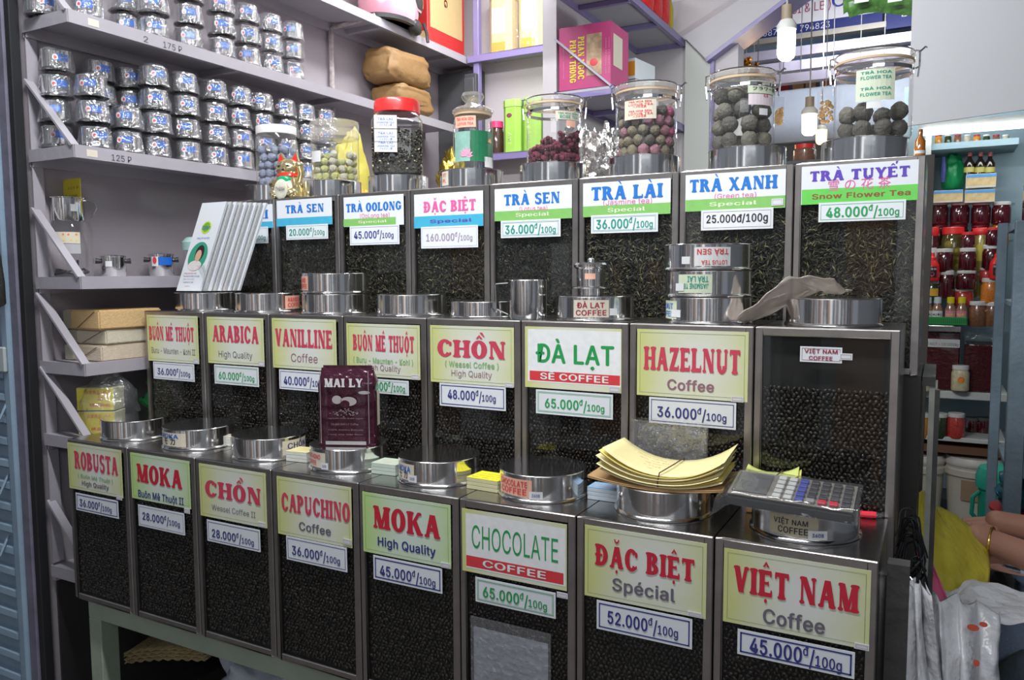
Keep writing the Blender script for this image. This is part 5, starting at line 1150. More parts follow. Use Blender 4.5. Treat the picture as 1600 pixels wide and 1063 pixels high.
rc = M('carton_red', (.50, .02, .02), .45, 0, .1, 20); kc_ = M('carton_cream', (.50, .36, .17), .5)
MB().box(0, .15, .0, .30, 0, .42).build('box', rc, t, bevel=.002)
MB().box(.02, .13, -.0015, -.0002, .14, .38).build('printed_panel', kc_, t); MB().box(.1502, .1515, .02, .28, .07, .42).build('printed_panel', kc_, t); MB().box(.0, .1495, -.0015, -.0002, .0, .05).build('printed_panel', kc_, t)
mb = MB(); text_into(mb, '5', .04, .11, .2, .12, -.003, 'bold'); text_into(mb, 'G', .04, .11, .32, .05, -.003, 'bold'); mb.build('lettering', rc, t)
mb = MB(); mb.add([(.1525, .15 + .09 * math.cos(6.283 * k / 20), .36 + .075 * math.sin(6.283 * k / 20)) for k in range(20)], [tuple(range(20))]); v, f = sans('SG', .02); mb.add([(.1525, .13 + p[1] * .05, .25 - p[0] * .07) for p in v], f); mb.build('emblem', rc, t)
# boxes on the purple unit
def tall_tin(c, w_, d_, h, mat, lidm, label, grp, win=None, rz=0):
    t = thing('tea_box', label, 'tea box', c, (0, 0, rz), grp); ch = min(w_, d_) * .22
    def oct_(s_): return [(-w_ * s_ + ch, -d_ * s_), (w_ * s_ - ch, -d_ * s_), (w_ * s_, -d_ * s_ + ch), (w_ * s_, d_ * s_ - ch), (w_ * s_ - ch, d_ * s_), (-w_ * s_ + ch, d_ * s_), (-w_ * s_, d_ * s_ - ch), (-w_ * s_, -d_ * s_ + ch)]
    def pr(z0, z1, s_): p = oct_(s_); return MB().add([(x, y, z) for z in (z0, z1) for x, y in p], [tuple(reversed(range(8))), tuple(range(8, 16))] + [(i, (i + 1) % 8, 8 + (i + 1) % 8, 8 + i) for i in range(8)])
    pr(0, h * .86, .5).build('body', mat, t, bevel=.001); pr(h * .86, h, .515).build('lid', lidm, t, bevel=.0015)
    if win: MB().box(-w_ * .3, w_ * .3, -d_ * .5 - .001, -d_ * .5 - .0001, h * .30, h * .72).build('picture_panel', win, t); MB().box(-w_ * .5 + ch, w_ * .5 - ch, -d_ * .5 - .0012, -d_ * .5 - .0001, .0, h * .16).build('amber_band', M('amber', (.75, .40, .03), .4), t)
    return t
tc = M('tea_tin_cream', (.78, .62, .30), .4); tcl = M('tea_tin_lid', (.75, .52, .20), .4); pic = M('picture_pale', (.65, .64, .55), .4, 0, .35, 60)
zA = zs[0] + .003; 
for (px, lb) in ((787, 'left cream and amber tea box in clear wrap on the upper purple shelf'), (833, 'right cream and amber tea box in clear wrap on the upper purple shelf')):
    q = at(px, 80, 'y', 2.03); tall_tin((q.x, 2.035, zA), .115, .105, .27, tc, tcl, lb, 'cream tea boxes', pic)
q = at(810, 80, 'y', 2.03)
t = thing('clear_wrap', 'crinkled clear wrap around the two cream tea boxes', 'wrap', (q.x, 2.035, zA))
def wf(u, v): a = 2 * math.pi * u; return (math.copysign(abs(math.cos(a)) ** .3, math.cos(a)) * .128 * (1 + .02 * nz3(u * 9, v * 4, 0, 1)), math.copysign(abs(math.sin(a)) ** .3, math.sin(a)) * .060 * (1 + .04 * nz3(u * 9, v * 4, 3, 1)), v * .3)
sheet('wrap', wf, 48, 12, bagm, t)
gm = M('tea_box_green', (.36, .62, .10), .4); gml = M('tea_box_green_lid', (.42, .66, .16), .4)
zB = zs[1] + .003
for (px, lb) in ((804, 'left lime green tea box on the lower purple shelf'), (835, 'middle lime green tea box on the lower purple shelf'), (866, 'right lime green tea box on the lower purple shelf, half behind the rose jar')):
    q = at(px, 225, 'y', 2.03); t = tall_tin((q.x, 2.035, zB), .088, .09, .235, gm, gml, lb, 'lime tea boxes')
    MB().ball((-.005, -.0455, .165), .014, .001, .010, 10, 6).build('printed_leaf', M('print_maroon', (.22, .06, .10), .5), t); mb = MB(); v, f = sans('TRÀ', 0); mb.add([(-.012 + p[1] * .03, -.0462, .03 + p[0] * .045) for p in v], f); mb.build('lettering', M('print_lime_pale', (.60, .75, .35), .5), t)
q = at(771, 225, 'y', 2.0)
t = thing('pink_cap_jar', 'dark jar with a hot pink cap left of the lime tea boxes', 'jar', (q.x, 2.03, zB)); MB().use(M('dark_jam', (.06, .03, .02), .15, coat=1)).lathe([(.0001, 0), (.03, 0), (.033, .02), (.033, .10), (.026, .12)], n=24).build('body', None, t, SM); MB().lathe([(.028, .12), (.030, .122), (.030, .15), (.0001, .152)], n=24).build('lid', M('hot_pink', (.75, .05, .18), .4), t, SM)
blob_bag('gold_bag', 'crumpled gold foil bag in the shadow behind the lotus jar', 'bag', (.02, 1.80, 1.90), .06, .06, .10, M('gold_foil', (.55, .40, .06), .25, .9, .2, 20, .8, 25), .3, 2.5, 31)
# magenta box and others on the partition shelf
zC = zb_ + .004; ya = yb_ + PY
t = thing('magenta_box', 'large magenta printed tea carton with yellow lettering behind the purple brace', 'carton', (PX + .008, ya + .02, zC), (0, 0, .0))
mg = M('magenta_card', (.48, .05, .18), .4); hB = .205; wB = .183
MB().box(0, wB, 0, .16, 0, hB).build('box', mg, t, bevel=.0015)
MB().box(wB + .0002, wB + .001, 0.02, .10, .07, .17).build('white_label', stC, t)
MB().box(wB * .54, wB * .83, -.0012, -.0002, hB * .2, hB * .84).build('picture_panel', M('picture_mix', (.45, .30, .18), .4, 0, .9, 45), t); MB().ball((wB * .68, -.0016, hB * .4), .014, .0008, .012, 10, 6).build('picture_cup', ink['band'], t)
mb = MB()
for (tx, x, z0, z1, cp) in (('PHAN NGOC', .38, .82, .16, .022), ('PHAN THONG', .22, .78, .12, .022)):
    v, f = fat(tx); A = max(p[0] for p in v); mb.add([(x * wB + p[1] * cp, -.0016 - .00001 * 0, hB * z0 - p[0] / A * hB * (z0 - z1)) for p in v], f)
mb.v = [(x, y - .00001 * (i % 37), z) for i, (x, y, z) in enumerate(mb.v)]; mb.build('lettering', M('print_gold', (.75, .60, .05), .4), t)
mb = MB(); 
for x in (.09, .90, .96): v, f = sans('CÔNG TY TNHH TRÀ', 0); A = max(p[0] for p in v); mb.add([(x * wB + p[1] * .005, -.0014, hB * .75 - p[0] / A * hB * .55) for p in v], f)
mb.build('small_print', M('print_pinkpale', (.75, .45, .5), .4), t)
def plainbox(name, label, c, sx, sy_, sz, m1, rz=0, top=None, cat='box', group=None):
    t = thing(name, label, cat, c, (0, 0, rz), group); MB().box(-sx / 2, sx / 2, 0, sy_, 0, sz).build('box', m1, t, bevel=.001)
    if top: MB().box(-sx / 2 + .001, sx / 2 - .001, -.001, -.0001, sz * .15, sz * .85).build('front_print', top, t)
    return t
wb = M('box_white', (.72, .75, .80), .4); ob_ = M('box_orange', (.75, .30, .03), .45)
plainbox('small_carton', 'lower small white carton beside the magenta box', (PX + .12, ya + .30, zC), .12, .16, .08, wb, -.2, None)
plainbox('small_carton', 'upper small white and orange carton beside the magenta box', (PX + .12, ya + .29, zC + .081), .12, .15, .07, wb, -.15, ob_)
plainbox('pink_packet', 'flat pink topped packet at the far end of the partition shelf', (PX + .12, ya + .52, zC), .13, .14, .05, M('packet_grey', (.45, .40, .40), .5), .0, M('packet_pink', (.70, .25, .32), .5))
zD = zt + .004
for k, (px, lb) in enumerate(((1008, 'first red foil packet on the high purple shelf'), (1022, 'second red foil packet on the high purple shelf'), (1034, 'third red foil packet on the high purple shelf'))):
    y = at(px, 20, 'x', PX + .17).y; t = thing('red_packet', lb, 'packet', (PX + .165, y, zD), (0, 0, 1.2), 'red packets')
    def f(u, v): a = 2 * math.pi * u; s_ = math.sin(math.pi * min(1, max(0, v))) ** .3; return (math.cos(a) * .05, math.sin(a) * .02 * s_ + nz3(u * 6, v * 5, k, 1) * .003, v * .17)
    sheet('packet', f, 20, 12, M('red_foil', (.75, .03, .03), .3, 0, .2, 40, .4, 50), t)
y = at(1046, 30, 'x', PX + .17).y; t = thing('oil_bottle', 'yellow bottle with a red cap at the end of the red packets', 'bottle', (PX + .165, y, zD)); MB().lathe([(.0001, 0), (.02, 0), (.02, .10), (.012, .13), (.011, .135)], n=16).build('body', M('oil_yellow', (.55, .42, .04), .25), t, SM); MB().lathe([(.013, .133), (.013, .17), (.0001, .172)], n=14).build('cap', MATS['red_cap'], t, SM)
# foil bags behind the rose jar
foilm = M('silver_foil', (.75, .72, .70), .2, .95, .1, 40, 1., 40)
for k, (px, py, w_, lb) in enumerate(((900, 268, .055, 'left crinkled silver foil bag behind the ROSE TEA jar'), (948, 262, .065, 'right crinkled silver foil bag behind the pink tea ball jar'))):
    c = at(px, py, 'y', .86 + .03 * k); blob_bag('foil_bag', lb, 'bag', (c.x, c.y, 1.79), w_, .07, .085, foilm, .35, 3.4, 40 + k, n=56, m=34)
c = at(965, 240, 'y', .98); blob_bag('green_sachet', 'dark green foil sachet between the silver foil bags and the pink ball jar', 'sachet', (c.x, c.y, 1.82), .045, .03, .055, M('dark_green_foil', (.01, .16, .06), .3, .3, .2, 30, .6, 40), .3, 3, 44)
stp = thing('rear_shelf', 'dark grey lower shelf behind the top row of tins', 'shelf', (0, .74, 1.775)); MB().box(.02, 1.30, 0, 1.1, 0, .012).build('board', M('shelf_dark', (.17, .16, .17), .6), stp)
hangr = at(925, 180, 'y', 1.0)

# ================================================================== the opening and the neighbour beyond
# hanging white board
pa = at(1425, -60, 'y', .80); pb = at(1418, 197, 'y', .80); pc = at(1640, 166, 'y', 1.0)
t = thing('white_board', 'large plain white board hanging at the top right of the stall', 'board', (pb.x, pb.y, pb.z))
mb = MB(); P = [(0, 0, 0), (pc.x - pb.x, pc.y - pb.y, pc.z - pb.z), (pc.x - pb.x, pc.y - pb.y, 3.1 - pb.z), (.004, 0, 3.1 - pb.z)]
mb.add([(x, y + q, z) for q in (0, .006) for x, y, z in P], [(0, 1, 2, 3), (7, 6, 5, 4), (0, 4, 5, 1), (1, 5, 6, 2), (2, 6, 7, 3), (3, 7, 4, 0)])
mb.build('board', M('board_white', (.86, .86, .88), .4, 0, .03, 3), t)
# bulbs
glow = M('bulb_glow', (.92, 1.0, .98), .3, emit=14); warmg = M('warm_bulb_glow', (1.0, .55, .18), .3, emit=9)
def cfl(px, pt, pb_, y, label, wcap, warm=False, power=3):
    a = at(px, pt, 'y', y); b = at(px, pb_, 'y', y); m = mpp(b); r = wcap / 2 * m
    t = thing('hanging_bulb', label, 'bulb', b); H_ = a.z - b.z
    MB().lathe([(.0001, 0), (r * .55, .0015), (r * .9, .01), (r, .02), (r, H_ * .62)], n=24).build('tube', warmg if warm else glow, t, SM)
    MB().lathe([(r, H_ * .62), (r * 1.12, H_ * .64), (r * 1.1, H_ * .74), (r * .75, H_ * .84), (r * .6, H_ * .85)], n=24).build('ballast', M('bulb_white', (.70, .70, .66), .4), t, SM)
    MB().lathe([(r * .6, H_ * .84), (r * .62, H_ * .86), (r * .6, H_ * 1.15), (.0001, H_ * 1.16)], n=20).build('socket', M('socket_brown', (.36, .29, .20), .5), t, SM)
    MB().tube([(0, 0, H_ * 1.15), (0, 0, 3.2 - b.z)], .003, 6).build('cord', M('cord_white', (.5, .48, .45), .5), t)
    l = bpy.data.lights.new('bulb_light', 'POINT'); l.energy = power; l.color = (1, .6, .25) if warm else (.92, 1, .97); l.shadow_soft_size = .03
    o = bpy.data.objects.new('bulb_light', l); COL.objects.link(o); o.location = b + Vector((0, 0, -r * 1.5)); return t
cfl(1228, 20, 95, 1.35, 'bright white compact bulb hanging in front of the blue sign', 27, power=5)
cfl(1264, 160, 212, 2.5, 'second white compact bulb hanging behind the brown and flower tea jars', 22, power=3)
cfl(1283, 190, 226, 3.2, 'warm yellow bulb glowing beside the flower tea jar', 16, True, 1.5)
cfl(1113, 200, 234, 2.6, 'warm yellow bulb glowing at the left of the brown ball jar', 11, True, 1.5)
# shop signs beyond
ys_ = 3.7
sg = thing('shop_sign', 'white and navy shop signboard with phone numbers above the opening', 'sign', at(1180, 60, 'y', ys_))
o0 = Vector(sg.location)
def sgp(px, py): return at(px, py, 'y', ys_) - o0
L_ = sgp(1120, 55); Rr = sgp(1378, 55); zt1 = sgp(1300, -30).z; zm = (sgp(1300, 29).z + sgp(1200, 45).z) / 2; zbt = sgp(1290, 47).z
MB().box(L_.x, Rr.x, 0, .04, zm, zt1).build('white_panel', M('sign_white', (.68, .66, .72), .4), sg); MB().box(L_.x, Rr.x, -.002, .04, zbt, zm).build('navy_panel', M('sign_navy', (.02, .03, .16), .35), sg)
MB().box(L_.x, Rr.x + .02, -.01, .05, zbt - .03, zbt).build('sign_frame', M('sign_frame', (.45, .42, .38), .4, .5), sg)
mb = MB(); a = sgp(1237, 22); b = sgp(1298, 14); text_into(mb, 'SỈ & LẺ )', a.x, b.x, (a.z + b.z) / 2 , 13 * mpp(a + o0), -.004, 'bold'); mb.build('lettering', M('sign_maroon', (.30, .03, .08), .5), sg)
mb = MB(); a = sgp(1300, 12); b = sgp(1326, 8); text_into(mb, '09', a.x, b.x + (b.x - a.x) * .9, (a.z + b.z) / 2, 22 * mpp(a + o0), -.004, 'bold'); mb.build('lettering', M('sign_navytext', (.03, .04, .28), .5), sg)
mb = MB(); a = sgp(1170, 52); b = sgp(1297, 33); text_into(mb, '234387 - 22 794823', a.x, b.x, zbt + (zm - zbt) * .22, (zm - zbt) * .58, -.004, 'bold'); mb.build('lettering', M('sign_palelet', (.62, .64, .75), .5), sg)
sg2 = thing('shop_sign', 'navy sign starting with the letter Đ right of the phone number board', 'sign', at(1385, 40, 'y', 3.7)); o1_ = Vector(sg2.location)
aa = at(1384, 40, 'y', 3.7) - o1_; bb = at(1480, 30, 'y', 3.7) - o1_; 
MB().box(aa.x, bb.x, 0, .04, aa.z - .02, aa.z + .35).build('navy_panel', MATS['sign_navy'], sg2); mb = MB(); e_ = at(1407, 27, 'y', 3.7) - o1_; text_into(mb, 'ĐẶC', e_.x, e_.x + .13, e_.z, .035, -.004, 'bold'); mb.build('lettering', MATS['sign_palelet'], sg2)
# beams and rails in the neighbour's ceiling
lb_ = M('lilac_beam', (.40, .37, .48), .4, .2)
for k, (py, y, hh_) in enumerate(((62, 3.5, .05), (84, 3.3, .05), (103, 3.1, .045))):
    a = at(1115, py + 28, 'y', y); b = at(1440, py + 0, 'y', y); zz = (a.z + b.z) / 2
    struct('beam', MB().box(a.x - .2, b.x + .9, y, y + .06, zz - hh_ / 2, zz + hh_ / 2), lb_)
for px in (1185, 1225, 1252, 1303, 1345, 1382):
    a = at(px, 70, 'y', 3.28); tag(MB().beam((0, 0, 0), (0, 0, .35), .004).build('hanging_wire', chip, loc=a + Vector((0, 0, -.15))), 'thin wire hanging among the lilac ceiling rails beyond the opening', 'wire', 'hanging wires')
for k in range(6):
    px = 1118 + k * 12; a = at(px, 92 + (k % 3) * 9, 'y', 3.0); o = sheet('tinsel', lambda u, v: ((u - .5) * .05 + nz3(u * 5, v * 5, k, 1) * .02, nz3(v * 6, u * 3, k, 1) * .03, (v - .5) * .07 + .02 * nz3(u * 9, v, k, 1)), 8, 8, M('gold_tinsel', (.65, .32, .06), .25, .9, .3, 40), None, .001, loc=a); MB().tube([(0, 0, .02), (0, 0, 3.22 - a.z)], .001, 5).build('string', MATS['cord_white'], o); tag(o, 'scrap of gold tinsel hung under the chamfered beam', 'tinsel', 'gold tinsel scraps')
skyp = M('glowing_blue_sheet', (.35, .60, .85), .5, emit=.9); struct('window_1', MB().box(at(1150, 100, 'y', 5.0).x, at(1330, 100, 'y', 5.0).x, 5.0, 5.05, at(1250, 122, 'y', 5.0).z, at(1250, 96, 'y', 5.0).z), skyp)  # blue sheet glows by itself, standing in for daylight through it
struct('trim_5', MB().box(at(1150, 100, 'y', 4.95).x, at(1420, 100, 'y', 4.95).x, 4.92, 4.97, at(1250, 112, 'y', 4.95).z, at(1250, 108, 'y', 4.95).z), lb_)
fsc = thing('neighbour_counter', 'pale blue grey counter hood of the neighbouring stall below the hanging snacks', 'counter', at(1120, 210, 'y', 3.9))
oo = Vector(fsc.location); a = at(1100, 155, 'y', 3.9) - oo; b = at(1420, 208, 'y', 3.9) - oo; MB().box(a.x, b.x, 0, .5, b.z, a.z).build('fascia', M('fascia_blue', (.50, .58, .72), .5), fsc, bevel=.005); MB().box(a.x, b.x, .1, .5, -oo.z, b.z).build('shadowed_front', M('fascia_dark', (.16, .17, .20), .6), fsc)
for k, (l, r_, col, lb) in enumerate(((1208, 1232, (.55, .10, .08), 'red'), (1238, 1256, (.68, .36, .14), 'orange'), (1258, 1275, (.60, .36, .22), 'tan'), (1283, 1300, (.60, .18, .08), 'rust'))):
    a = at(l, 157, 'y', 4.0); b = at(r_, 118, 'y', 4.0); plainbox('shelf_carton', lb + ' carton standing on the pale blue counter hood beyond the opening', ((a.x + b.x) / 2, 4.0, a.z + .005), b.x - a.x, .2, b.z - a.z, M('carton_%s' % lb, col, .5), 0, None)
def snack(px, pt, pb_, w_, y, lb):
    a = at(px, pt, 'y', y); b = at(px, pb_, 'y', y); h = a.z - b.z; wd = w_ * mpp(b)
    t = thing('snack_bag', lb, 'snack bag', b, group='hanging snack bags')
    sheet('bag', lambda u, v: ((u - .5) * wd * (1 + .1 * nz3(u * 4, v * 4, px, 1)), -.02 * math.sin(math.pi * u) * math.sin(math.pi * v) + .006 * nz3(u * 5, v * 6, px, 1), v * h), 12, 12, bagm, t)
    MB().tube([(0, 0, h), (0, 0, 3.2 - b.z)], .0015, 5).build('string', MATS['cord_white'], t)
    mb = MB()
    for k in range(40): mb.ball((U(-.40, .40) * wd, .006, U(.08, .62) * h), .008, .006, .008, 6, 4)
    o = mb.build('snacks', M('snack_orange', (.62, .34, .08), .5, 0, .5, 90), t, SM); o['kind'] = 'stuff'
snack(1216, 152, 198, 16, 2.4, 'narrow bag of orange snacks hanging right of the brown ball jar'); snack(1289, 136, 196, 25, 2.4, 'wide bag of orange snacks hanging left of the flower tea jar')
c = at(1257, 254, 'y', 2.3); t = thing('red_cap_jar', 'small red capped jar with a price tag behind the top row between two clip jars', 'jar', (c.x, 2.3, c.z)); m = mpp(c)
MB().use(M('brown_sweets', (.22, .10, .06), .25, 0, .4, 90, coat=1)).lathe([(.0001, 0), (16 * m, 0), (17 * m, .01), (17 * m, 18 * m), (14 * m, 22 * m)], n=24).build('body', None, t, SM); MB().lathe([(15 * m, 21 * m), (15.5 * m, 27 * m), (.0001, 28 * m)], n=24).build('lid', MATS['red_cap'], t, SM)
c.z -= .012; sh2 = thing('neighbour_shelf', 'dark metal shelf holding the small red capped jar', 'shelf', (c.x - .2, 2.22, c.z)); MB().box(-.3, .40, 0, .2, -.001, .0115).build('board', chip, sh2); 
for x in (-.25, .36): MB().box(x, x + .02, .05, .07, -c.z, -.001).build('leg', chip, sh2)
# green tea bag hanging at the top
a = at(1375, 0, 'y', 1.15)
t = thing('tea_bag_packet', 'green printed bag of tea leaves hanging at the top edge beside the white board', 'packet', at(1375, 12, 'y', 1.05))
m = mpp(t.location); 
sheet('bag', lambda u, v: ((u - .5) * 118 * m * (1 - .10 * (1 - v) * abs(u - .5) * 2), -.03 * math.sin(math.pi * u) ** .5 * math.sin(math.pi * min(1, v * .8 + .1)) + .006 * nz3(u * 6, v * 6, 1, 1), (v - .12 + .10 * (u < .08)) * 110 * m + .01 * math.sin(u * 5)), 30, 16, M('green_leaf_print', (.06, .17, .03), .3, 0, .9, 70, .3, 60, coat=.6), t)
MB().box(-.6 * m * 59, -.25 * m * 59, -.034, -.033, 6 * m, 14 * m).build('white_print', stW, t)
MB().box(12 * m, 32 * m, -.036, -.035, -1 * m, 4 * m).build('barcode', stW, t)

# amber bottle behind the TRÀ TUYẾT tin
c = at(1437, 245, 'y', 1.5); t = thing('amber_bottle', 'amber brown bottle between the flower jar and the sauce shelves', 'bottle', c); m = mpp(c)
MB().use(M('amber_glass', (.40, .13, .02), .1, coat=1)).lathe([(.0001, 0), (8 * m, 0), (8 * m, 24 * m), (3 * m, 32 * m), (3 * m, 42 * m), (.0001, 42 * m)], n=20).build('body', None, t, SM); MB().lathe([(8.2 * m, 4 * m), (8.2 * m, 9 * m)], n=20).build('label', stW, t, SM)
bx = MB().box(c.x - .04, c.x + .04, 1.46, 1.56, 0, c.z - .001).build('bottle_stand', dkw); tag(bx, 'dark narrow stand behind the tins carrying the amber bottle', 'stand')
#PART4
# ================================================================== sauce and pickle stall at the right
YS = 3.0; mS = mpp(at(1500, 450, 'y', YS))
cabp = M('cabinet_blue_grey', (.28, .40, .46), .5, 0, .12, 8); cabw = M('cabinet_white', (.60, .62, .60), .45, 0, .1, 20, .1, 40)
q0 = at(1447, 300, 'y', YS).x; q1 = at(1590, 300, 'y', YS).x; q1b = at(1560, 600, 'y', YS).x
zt_ = at(1500, 208, 'y', YS).z; z610 = at(1490, 612, 'y', YS).z; z685 = at(1490, 684, 'y', YS).z
cb = thing('sauce_cabinet', 'blue backed cabinet of the next stall full of sauce and pickle jars', 'cabinet', (q0 - .12, YS, 0))
X_ = lambda x: x - (q0 - .12)
MB().box(X_(q0 - .12), X_(q1 + .5), .34, .36, .55, zt_ + .3).build('back_panel', cabp, cb)
MB().box(X_(q0 - .01), X_(q0 + .014), 0, .34, z610, zt_).build('side_panel', cabw, cb)
for z, nm in ((z610, 1), (z685, 2)): MB().box(0, X_(q1), 0, .34, z - .035 if nm == 1 else z - .02, z).build('shelf_board', cabw, cb, bevel=.002)
MB().box(0, X_(q1), .02, .34, z685 - .08, z685 - .045).build('brown_board', M('brown_board', (.18, .09, .05), .6), cb)
zr_ = at(1500, 226, 'y', YS + .16).z; MB().box(X_(q0 + .014), X_(q1), .06, .34, zr_ - .03, zr_ - .001).build('top_rail', cabp, cb)
for (px, pyl) in ((1500, 297), (1500, 353)):
    z = at(px, pyl + 24, 'y', YS + .15).z; MB().box(X_(q0 + .014), X_(q1), .12, .34, z - .01, z).build('glass_shelf', thin('shelf_glass', (.85, .92, .9), .02, .05), cb)
tb = thing('tube_lamp', 'lit white fluorescent tube across the top of the sauce cabinet', 'lamp', at(1443, 207, 'y', YS - .05)); ox = tb.location
b = at(1640, 194, 'y', YS - .05); MB().tube([(0, 0, 0), (b.x - ox.x, 0, 0)], .016, 12).build('tube', M('tube_glow', (.93, 1, 1), .3, emit=7), tb, SM); MB().box(-.02, b.x - ox.x, .0, .05, .017, .045).build('fixture', cabw, tb)
area('cabinet_tube_light', (2.3, 2.86, zt_ - .05), (2.1, 3.05, 1.2), .6, .05, 1.2, (.93, .98, 1))
jamr = M('plum_jam', (.07, .006, .012), .12, 0, .4, 40, coat=1); jamo = M('orange_pickle', (.75, .22, .03), .2, 0, .5, 140, coat=.8); jamb = M('brown_pickle', (.20, .09, .045), .25, 0, .6, 110, coat=.8)
olive = M('olive_pickle', (.40, .32, .08), .2, 0, .3, 60, coat=.8); amb = M('amber_pickle', (.55, .22, .03), .2, 0, .3, 100, coat=.8); dgr = M('dark_pickle', (.03, .05, .02), .2, 0, .4, 60, coat=.8); redp = M('red_pickle', (.50, .05, .04), .25, 0, .6, 120, coat=.8)
wcap = M('cap_white', (.70, .70, .68), .4); rcap = MATS['red_cap']; ycap = M('cap_yellow', (.75, .62, .02), .4); dcap = M('cap_dull_red', (.38, .03, .06), .4)
def bjar(px, pt, pb_, w_, body, cap, label, y=YS, group='jars in the sauce cabinet', lab=None, name='preserve_jar'):
    c = at(px, pb_, 'y', y); m = mpp(c); r = w_ / 2 * m; h = (pb_ - pt) * m
    t = thing(name, label, 'jar', c, group=group)
    MB().use(body).lathe([(.0001, 0), (r * .93, 0), (r, h * .06), (r, h * .70), (r * .88, h * .80), (r * .86, h * .84)], n=20).build('body', None, t, SM)
    MB().lathe([(r * .90, h * .84), (r * .93, h * .85), (r * .93, h * .985), (r * .88, h), (.0001, h)], n=20).build('lid', cap, t, SM)
    if lab: wrap(t, '', r, c, px - w_ * .38, px + w_ * .34, h * .25, h * .62, lab)
    return t, c, r, h
J = []
for k, (px, cap) in enumerate(((1466, wcap), (1499, wcap), (1532, wcap), (1564, wcap))): bjar(px, 316, 350, 27, jamr, cap, ['first', 'second', 'third', 'fourth'][k] + ' white lidded plum jar from the left in the top jar row', YS + .12, 'plum jars in the top jar row')
for k, (px, w_, body, cap, y, lb) in enumerate(((1466, 27, jamr, dcap, .15, 'first'), (1497, 27, jamr, dcap, .15, 'second'), (1531, 27, jamr, dcap, .15, 'third'))): bjar(px, 350, 384, w_, body, cap, lb + ' dull red lidded jar from the left below the plum jars', YS + y, 'dull red lidded jars')
bjar(1562, 343, 384, 26, amb, wcap, 'white lidded amber jar at the right end below the plum jars', YS + .14)
bjar(1453, 356, 440, 22, jamr, rcap, 'tall red lidded jam jar at the left edge of the sauce cabinet', YS + .05, lab=stW)
t, c, r, h = bjar(1487, 356, 425, 33, thin('brine', (.8, .75, .5), .03, .03, .12, (.5, .45, .15)), rcap, 'large jar of round olive pickles with a red lid', YS + .06)
olv = [ball_mesh('pickled_fruit', .021, olive, .03)]
fill(c, r - .003, h * .7, .0205, olv, 'pickled_fruit', 'round olive pickled fruit inside the large red lidded jar', 'olive pickled fruits')
bjar(1531, 357, 425, 27, olive, rcap, 'olive pickle jar with a yellow label and red lid', YS + .06, lab=M('label_yellow', (.70, .58, .08), .4))
bjar(1512, 363, 392, 20, jamr, rcap, 'small bright red capped plum jar between the olive jars', YS + .0)
bjar(1551, 356, 384, 21, jamr, rcap, 'red capped plum jar above the right ketchup bottle', YS + .0)
bjar(1475, 389, 425, 24, jamr, wcap, 'white lidded plum jar above the left pair', YS - .02); bjar(1511, 388, 424, 24, jamr, wcap, 'white lidded plum jar in the middle of the cabinet', YS - .02); bjar(1548, 383, 422, 26, jamr, wcap, 'white lidded plum jar behind the right ketchup bottle', YS + .01)
bjar(1477, 423, 466, 24, jamr, wcap, 'white lidded plum jar right of the left ketchup bottle', YS - .02); bjar(1509, 423, 452, 28, jamr, wcap, 'white lidded plum jar above the small chilli jar', YS - .02); bjar(1541, 419, 440, 20, redp, wcap, 'white lidded red pickle jar left of the right ketchup bottle', YS + .01)
bjar(1491, 424, 470, 12, olive, wcap, 'narrow olive jar between two plum jars, left', YS + .05); bjar(1528, 424, 465, 12, olive, wcap, 'narrow olive jar between two plum jars, right', YS + .05)
bjar(1505, 451, 478, 28, redp, wcap, 'white lidded chilli jar behind the yellow capped bottles', YS + .0)
bjar(1456, 439, 470, 24, dgr, wcap, 'dark jar with an orange oval label under the left ketchup bottle', YS - .02, lab=M('label_orange', (.75, .42, .05), .4))
bjar(1547, 435, 474, 27, jamo, wcap, 'bright orange pickle jar with a white lid', YS - .03); bjar(1527, 471, 510, 26, jamb, wcap, 'left brown pickle jar on the steel bin', YS - .04, 'brown pickle jars'); bjar(1550, 472, 510, 24, jamb, wcap, 'right brown pickle jar on the steel bin', YS - .04, 'brown pickle jars')
kred = M('ketchup_red', (.75, .02, .02), .3, coat=.5)
for (px, pt, pb_, w_, lb) in ((1456, 395, 439, 21, 'left red chilli sauce bottle with a black label'), (1558, 390, 436, 23, 'right red chilli sauce bottle with a black label')):
    c = at(px, pb_, 'y', YS - .06); m = mpp(c); r = w_ / 2 * m; h = (pb_ - pt) * m; t = thing('sauce_bottle', lb, 'bottle', c, group='red sauce bottles')
    MB().lathe([(.0001, 0), (r * .95, 0), (r, h * .05), (r, h * .45), (r * .9, h * .58), (r * .55, h * .70), (r * .5, h * .74)], n=20).build('body', kred, t, SM); MB().lathe([(r * .52, h * .73), (r * .50, h * .82), (r * .3, h * .86), (r * .22, h), (.0001, h)], n=16).build('cap', kred, t, SM)
    wrap(t, '', r, c, px - 6, px + 6, h * .12, h * .50, blk_plastic, [('CHIN SU', 'white', .05, .95, .70, .88), ('●', 'band', .25, .75, .12, .4)])
tr = thing('green_tray', 'green plastic tray holding four small sauce bottles', 'tray', at(1442, 507, 'y', YS - .10)); oo = tr.location; b = at(1511, 496, 'y', YS - .10); trm = M('tray_green', (.02, .28, .06), .4)
W_ = b.x - oo.x; H_ = b.z - oo.z; MB().box(0, W_, 0, .1, 0, .004).box(0, W_, 0, .004, .004, H_).box(0, W_, .096, .1, .004, H_).box(W_ - .004, W_, .004, .096, .004, H_).build('tray', trm, tr, bevel=.001)
mb = MB()
for k in range(22): mb.box(W_ * (k + .3) / 22, W_ * (k + .6) / 22, -.001, 0, .008, H_ - .008)
mb.build('slots', M('tray_slot', (.01, .12, .03), .6), tr)
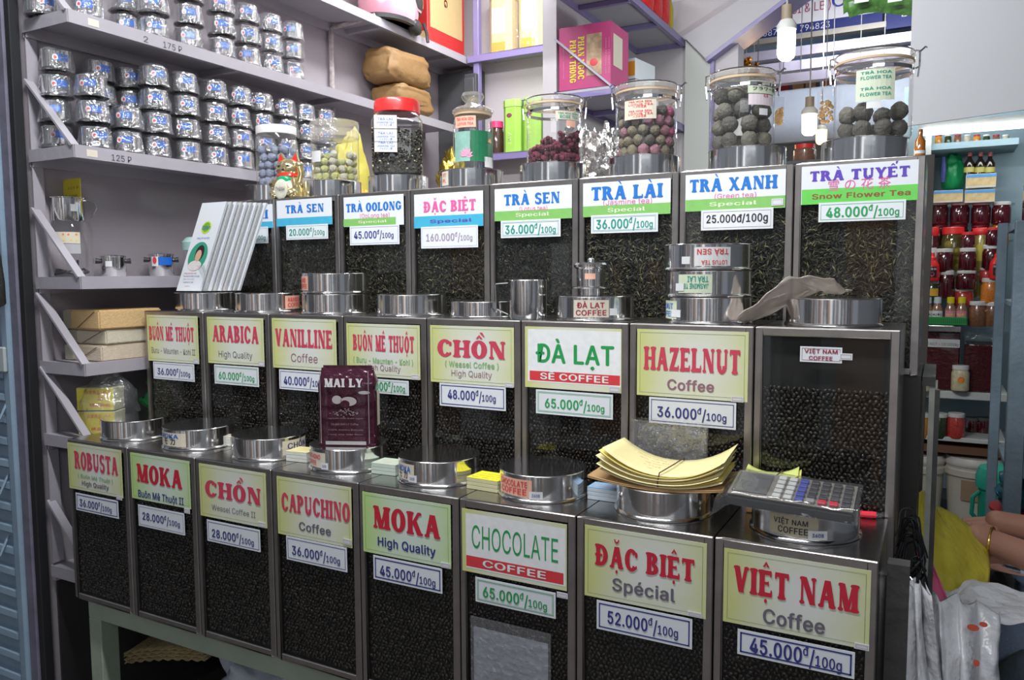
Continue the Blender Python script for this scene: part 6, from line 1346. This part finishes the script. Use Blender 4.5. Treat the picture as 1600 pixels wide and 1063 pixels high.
for k, (px, cap) in enumerate(((1449, M('cap_pale', (.6, .66, .72), .4)), (1464, MATS['cap_pale'] if 'cap_pale' in MATS else wcap), (1484.5, ycap), (1502, ycap))):
    c = at(px, 500, 'y', YS - .05); m = mpp(c); r = 8 * m; h = 36 * m; t = thing('sauce_bottle', ['first', 'second', 'third', 'fourth'][k] + [' pale capped', ' pale capped', ' yellow capped', ' yellow capped'][k] + ' small bottle from the left in the green tray', 'bottle', c, group='small bottles in the green tray')
    MB().use(M('fish_sauce', (.30, .16, .10), .15, 0, .2, 30, coat=1)).lathe([(.0001, 0), (r, 0), (r * 1.02, h * .45), (r * .6, h * .68), (r * .55, h * .74)], n=16).build('body', None, t, SM); MB().lathe([(r * .66, h * .72), (r * .66, h * .98), (.0001, h)], n=14).build('cap', cap, t, SM)
    wrap(t, '', r * 1.01, c, px - 7, px + 7, h * .10, h * .40, M('label_pink', (.70, .25, .35), .4) if k > 1 else stW, [('NƯỚC', 'flower' if k > 1 else 'black', .1, .9, .3, .6)])
# bulk tubs with dark plums
st_b = MB()
for (l, r_, pt, lb, lab) in ((1444, 1501, 520, 'left big square bin of dark red plums with a price label', True), (1504, 1556, 540, 'right big square bin of dark red plums', False)):
    a = at(l, 611, 'y', YS + .02); b = at(r_, pt, 'y', YS + .02); t = thing('plum_bin', lb, 'bin', (a.x, YS + .02, z610 + .001), group='plum bins')
    MB().box(0, b.x - a.x, 0, .22, 0, b.z - z610).build('body', M('dark_plums', (.075, .012, .016), .2, 0, .7, 55, .3, 70, coat=.8), t, bevel=.006)
    MB().box(-.002, b.x - a.x + .002, -.002, .222, b.z - z610, b.z - z610 + .03).build('rim', steel if lab else jarm, t, bevel=.003)
    if lab:
        p = at(1446, 542, 'y', YS + .016) - t.location; p2_ = at(1500, 531, 'y', YS + .016) - t.location; cdd = MB().box(p.x, p2_.x, -.003, -.0022, p.z, p2_.z).build('price_label', stW, t); mb = MB(); text_into(mb, 'Ô NGỌT = 100.000đ/kg', p.x + .006, p2_.x - .006, p.z + .008, .013, -.0034); mb.build('lettering', ink['black'], cdd)
    else: sheet('cling_wrap', lambda u, v: (u * .155, -.004 + .01 * nz3(u * 6, v * 6, 1, 1), (b.z - z610) + .03 + .05 * v * (1 - .3 * u) + .01 * nz3(u * 7, v * 5, 4, 1)), 12, 6, bagm, t)
for px, lb in ((1443, 'left jar of white pickles with an orange flower label'), (1499.6, 'right jar of white pickles with an orange flower label')):
    t, c, r, h = bjar(px, 571, 610, 25, M('white_pickle', (.62, .56, .36), .3, 0, .4, 70), wcap, lb, YS - .02, 'white pickle jars')
    c2 = camang(c); mb = MB(); n = 26; R1 = r * .45; mb.add([((r + .0012) * math.cos(c2 + .1 + R1 * (.75 + .25 * (k % 2)) / r * math.cos(6.283 * k / n)), (r + .0012) * math.sin(c2 + .1 + R1 * (.75 + .25 * (k % 2)) / r * math.cos(6.283 * k / n)), h * .45 + R1 * (.75 + .25 * (k % 2)) * math.sin(6.283 * k / n)) for k in range(n)], [tuple(range(n))]); mb.build('flower_label', ink['orange'], t)
for (px, w_, body, lb) in ((1441, 23, amb, 'amber pickle jar on the lower cabinet shelf'), (1467, 24, dgr, 'dark green pickle jar on the lower cabinet shelf'), (1493, 25, redp, 'red and white pickle jar on the lower cabinet shelf')): bjar(px, 645, 684, w_, body, wcap, lb, YS + .03, 'lower shelf pickle jars')
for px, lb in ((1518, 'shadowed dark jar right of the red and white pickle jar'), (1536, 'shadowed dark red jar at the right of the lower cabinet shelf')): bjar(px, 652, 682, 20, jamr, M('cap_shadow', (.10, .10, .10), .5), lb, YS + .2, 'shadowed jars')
# items at the top of the cabinet
zb1 = at(1500, 320, 'y', YS + .14).z
for (l, r_, pt, pb_, lb, g) in ((1458, 1505, 297, 318, 'left', 0), (1507, 1555, 296, 318, 'lower right', 0), (1509, 1557, 271, 295, 'upper right', 0)):
    a = at(l, pb_, 'y', YS + .05); b = at(r_, pt, 'y', YS + .05); t = plainbox('snack_carton', lb + ' white and gold carton with a blue top band above the jars', ((a.x + b.x) / 2, YS + .05, a.z + .002), b.x - a.x, .1, b.z - a.z, M('carton_white', (.72, .70, .62), .4), 0, M('carton_gold_print', (.72, .52, .25), .4, 0, .45, 40), group='white and gold cartons'); w2 = (b.x - a.x) / 2; hz_ = b.z - a.z; MB().box(-w2 + .001, w2 - .001, -.002, -.0011, hz_ * .75, hz_ * .98).build('blue_band', M('print_sky', (.08, .32, .68), .4), t)
blob_bag('green_bag', 'big green plastic bag stuffed on the top shelf of the sauce cabinet', 'bag', at(1488, 297, 'y', YS + .24), .055, .06, .095, M('bag_emerald', (.01, .28, .09), .35, 0, .25, 12, .4, 25), .2, 2.4, 51)
c = at(1473, 285, 'y', YS + .16); tag(MB().tube([(0, 0, 0), (.002, 0, .06), (0, 0, .12)], [.010, .013, .009], 10).build('blue_pouch', M('blue_pouch_m', (.03, .05, .2), .4, 0, .4, 60), smooth=SM, loc=c), 'narrow dark blue pouch hanging in front of the green bag', 'pouch')
for k, px in enumerate((1514, 1531, 1546)):
    c = at(px, 272, 'y', YS + .16); m = mpp(c); t = thing('sauce_bottle', ['first', 'second', 'third'][k] + ' dark soy bottle from the left behind the gold cartons', 'bottle', c, group='dark soy bottles'); MB().use(M('soy_glass', (.02, .008, .006), .1, coat=1)).lathe([(.0001, 0), (7.5 * m, 0), (7.5 * m, 16 * m), (3 * m, 24 * m), (3 * m, 30 * m)], n=18).build('body', None, t, SM); MB().lathe([(3.6 * m, 27 * m), (3.6 * m, 33 * m), (.0001, 34 * m)], n=14).build('cap', M('cap_maroon', (.25, .04, .04), .4), t, SM); MB().lathe([(7.7 * m, 2 * m), (7.7 * m, 10 * m)], n=18).build('label', M('label_olive', (.45, .40, .10), .4), t, SM)
for k in range(8):
    px = 1466 + 15 * k; bjar(px, 211, 226, 10, [amb, dgr, jamb, M('beige_jar', (.42, .38, .28), .4)][k % 4], wcap if k % 2 else dcap, ['first', 'second', 'third', 'fourth', 'fifth', 'sixth', 'seventh', 'eighth'][k] + ' small jar from the left just under the tube lamp', YS + .16, 'small jars under the tube lamp')
# buckets on the plinth
pz = at(1500, 816, 'y', YS).z
plt = MB().box(q0 - .25, q1 + .4, YS - .12, YS + .4, 0, pz - .001).build('plinth', M('plinth_dark', (.05, .05, .045), .6)); tag(plt, 'low dark plinth under the white buckets of the next stall', 'plinth')
bkw = M('bucket_plastic', (.60, .56, .48), .45, 0, .06, 6)
for (l, r_, pt, lb) in ((1400, 1470, 706, 'left white plastic bucket under the sauce cabinet'), (1477, 1560, 711, 'right white plastic bucket with a brown paper label')):
    c = at((l + r_) / 2, 816, 'y', YS + .12); m = mpp(c); r = (r_ - l) / 2 * m; a = at((l + r_) / 2, pt, 'y', YS + .12); h = a.z - pz; t = thing('bucket', lb, 'bucket', (c.x, YS + .12, pz), group='white buckets')
    MB().lathe([(.0001, 0), (r * .82, 0), (r * .92, h * .70), (r * 1.0, h * .71), (r * 1.0, h * .80), (r * .94, h * .82), (r * .95, h * .88)], n=40).build('body', bkw, t, SM); MB().lathe([(r * .97, h * .86), (r * 1.0, h * .88), (r * 1.0, h * .93), (r * .93, h * .995), (.0001, h)], n=40).build('lid', M('bucket_lid', (.68, .64, .60), .4), t, SM)
    if r_ > 1500: wrap(t, '', r * .93, c, 1502, 1536, h * .34, h * .66, M('brown_label', (.36, .24, .15), .6))
# ------------------------------------------------------------------ blue grey metal rack
yr = 1.30; rkm = M('rack_blue_paint', (.17, .23, .28), .45, 0, .22, 20, .2, 50)
pL = at(1562, 900, 'y', yr).x; zR = at(1580, 345, 'y', yr).z
rk = thing('metal_rack', 'chipped blue grey steel rack at the right edge', 'rack', (pL, yr, 0)); ww = mpp((pL, yr, 1)) * 24
MB().box(0, ww, 0, ww, 0, zR).build('post', rkm, rk, bevel=.002); MB().box(-.025, .002, .30, .33, 0, zR + .01).build('post', rkm, rk, bevel=.002); MB().box(.75, .75 + ww, 0, ww, 0, zR).build('post', rkm, rk, bevel=.002)
for py in (350, 480, 735, 930): z = at(1580, py, 'y', yr).z; MB().box(ww, .75, .003, .03, z - .022, z + .022).build('rail', rkm, rk, bevel=.002)
for py in (480, 735, 930): z = at(1580, py, 'y', yr).z; MB().box(.0, .75, .03, .33, z + .0, z + .012).build('rack_shelf', rkm, rk)
MB().box(.0, .75, .03, .33, zR - .02, zR).build('rack_shelf', rkm, rk)
MB().box(ww, .75, .32, .33, .7, zR - .02).build('rack_back', M('rack_dark', (.05, .06, .07), .5), rk)
z = at(1590, 575, 'y', yr).z; MB().box(ww, .75, .02, .3, z, z + .01).build('rack_shelf', cabw, rk)
pz_ = at(1590, 735, 'y', yr).z + .0125
t = thing('steel_pot', 'dark ribbed steel pot on the blue grey rack', 'pot', (pL + .115, yr + .16, pz_)); r = .095; h = at(1590, 672, 'y', yr).z - pz_
MB().use(steel).lathe([(.0001, 0), (r, 0), (r, h * .9), (r * 1.03, h * .92), (r * 1.03, h), (r * .97, h)], n=36).build('body', None, t, SM)
t = thing('green_basin', 'green plastic basin stacked on the steel pot in the rack', 'basin', (pL + .115, yr + .16, pz_ + h + .001)); MB().lathe([(.0001, 0), (r * .9, 0), (r * 1.05, .03), (r * 1.1, .032), (r * 1.1, .04), (r * 1.0, .042)], n=36).build('basin', M('basin_green', (.02, .36, .20), .35), t, SM)
zz = at(1590, 480, 'y', yr).z + .0125
plainbox('dark_carton', 'dark glass fronted carton on the upper rack shelf', (pL + .18, yr + .06, zz), .26, .2, .15, M('dark_glossy', (.06, .06, .065), .15, 0, .4, 40, coat=.6), 0, None)
zz = at(1590, 575, 'y', yr).z + .0105
blob_bag('plastic_bag', 'pale pink plastic bag on the middle rack shelf', 'bag', (pL + .16, yr + .15, zz), .09, .07, .045, M('bag_pinkish', (.42, .33, .32), .4, 0, .3, 20, .4, 40), .25, 2.4, 61)
dc = thing('display_case', 'chrome edged dark glass case standing on top of the metal rack', 'case', (pL + .02, yr + .02, zR + .011)); ch_ = at(1590, 203, 'y', yr).z - zR
MB().box(.0, .012, 0, .012, 0, ch_).box(.0, .4, 0, .012, ch_ - .012, ch_).build('chrome_edge', chrome, dc); MB().box(.014, .4, .004, .28, 0, ch_ - .013).build('dark_body', M('case_dark', (.03, .03, .04), .15, 0, .3, 20, coat=.5), dc)
MB().box(.02, .2, .002, .0035, ch_ * .02, ch_ * .22).build('pale_card', cardW, dc); MB().box(.02, .3, .002, .0035, ch_ * .80, ch_ * .92).build('pale_card', cardW, dc)
# green tub with handle, blue bag, red tub
tubm = M('tub_green', (.01, .30, .19), .35, 0, .06, 6)
c = at(1553, 830, 'y', 2.25); c.z = .40; tz = at(1553, 745, 'y', 2.25).z; m = mpp(c); r = 40 * m
t = thing('green_tub', 'tall green lidded plastic tub with a side handle behind the rack post', 'tub', (c.x + .03, 2.25, .0)); tz_ = tz
MB().lathe([(.0001, 0), (r * .80, 0), (r * .90, tz_ * .95), (r * .98, tz_ * .955), (r * .98, tz_ * .985)], n=40).build('body', tubm, t, SM); MB().lathe([(r * 1.0, tz_ * .95), (r * 1.02, tz_ * 1.0), (r * .9, tz_ * 1.045), (.0001, tz_ * 1.06)], n=40).build('lid', M('tub_lid_green', (.02, .38, .25), .35), t, SM)
MB().tube([(-r * .86, -.03, tz_ * .93), (-r * 1.08, -.04, tz_ * .90), (-r * 1.10, -.04, tz_ * .82), (-r * .85, -.03, tz_ * .78)], .008, 8).build('handle', tubm, t, SM)
c = at(1598, 772, 'y', 1.45); c.z = at(1590, 930, 'y', yr).z + .0125
t = thing('red_tub', 'red plastic tub on the low rack shelf behind the hands', 'tub', (c.x + .03, 1.45, c.z)); m = mpp(c); tz_ = at(1598, 795, 'y', 1.45).z - c.z
MB().use(M('tub_red', (.55, .02, .02), .35)).lathe([(.0001, 0), (.09, 0), (.105, tz_ * .95), (.112, tz_ * .96), (.112, tz_), (.10, tz_)], n=40).build('body', None, t, SM)
blob_bag('blue_bag', 'crumpled dark teal blue plastic bag on top of the red tub', 'bag', (c.x + .03, 1.45, c.z + tz_ + .001), .095, .09, .055, M('bag_teal', (.02, .12, .17), .3, 0, .3, 16, .4, 30), .3, 2.4, 66)
# ------------------------------------------------------------------ bags and cables beside the tins
ybg = M('yellow_bag_film', (.58, .50, .05), .28, 0, .15, 12, .9, 30)
yb1 = at(1480, 860, 'y', .95)
t = thing('yellow_sack', 'large shiny yellow plastic bag leaning beside the tins', 'bag', (0, 0, 0))
P0 = [at(1410, 765, 'y', .80), at(1440, 770, 'y', .85), at(1475, 792, 'y', .90), at(1545, 845, 'y', .95)]
P1 = [at(1405, 900, 'y', .72), at(1440, 925, 'y', .70), at(1490, 930, 'y', .72), at(1546, 905, 'y', .80)]
P2 = [at(1400, 1040, 'y', .70), at(1440, 1040, 'y', .68), at(1490, 1040, 'y', .70), at(1540, 1040, 'y', .78)]
def l4(P, u): k = min(2, int(u * 3)); return P[k].lerp(P[k + 1], u * 3 - k)
def ybf(u, v):
    p = l4(P0, u).lerp(l4(P1, u), v * 2) if v < .5 else l4(P1, u).lerp(l4(P2, u), v * 2 - 1)
    return p + Vector((nz3(u * 3, v * 3, 0, 1) * .01, -.07 * math.sin(math.pi * u) * math.sin(math.pi * min(1, v + .02)) + .02 * nz3(u * 5, v * 4, 2, 1) - .022 * abs(nz3(u * 8, v * 6, 5, 1)), nz3(u * 4, v * 4, 9, 1) * .012))
sheet('bag', ybf, 40, 30, ybg, t, .002)
def ybb(u, v): p = ybf(u, v); e = math.sin(math.pi * u) * math.sin(math.pi * v); return p + Vector((0, .16 * e + .003, 0))
sheet('bag_back', ybb, 24, 16, ybg, t)
for (x0, x1, col, nm, lb) in ((1425, 1462, (.62, .12, .24), 'pink_cloth', 'strip of pink plastic hanging below the yellow bag'), (1418, 1440, (.01, .16, .09), 'green_cloth', 'strip of dark green plastic hanging beside the pink strip')):
    a = at(x0, 845, 'y', .55); b = at(x0 + 42, 925, 'y', .50)
    w_ = .022
    o = sheet(nm, lambda u, v: (a.x + (b.x - a.x) * v + (u - .5) * w_ * 2, a.y + (b.y - a.y) * v + .01 * nz3(u * 6, v * 3, 1, 1) + .01 * math.sin(u * 9), a.z + (b.z - a.z) * v * 1.35), 8, 14, M(nm, col, .4, 0, .15, 20, .3, 40), None, .0015); tag(o, lb, 'plastic strip')
wbg = M('white_bag_film', (.58, .58, .60), .32, 0, .06, 10, .7, 34, sss=.0)
def hang(name, label, tops, bots, amp, nf, seed, mat, ny=26, belly=.06):
    t = thing(name, label, 'bag', (0, 0, 0), group='white carrier bags')
    n = len(tops) - 1
    def L(P, u): k = min(n - 1, int(u * n)); return P[k].lerp(P[k + 1], u * n - k)
    def f(u, v):
        p = L(tops, u).lerp(L(bots, u), v); fold = math.sin(u * nf + seed) * amp * (1 - .3 * v) + abs(nz3(u * 6, v * 2.5, seed, 1)) * amp * 1.6
        return p + Vector((.3 * fold * math.cos(u * 7), -fold - belly * math.sin(math.pi * v ** .8) * math.sin(math.pi * u), .012 * nz3(u * 5, v * 5, seed, 1)))
    sheet('bag', f, 54, ny, mat, t, .0012)
    def g(u, v): p = Vector(f(u, v)); return p + Vector((0, .09 * math.sin(math.pi * v ** .7) * math.sin(math.pi * u) + .004, 0))
    sheet('bag_back', g, 24, 14, mat, t); return t
hang('carrier_bag', 'white plastic carrier bag hanging from the end post', [at(1405, 915, 'y', .28), at(1425, 905, 'y', .27), at(1448, 915, 'y', .27)], [at(1395, 1250, 'y', .22), at(1440, 1260, 'y', .18), at(1500, 1250, 'y', .22)], .022, 26, 3, wbg)
tb_ = hang('carrier_bag', 'wide white carrier bag with faint red print stretched to the right', [at(1440, 925, 'y', .36), at(1495, 935, 'y', .40), at(1560, 955, 'y', .46)], [at(1460, 1200, 'y', .28), at(1500, 1230, 'y', .26), at(1552, 1150, 'y', .36)], .02, 20, 8, wbg)
MB().use(M('bag_red_print', (.62, .10, .06), .5)).box(0, .001, 0, .001, 0, .001)
for (px, py, w_, h_) in ((1520, 977, 14, 9), (1536, 972, 10, 7), (1525, 1032, 8, 9)):
    p = at(px, py, 'y', .335); m = mpp(p); mb = MB(); mb.add([(p.x + w_ * m * .6 * math.cos(a * 6.283 / 12), p.y - .012, p.z + h_ * m * .6 * math.sin(a * 6.283 / 12)) for a in range(12)], [tuple(range(12))]); mb.build('red_print', MATS['bag_red_print'], tb_)
hang('carrier_bag', 'translucent white bag spread flat in front of the seated person', [at(1478, 925, 'y', .62), at(1530, 920, 'y', .66), at(1660, 936, 'y', .72)], [at(1468, 945, 'y', .50), at(1530, 965, 'y', .46), at(1650, 975, 'y', .50)], .012, 12, 12, wbg, 12, .0)
# cables
cbm = M('cable_black', (.015, .015, .017), .5)
t = thing('cable_bundle', 'tangle of black cables hanging on the end post', 'cables', (0, 0, 0))
for k in range(16):
    px = 1410 + 12 * R(); py = 840 + 60 * R(); y = .285 + .02 * R(); a0 = R() * 6; n = 26; pts = []; rx = U(8, 24); rz_ = U(18, 60)
    for i in range(n): a = a0 + 6.283 * i / n * U(.97, 1.0); pts.append(at(px + 6 + rx * math.cos(a) * (1 + .3 * math.sin(3 * a)), py + rz_ * math.sin(a), 'y', y + .01 * math.sin(a * 2 + k)))
    MB().tube(pts, .0016, 5).build('cable', cbm, t, SM)
MB().tube([at(1405, 902, 'y', .25), at(1422, 902, 'y', .25), at(1432, 915, 'y', .25), at(1433, 932, 'y', .25), at(1425, 948, 'y', .26), at(1412, 955, 'y', .27)], .0014, 6).build('wire', MATS['chrome'], t, SM)
# steel bowl by the person
c = at(1592, 925, 'y', .95); t = thing('steel_bowl', 'large shallow steel bowl below the forearm', 'bowl', c); MB().use(chrome).lathe([(.0001, 0), (.05, 0), (.10, .03), (.115, .075), (.118, .078), (.113, .078), (.097, .032), (.048, .005), (.0001, .004)], n=48).build('bowl', None, t, SM)
zst = c.z; o = MB().box(c.x - .05, c.x + .10, .90, 1.02, 0, zst - .001).build('low_stool', M('stool_green', (.04, .06, .055), .5), bevel=.006); tag(o, 'low dark green stool carrying the steel bowl', 'stool')
# ------------------------------------------------------------------ seated person, mostly beyond the frame
skin = M('skin', (.50, .25, .17), .5, 0, .06, 20, .05, 120, sss=.15); jeans = M('denim', (.09, .12, .18), .8, 0, .25, 120, .3, 220); shirt = M('shirt_grey', (.20, .20, .22), .7); hair = M('hair_black', (.015, .012, .012), .4)
def skinm(name, verts, edges, radii, mat, parent=None, root=0, lvl=2):
    me = bpy.data.meshes.new(name); me.from_pydata([tuple(v) for v in verts], edges, []); me.materials.append(mat)
    o = link(name, me, parent); sk = o.modifiers.new('skin', 'SKIN'); sv = me.skin_vertices[0].data
    for i, r in enumerate(radii): sv[i].radius = (r, r) if not isinstance(r, tuple) else r; sv[i].use_root = (i == root)
    sk.use_smooth_shade = True; sb = o.modifiers.new('sub', 'SUBSURF'); sb.levels = lvl; sb.render_levels = lvl; return o
def P(px, py, y): return at(px, py, 'y', y)
prs = thing('person', 'seated person in blue jeans, only forearms, hands and knees in view, wearing a gold bracelet', 'person', (0, 0, 0))
wrA = P(1537, 842, .93); elA = P(1690, 905, .97); wrB = P(1568, 818, 1.10); elB = P(1720, 850, 1.13)
sh = Vector((elA.x + .12, 1.00, 1.18)); shA = sh + Vector((-.02, -.14, 0)); shB = sh + Vector((-.02, .14, .0)); nk = sh + Vector((-.02, .01, .07)); hd = nk + Vector((-.04, 0, .14)); pel = sh + Vector((.06, 0, -.55))
knA = P(1606, 1050, .72); knB = P(1590, 1000, .84); ftA = Vector((knA.x - .02, knA.y + .02, .06)); ftB = Vector((knB.x, knB.y + .03, .06))
vs = [pel, pel + Vector((-.01, 0, .2)), sh, nk, hd, hd + Vector((0, 0, .08)), shA, elA, wrA, wrA + (wrA - elA).normalized() * .045, shB, elB, wrB, wrB + (wrB - elB).normalized() * .045,
      pel + Vector((-.05, -.11, 0)), knA, ftA, ftA + Vector((-.14, 0, -.02)), pel + Vector((-.05, .11, 0)), knB, ftB, ftB + Vector((-.14, 0, -.02))]
es = [(0, 1), (1, 2), (2, 3), (3, 4), (4, 5), (2, 6), (6, 7), (7, 8), (8, 9), (2, 10), (10, 11), (11, 12), (12, 13), (0, 14), (14, 15), (15, 16), (16, 17), (0, 18), (18, 19), (19, 20), (20, 21)]
rd = [.13, .13, .12, .055, .085, .085, .055, .048, .030, .033, .055, .048, .030, .033, .085, .060, .04, .035, .085, .060, .04, .035]
skinm('body', vs, es, rd, skin, prs)
# hands: a palm and five bent fingers each
def hand(w_, d, up, side, sz=1.):
    d = d.normalized(); side = side.normalized(); up = up.normalized(); V = []; E = []; Rr = []
    def chain(pts, rs):
        n = len(V); V.extend(pts); Rr.extend(rs); E.extend([(n + i, n + i + 1) for i in range(len(pts) - 1)])
    for k, L in enumerate((.072, .080, .075, .058)):
        b0 = w_ + d * .02 + side * (k - 1.5) * .010; b1 = w_ + d * .085 + side * (k - 1.5) * .020
        chain([b0, b1, b1 + d * L * .42 - up * L * .16, b1 + d * L * .68 - up * L * .45, b1 + d * L * .80 - up * L * .75], [.014, .0115, .0095, .0085, .007])
    b0 = w_ + d * .015 - side * .015; chain([b0, b0 + d * .035 - side * .022 - up * .008, b0 + d * .062 - side * .026 - up * .026, b0 + d * .078 - side * .018 - up * .042], [.015, .0125, .010, .008])
    return V, E, Rr
for (w_, d, up, side, nm) in ((wrA - (wrA - elA).normalized() * .0, (wrA - elA) * .4 + Vector((-.10, .05, .02)), Vector((0, -.3, 1)), Vector((.15, 1, .2)), 'hand'), (wrB, Vector((-.95, -.25, -.22)), Vector((-.2, -.4, .9)), Vector((-.1, 1, .3)), 'hand')):
    V, E, Rr = hand(w_, d, up, side); o = skinm(nm, V, E, Rr, skin, prs)
    for i in range(len(Rr)): o.data.skin_vertices[0].data[i].use_root = i in (0, 5, 10, 15, 20)
MB().tube([wrA + (elA - wrA).normalized() * .018 + (Vector((0, 0, 1)) * math.sin(a * 6.283 / 20) + Vector((.25, 1, 0)).normalized() * math.cos(a * 6.283 / 20)) * .034 for a in range(20)], .0032, 8, True).build('bracelet', M('gold', (.80, .55, .15), .2, 1), prs, SM)
skinm('jeans', [pel, pel + Vector((-.05, -.11, 0)), knA, ftA + Vector((0, 0, .08)), pel + Vector((-.05, .11, 0)), knB, ftB + Vector((0, 0, .08))], [(0, 1), (1, 2), (2, 3), (0, 4), (4, 5), (5, 6)], [.145, .098, .076, .065, .098, .076, .065], jeans, prs)
skinm('shirt', [pel, pel + Vector((-.01, 0, .2)), sh, shA, shA.lerp(elA, .45), shB, shB.lerp(elB, .45)], [(0, 1), (1, 2), (2, 3), (3, 4), (2, 5), (5, 6)], [.145, .145, .135, .075, .066, .075, .066], shirt, prs)
MB().ball(hd + Vector((.025, 0, .03)), .095, .085, .115, 20, 14).build('hair', hair, prs, SM)
fc = MB()
for s_ in (-1, 1): fc.ball(hd + Vector((-.082, s_ * .030, .02)), .010, .013, .007, 8, 6)
fc.build('eyes', M('eye_dark', (.05, .04, .04), .3), prs, SM); MB().ball(hd + Vector((-.095, 0, -.008)), .016, .012, .022, 10, 8).build('nose', skin, prs, SM); MB().ball(hd + Vector((-.082, 0, -.045)), .010, .024, .007, 10, 6).build('mouth', M('lip', (.40, .12, .10), .5), prs, SM)
for s_ in (-1, 1): MB().ball(hd + Vector((0, s_ * .086, .0)), .018, .008, .028, 10, 8).build('ear', skin, prs, SM)
sz_ = pel.z - .145; o = MB().box(pel.x - .16, pel.x + .14, pel.y - .15, pel.y + .15, 0, sz_).build('seat_block', M('stool_wood', (.16, .10, .06), .6), bevel=.006); tag(o, 'wooden stool under the seated person at the right', 'stool')
# ------------------------------------------------------------------ under the table
gfilm = M('grey_bag_film', (.55, .58, .66), .35, 0, .1, 10, .3, 20)
kz = 0.32
o = MB().box(-.02, 1.8, .30, .92, 0, kz).build('store_crate', dkw); tag(o, 'dark low crate under the display table carrying the bags', 'crate')
t = blob_bag('grey_bag', 'knotted grey white plastic bag under the left of the table', 'bag', (.27, .42, kz + .001), .15, .13, .115, gfilm, .28, 2.2, 71, .5)
MB().tube([(-.02, 0, .205), (0, .02, .21), (.02, 0, .205), (0, -.02, .203)], .006, 6, True).build('knot', gfilm, t, SM)
blob_bag('grey_bag', 'larger grey plastic bag under the middle of the table', 'bag', (.64, .46, kz + .001), .16, .14, .12, gfilm, .28, 2.4, 74)
blob_bag('grey_bag', 'dark grey plastic bag under the table right of the others', 'bag', (1.06, .46, kz + .001), .18, .14, .12, M('dark_film', (.12, .13, .14), .35, 0, .1, 10, .3, 20), .28, 2.4, 76)
a = at(240, 1018, 'y', .30); t = thing('straw_mat', 'folded woven straw mat lying on the bags under the table', 'mat', (a.x + .04, .36, a.z - .01), (.05, -.22, .1)); strw = M('straw', (.42, .33, .16), .7, 0, .3, 60, .6, 140)
for k in range(4): sheet('straw_layer', lambda u, v: ((u - .5) * .36, (v - .5) * .16, .010 * k + .018 * math.cos((u - .5) * 3) * math.cos((v - .5) * 2) + .003 * math.sin(u * 60 + (k % 2) * 3)), 40, 8, strw, t, .005)
blob_bag('dark_bag', 'dark green black plastic bag above the straw mat', 'bag', (a.x + .06, .44, a.z + .015), .17, .09, .045, M('dark_green_film', (.03, .045, .035), .3, 0, .2, 10, .4, 25), .25, 2.4, 79)
a = at(172, 985, 'y', .55); plainbox('red_carton', 'red and white carton behind the left table leg', (max(a.x + .06, .09), .64, kz + .001), .20, .2, .35, M('carton_white2', (.50, .50, .55), .5), 0, None); 
rc_ = [q for q in COL.objects if q.name == 'red_carton'][0]
MB().box(-.1, .1, -.003, -.0012, .26, .348).build('red_flap', M('deep_red', (.35, .02, .03), .5), rc_)
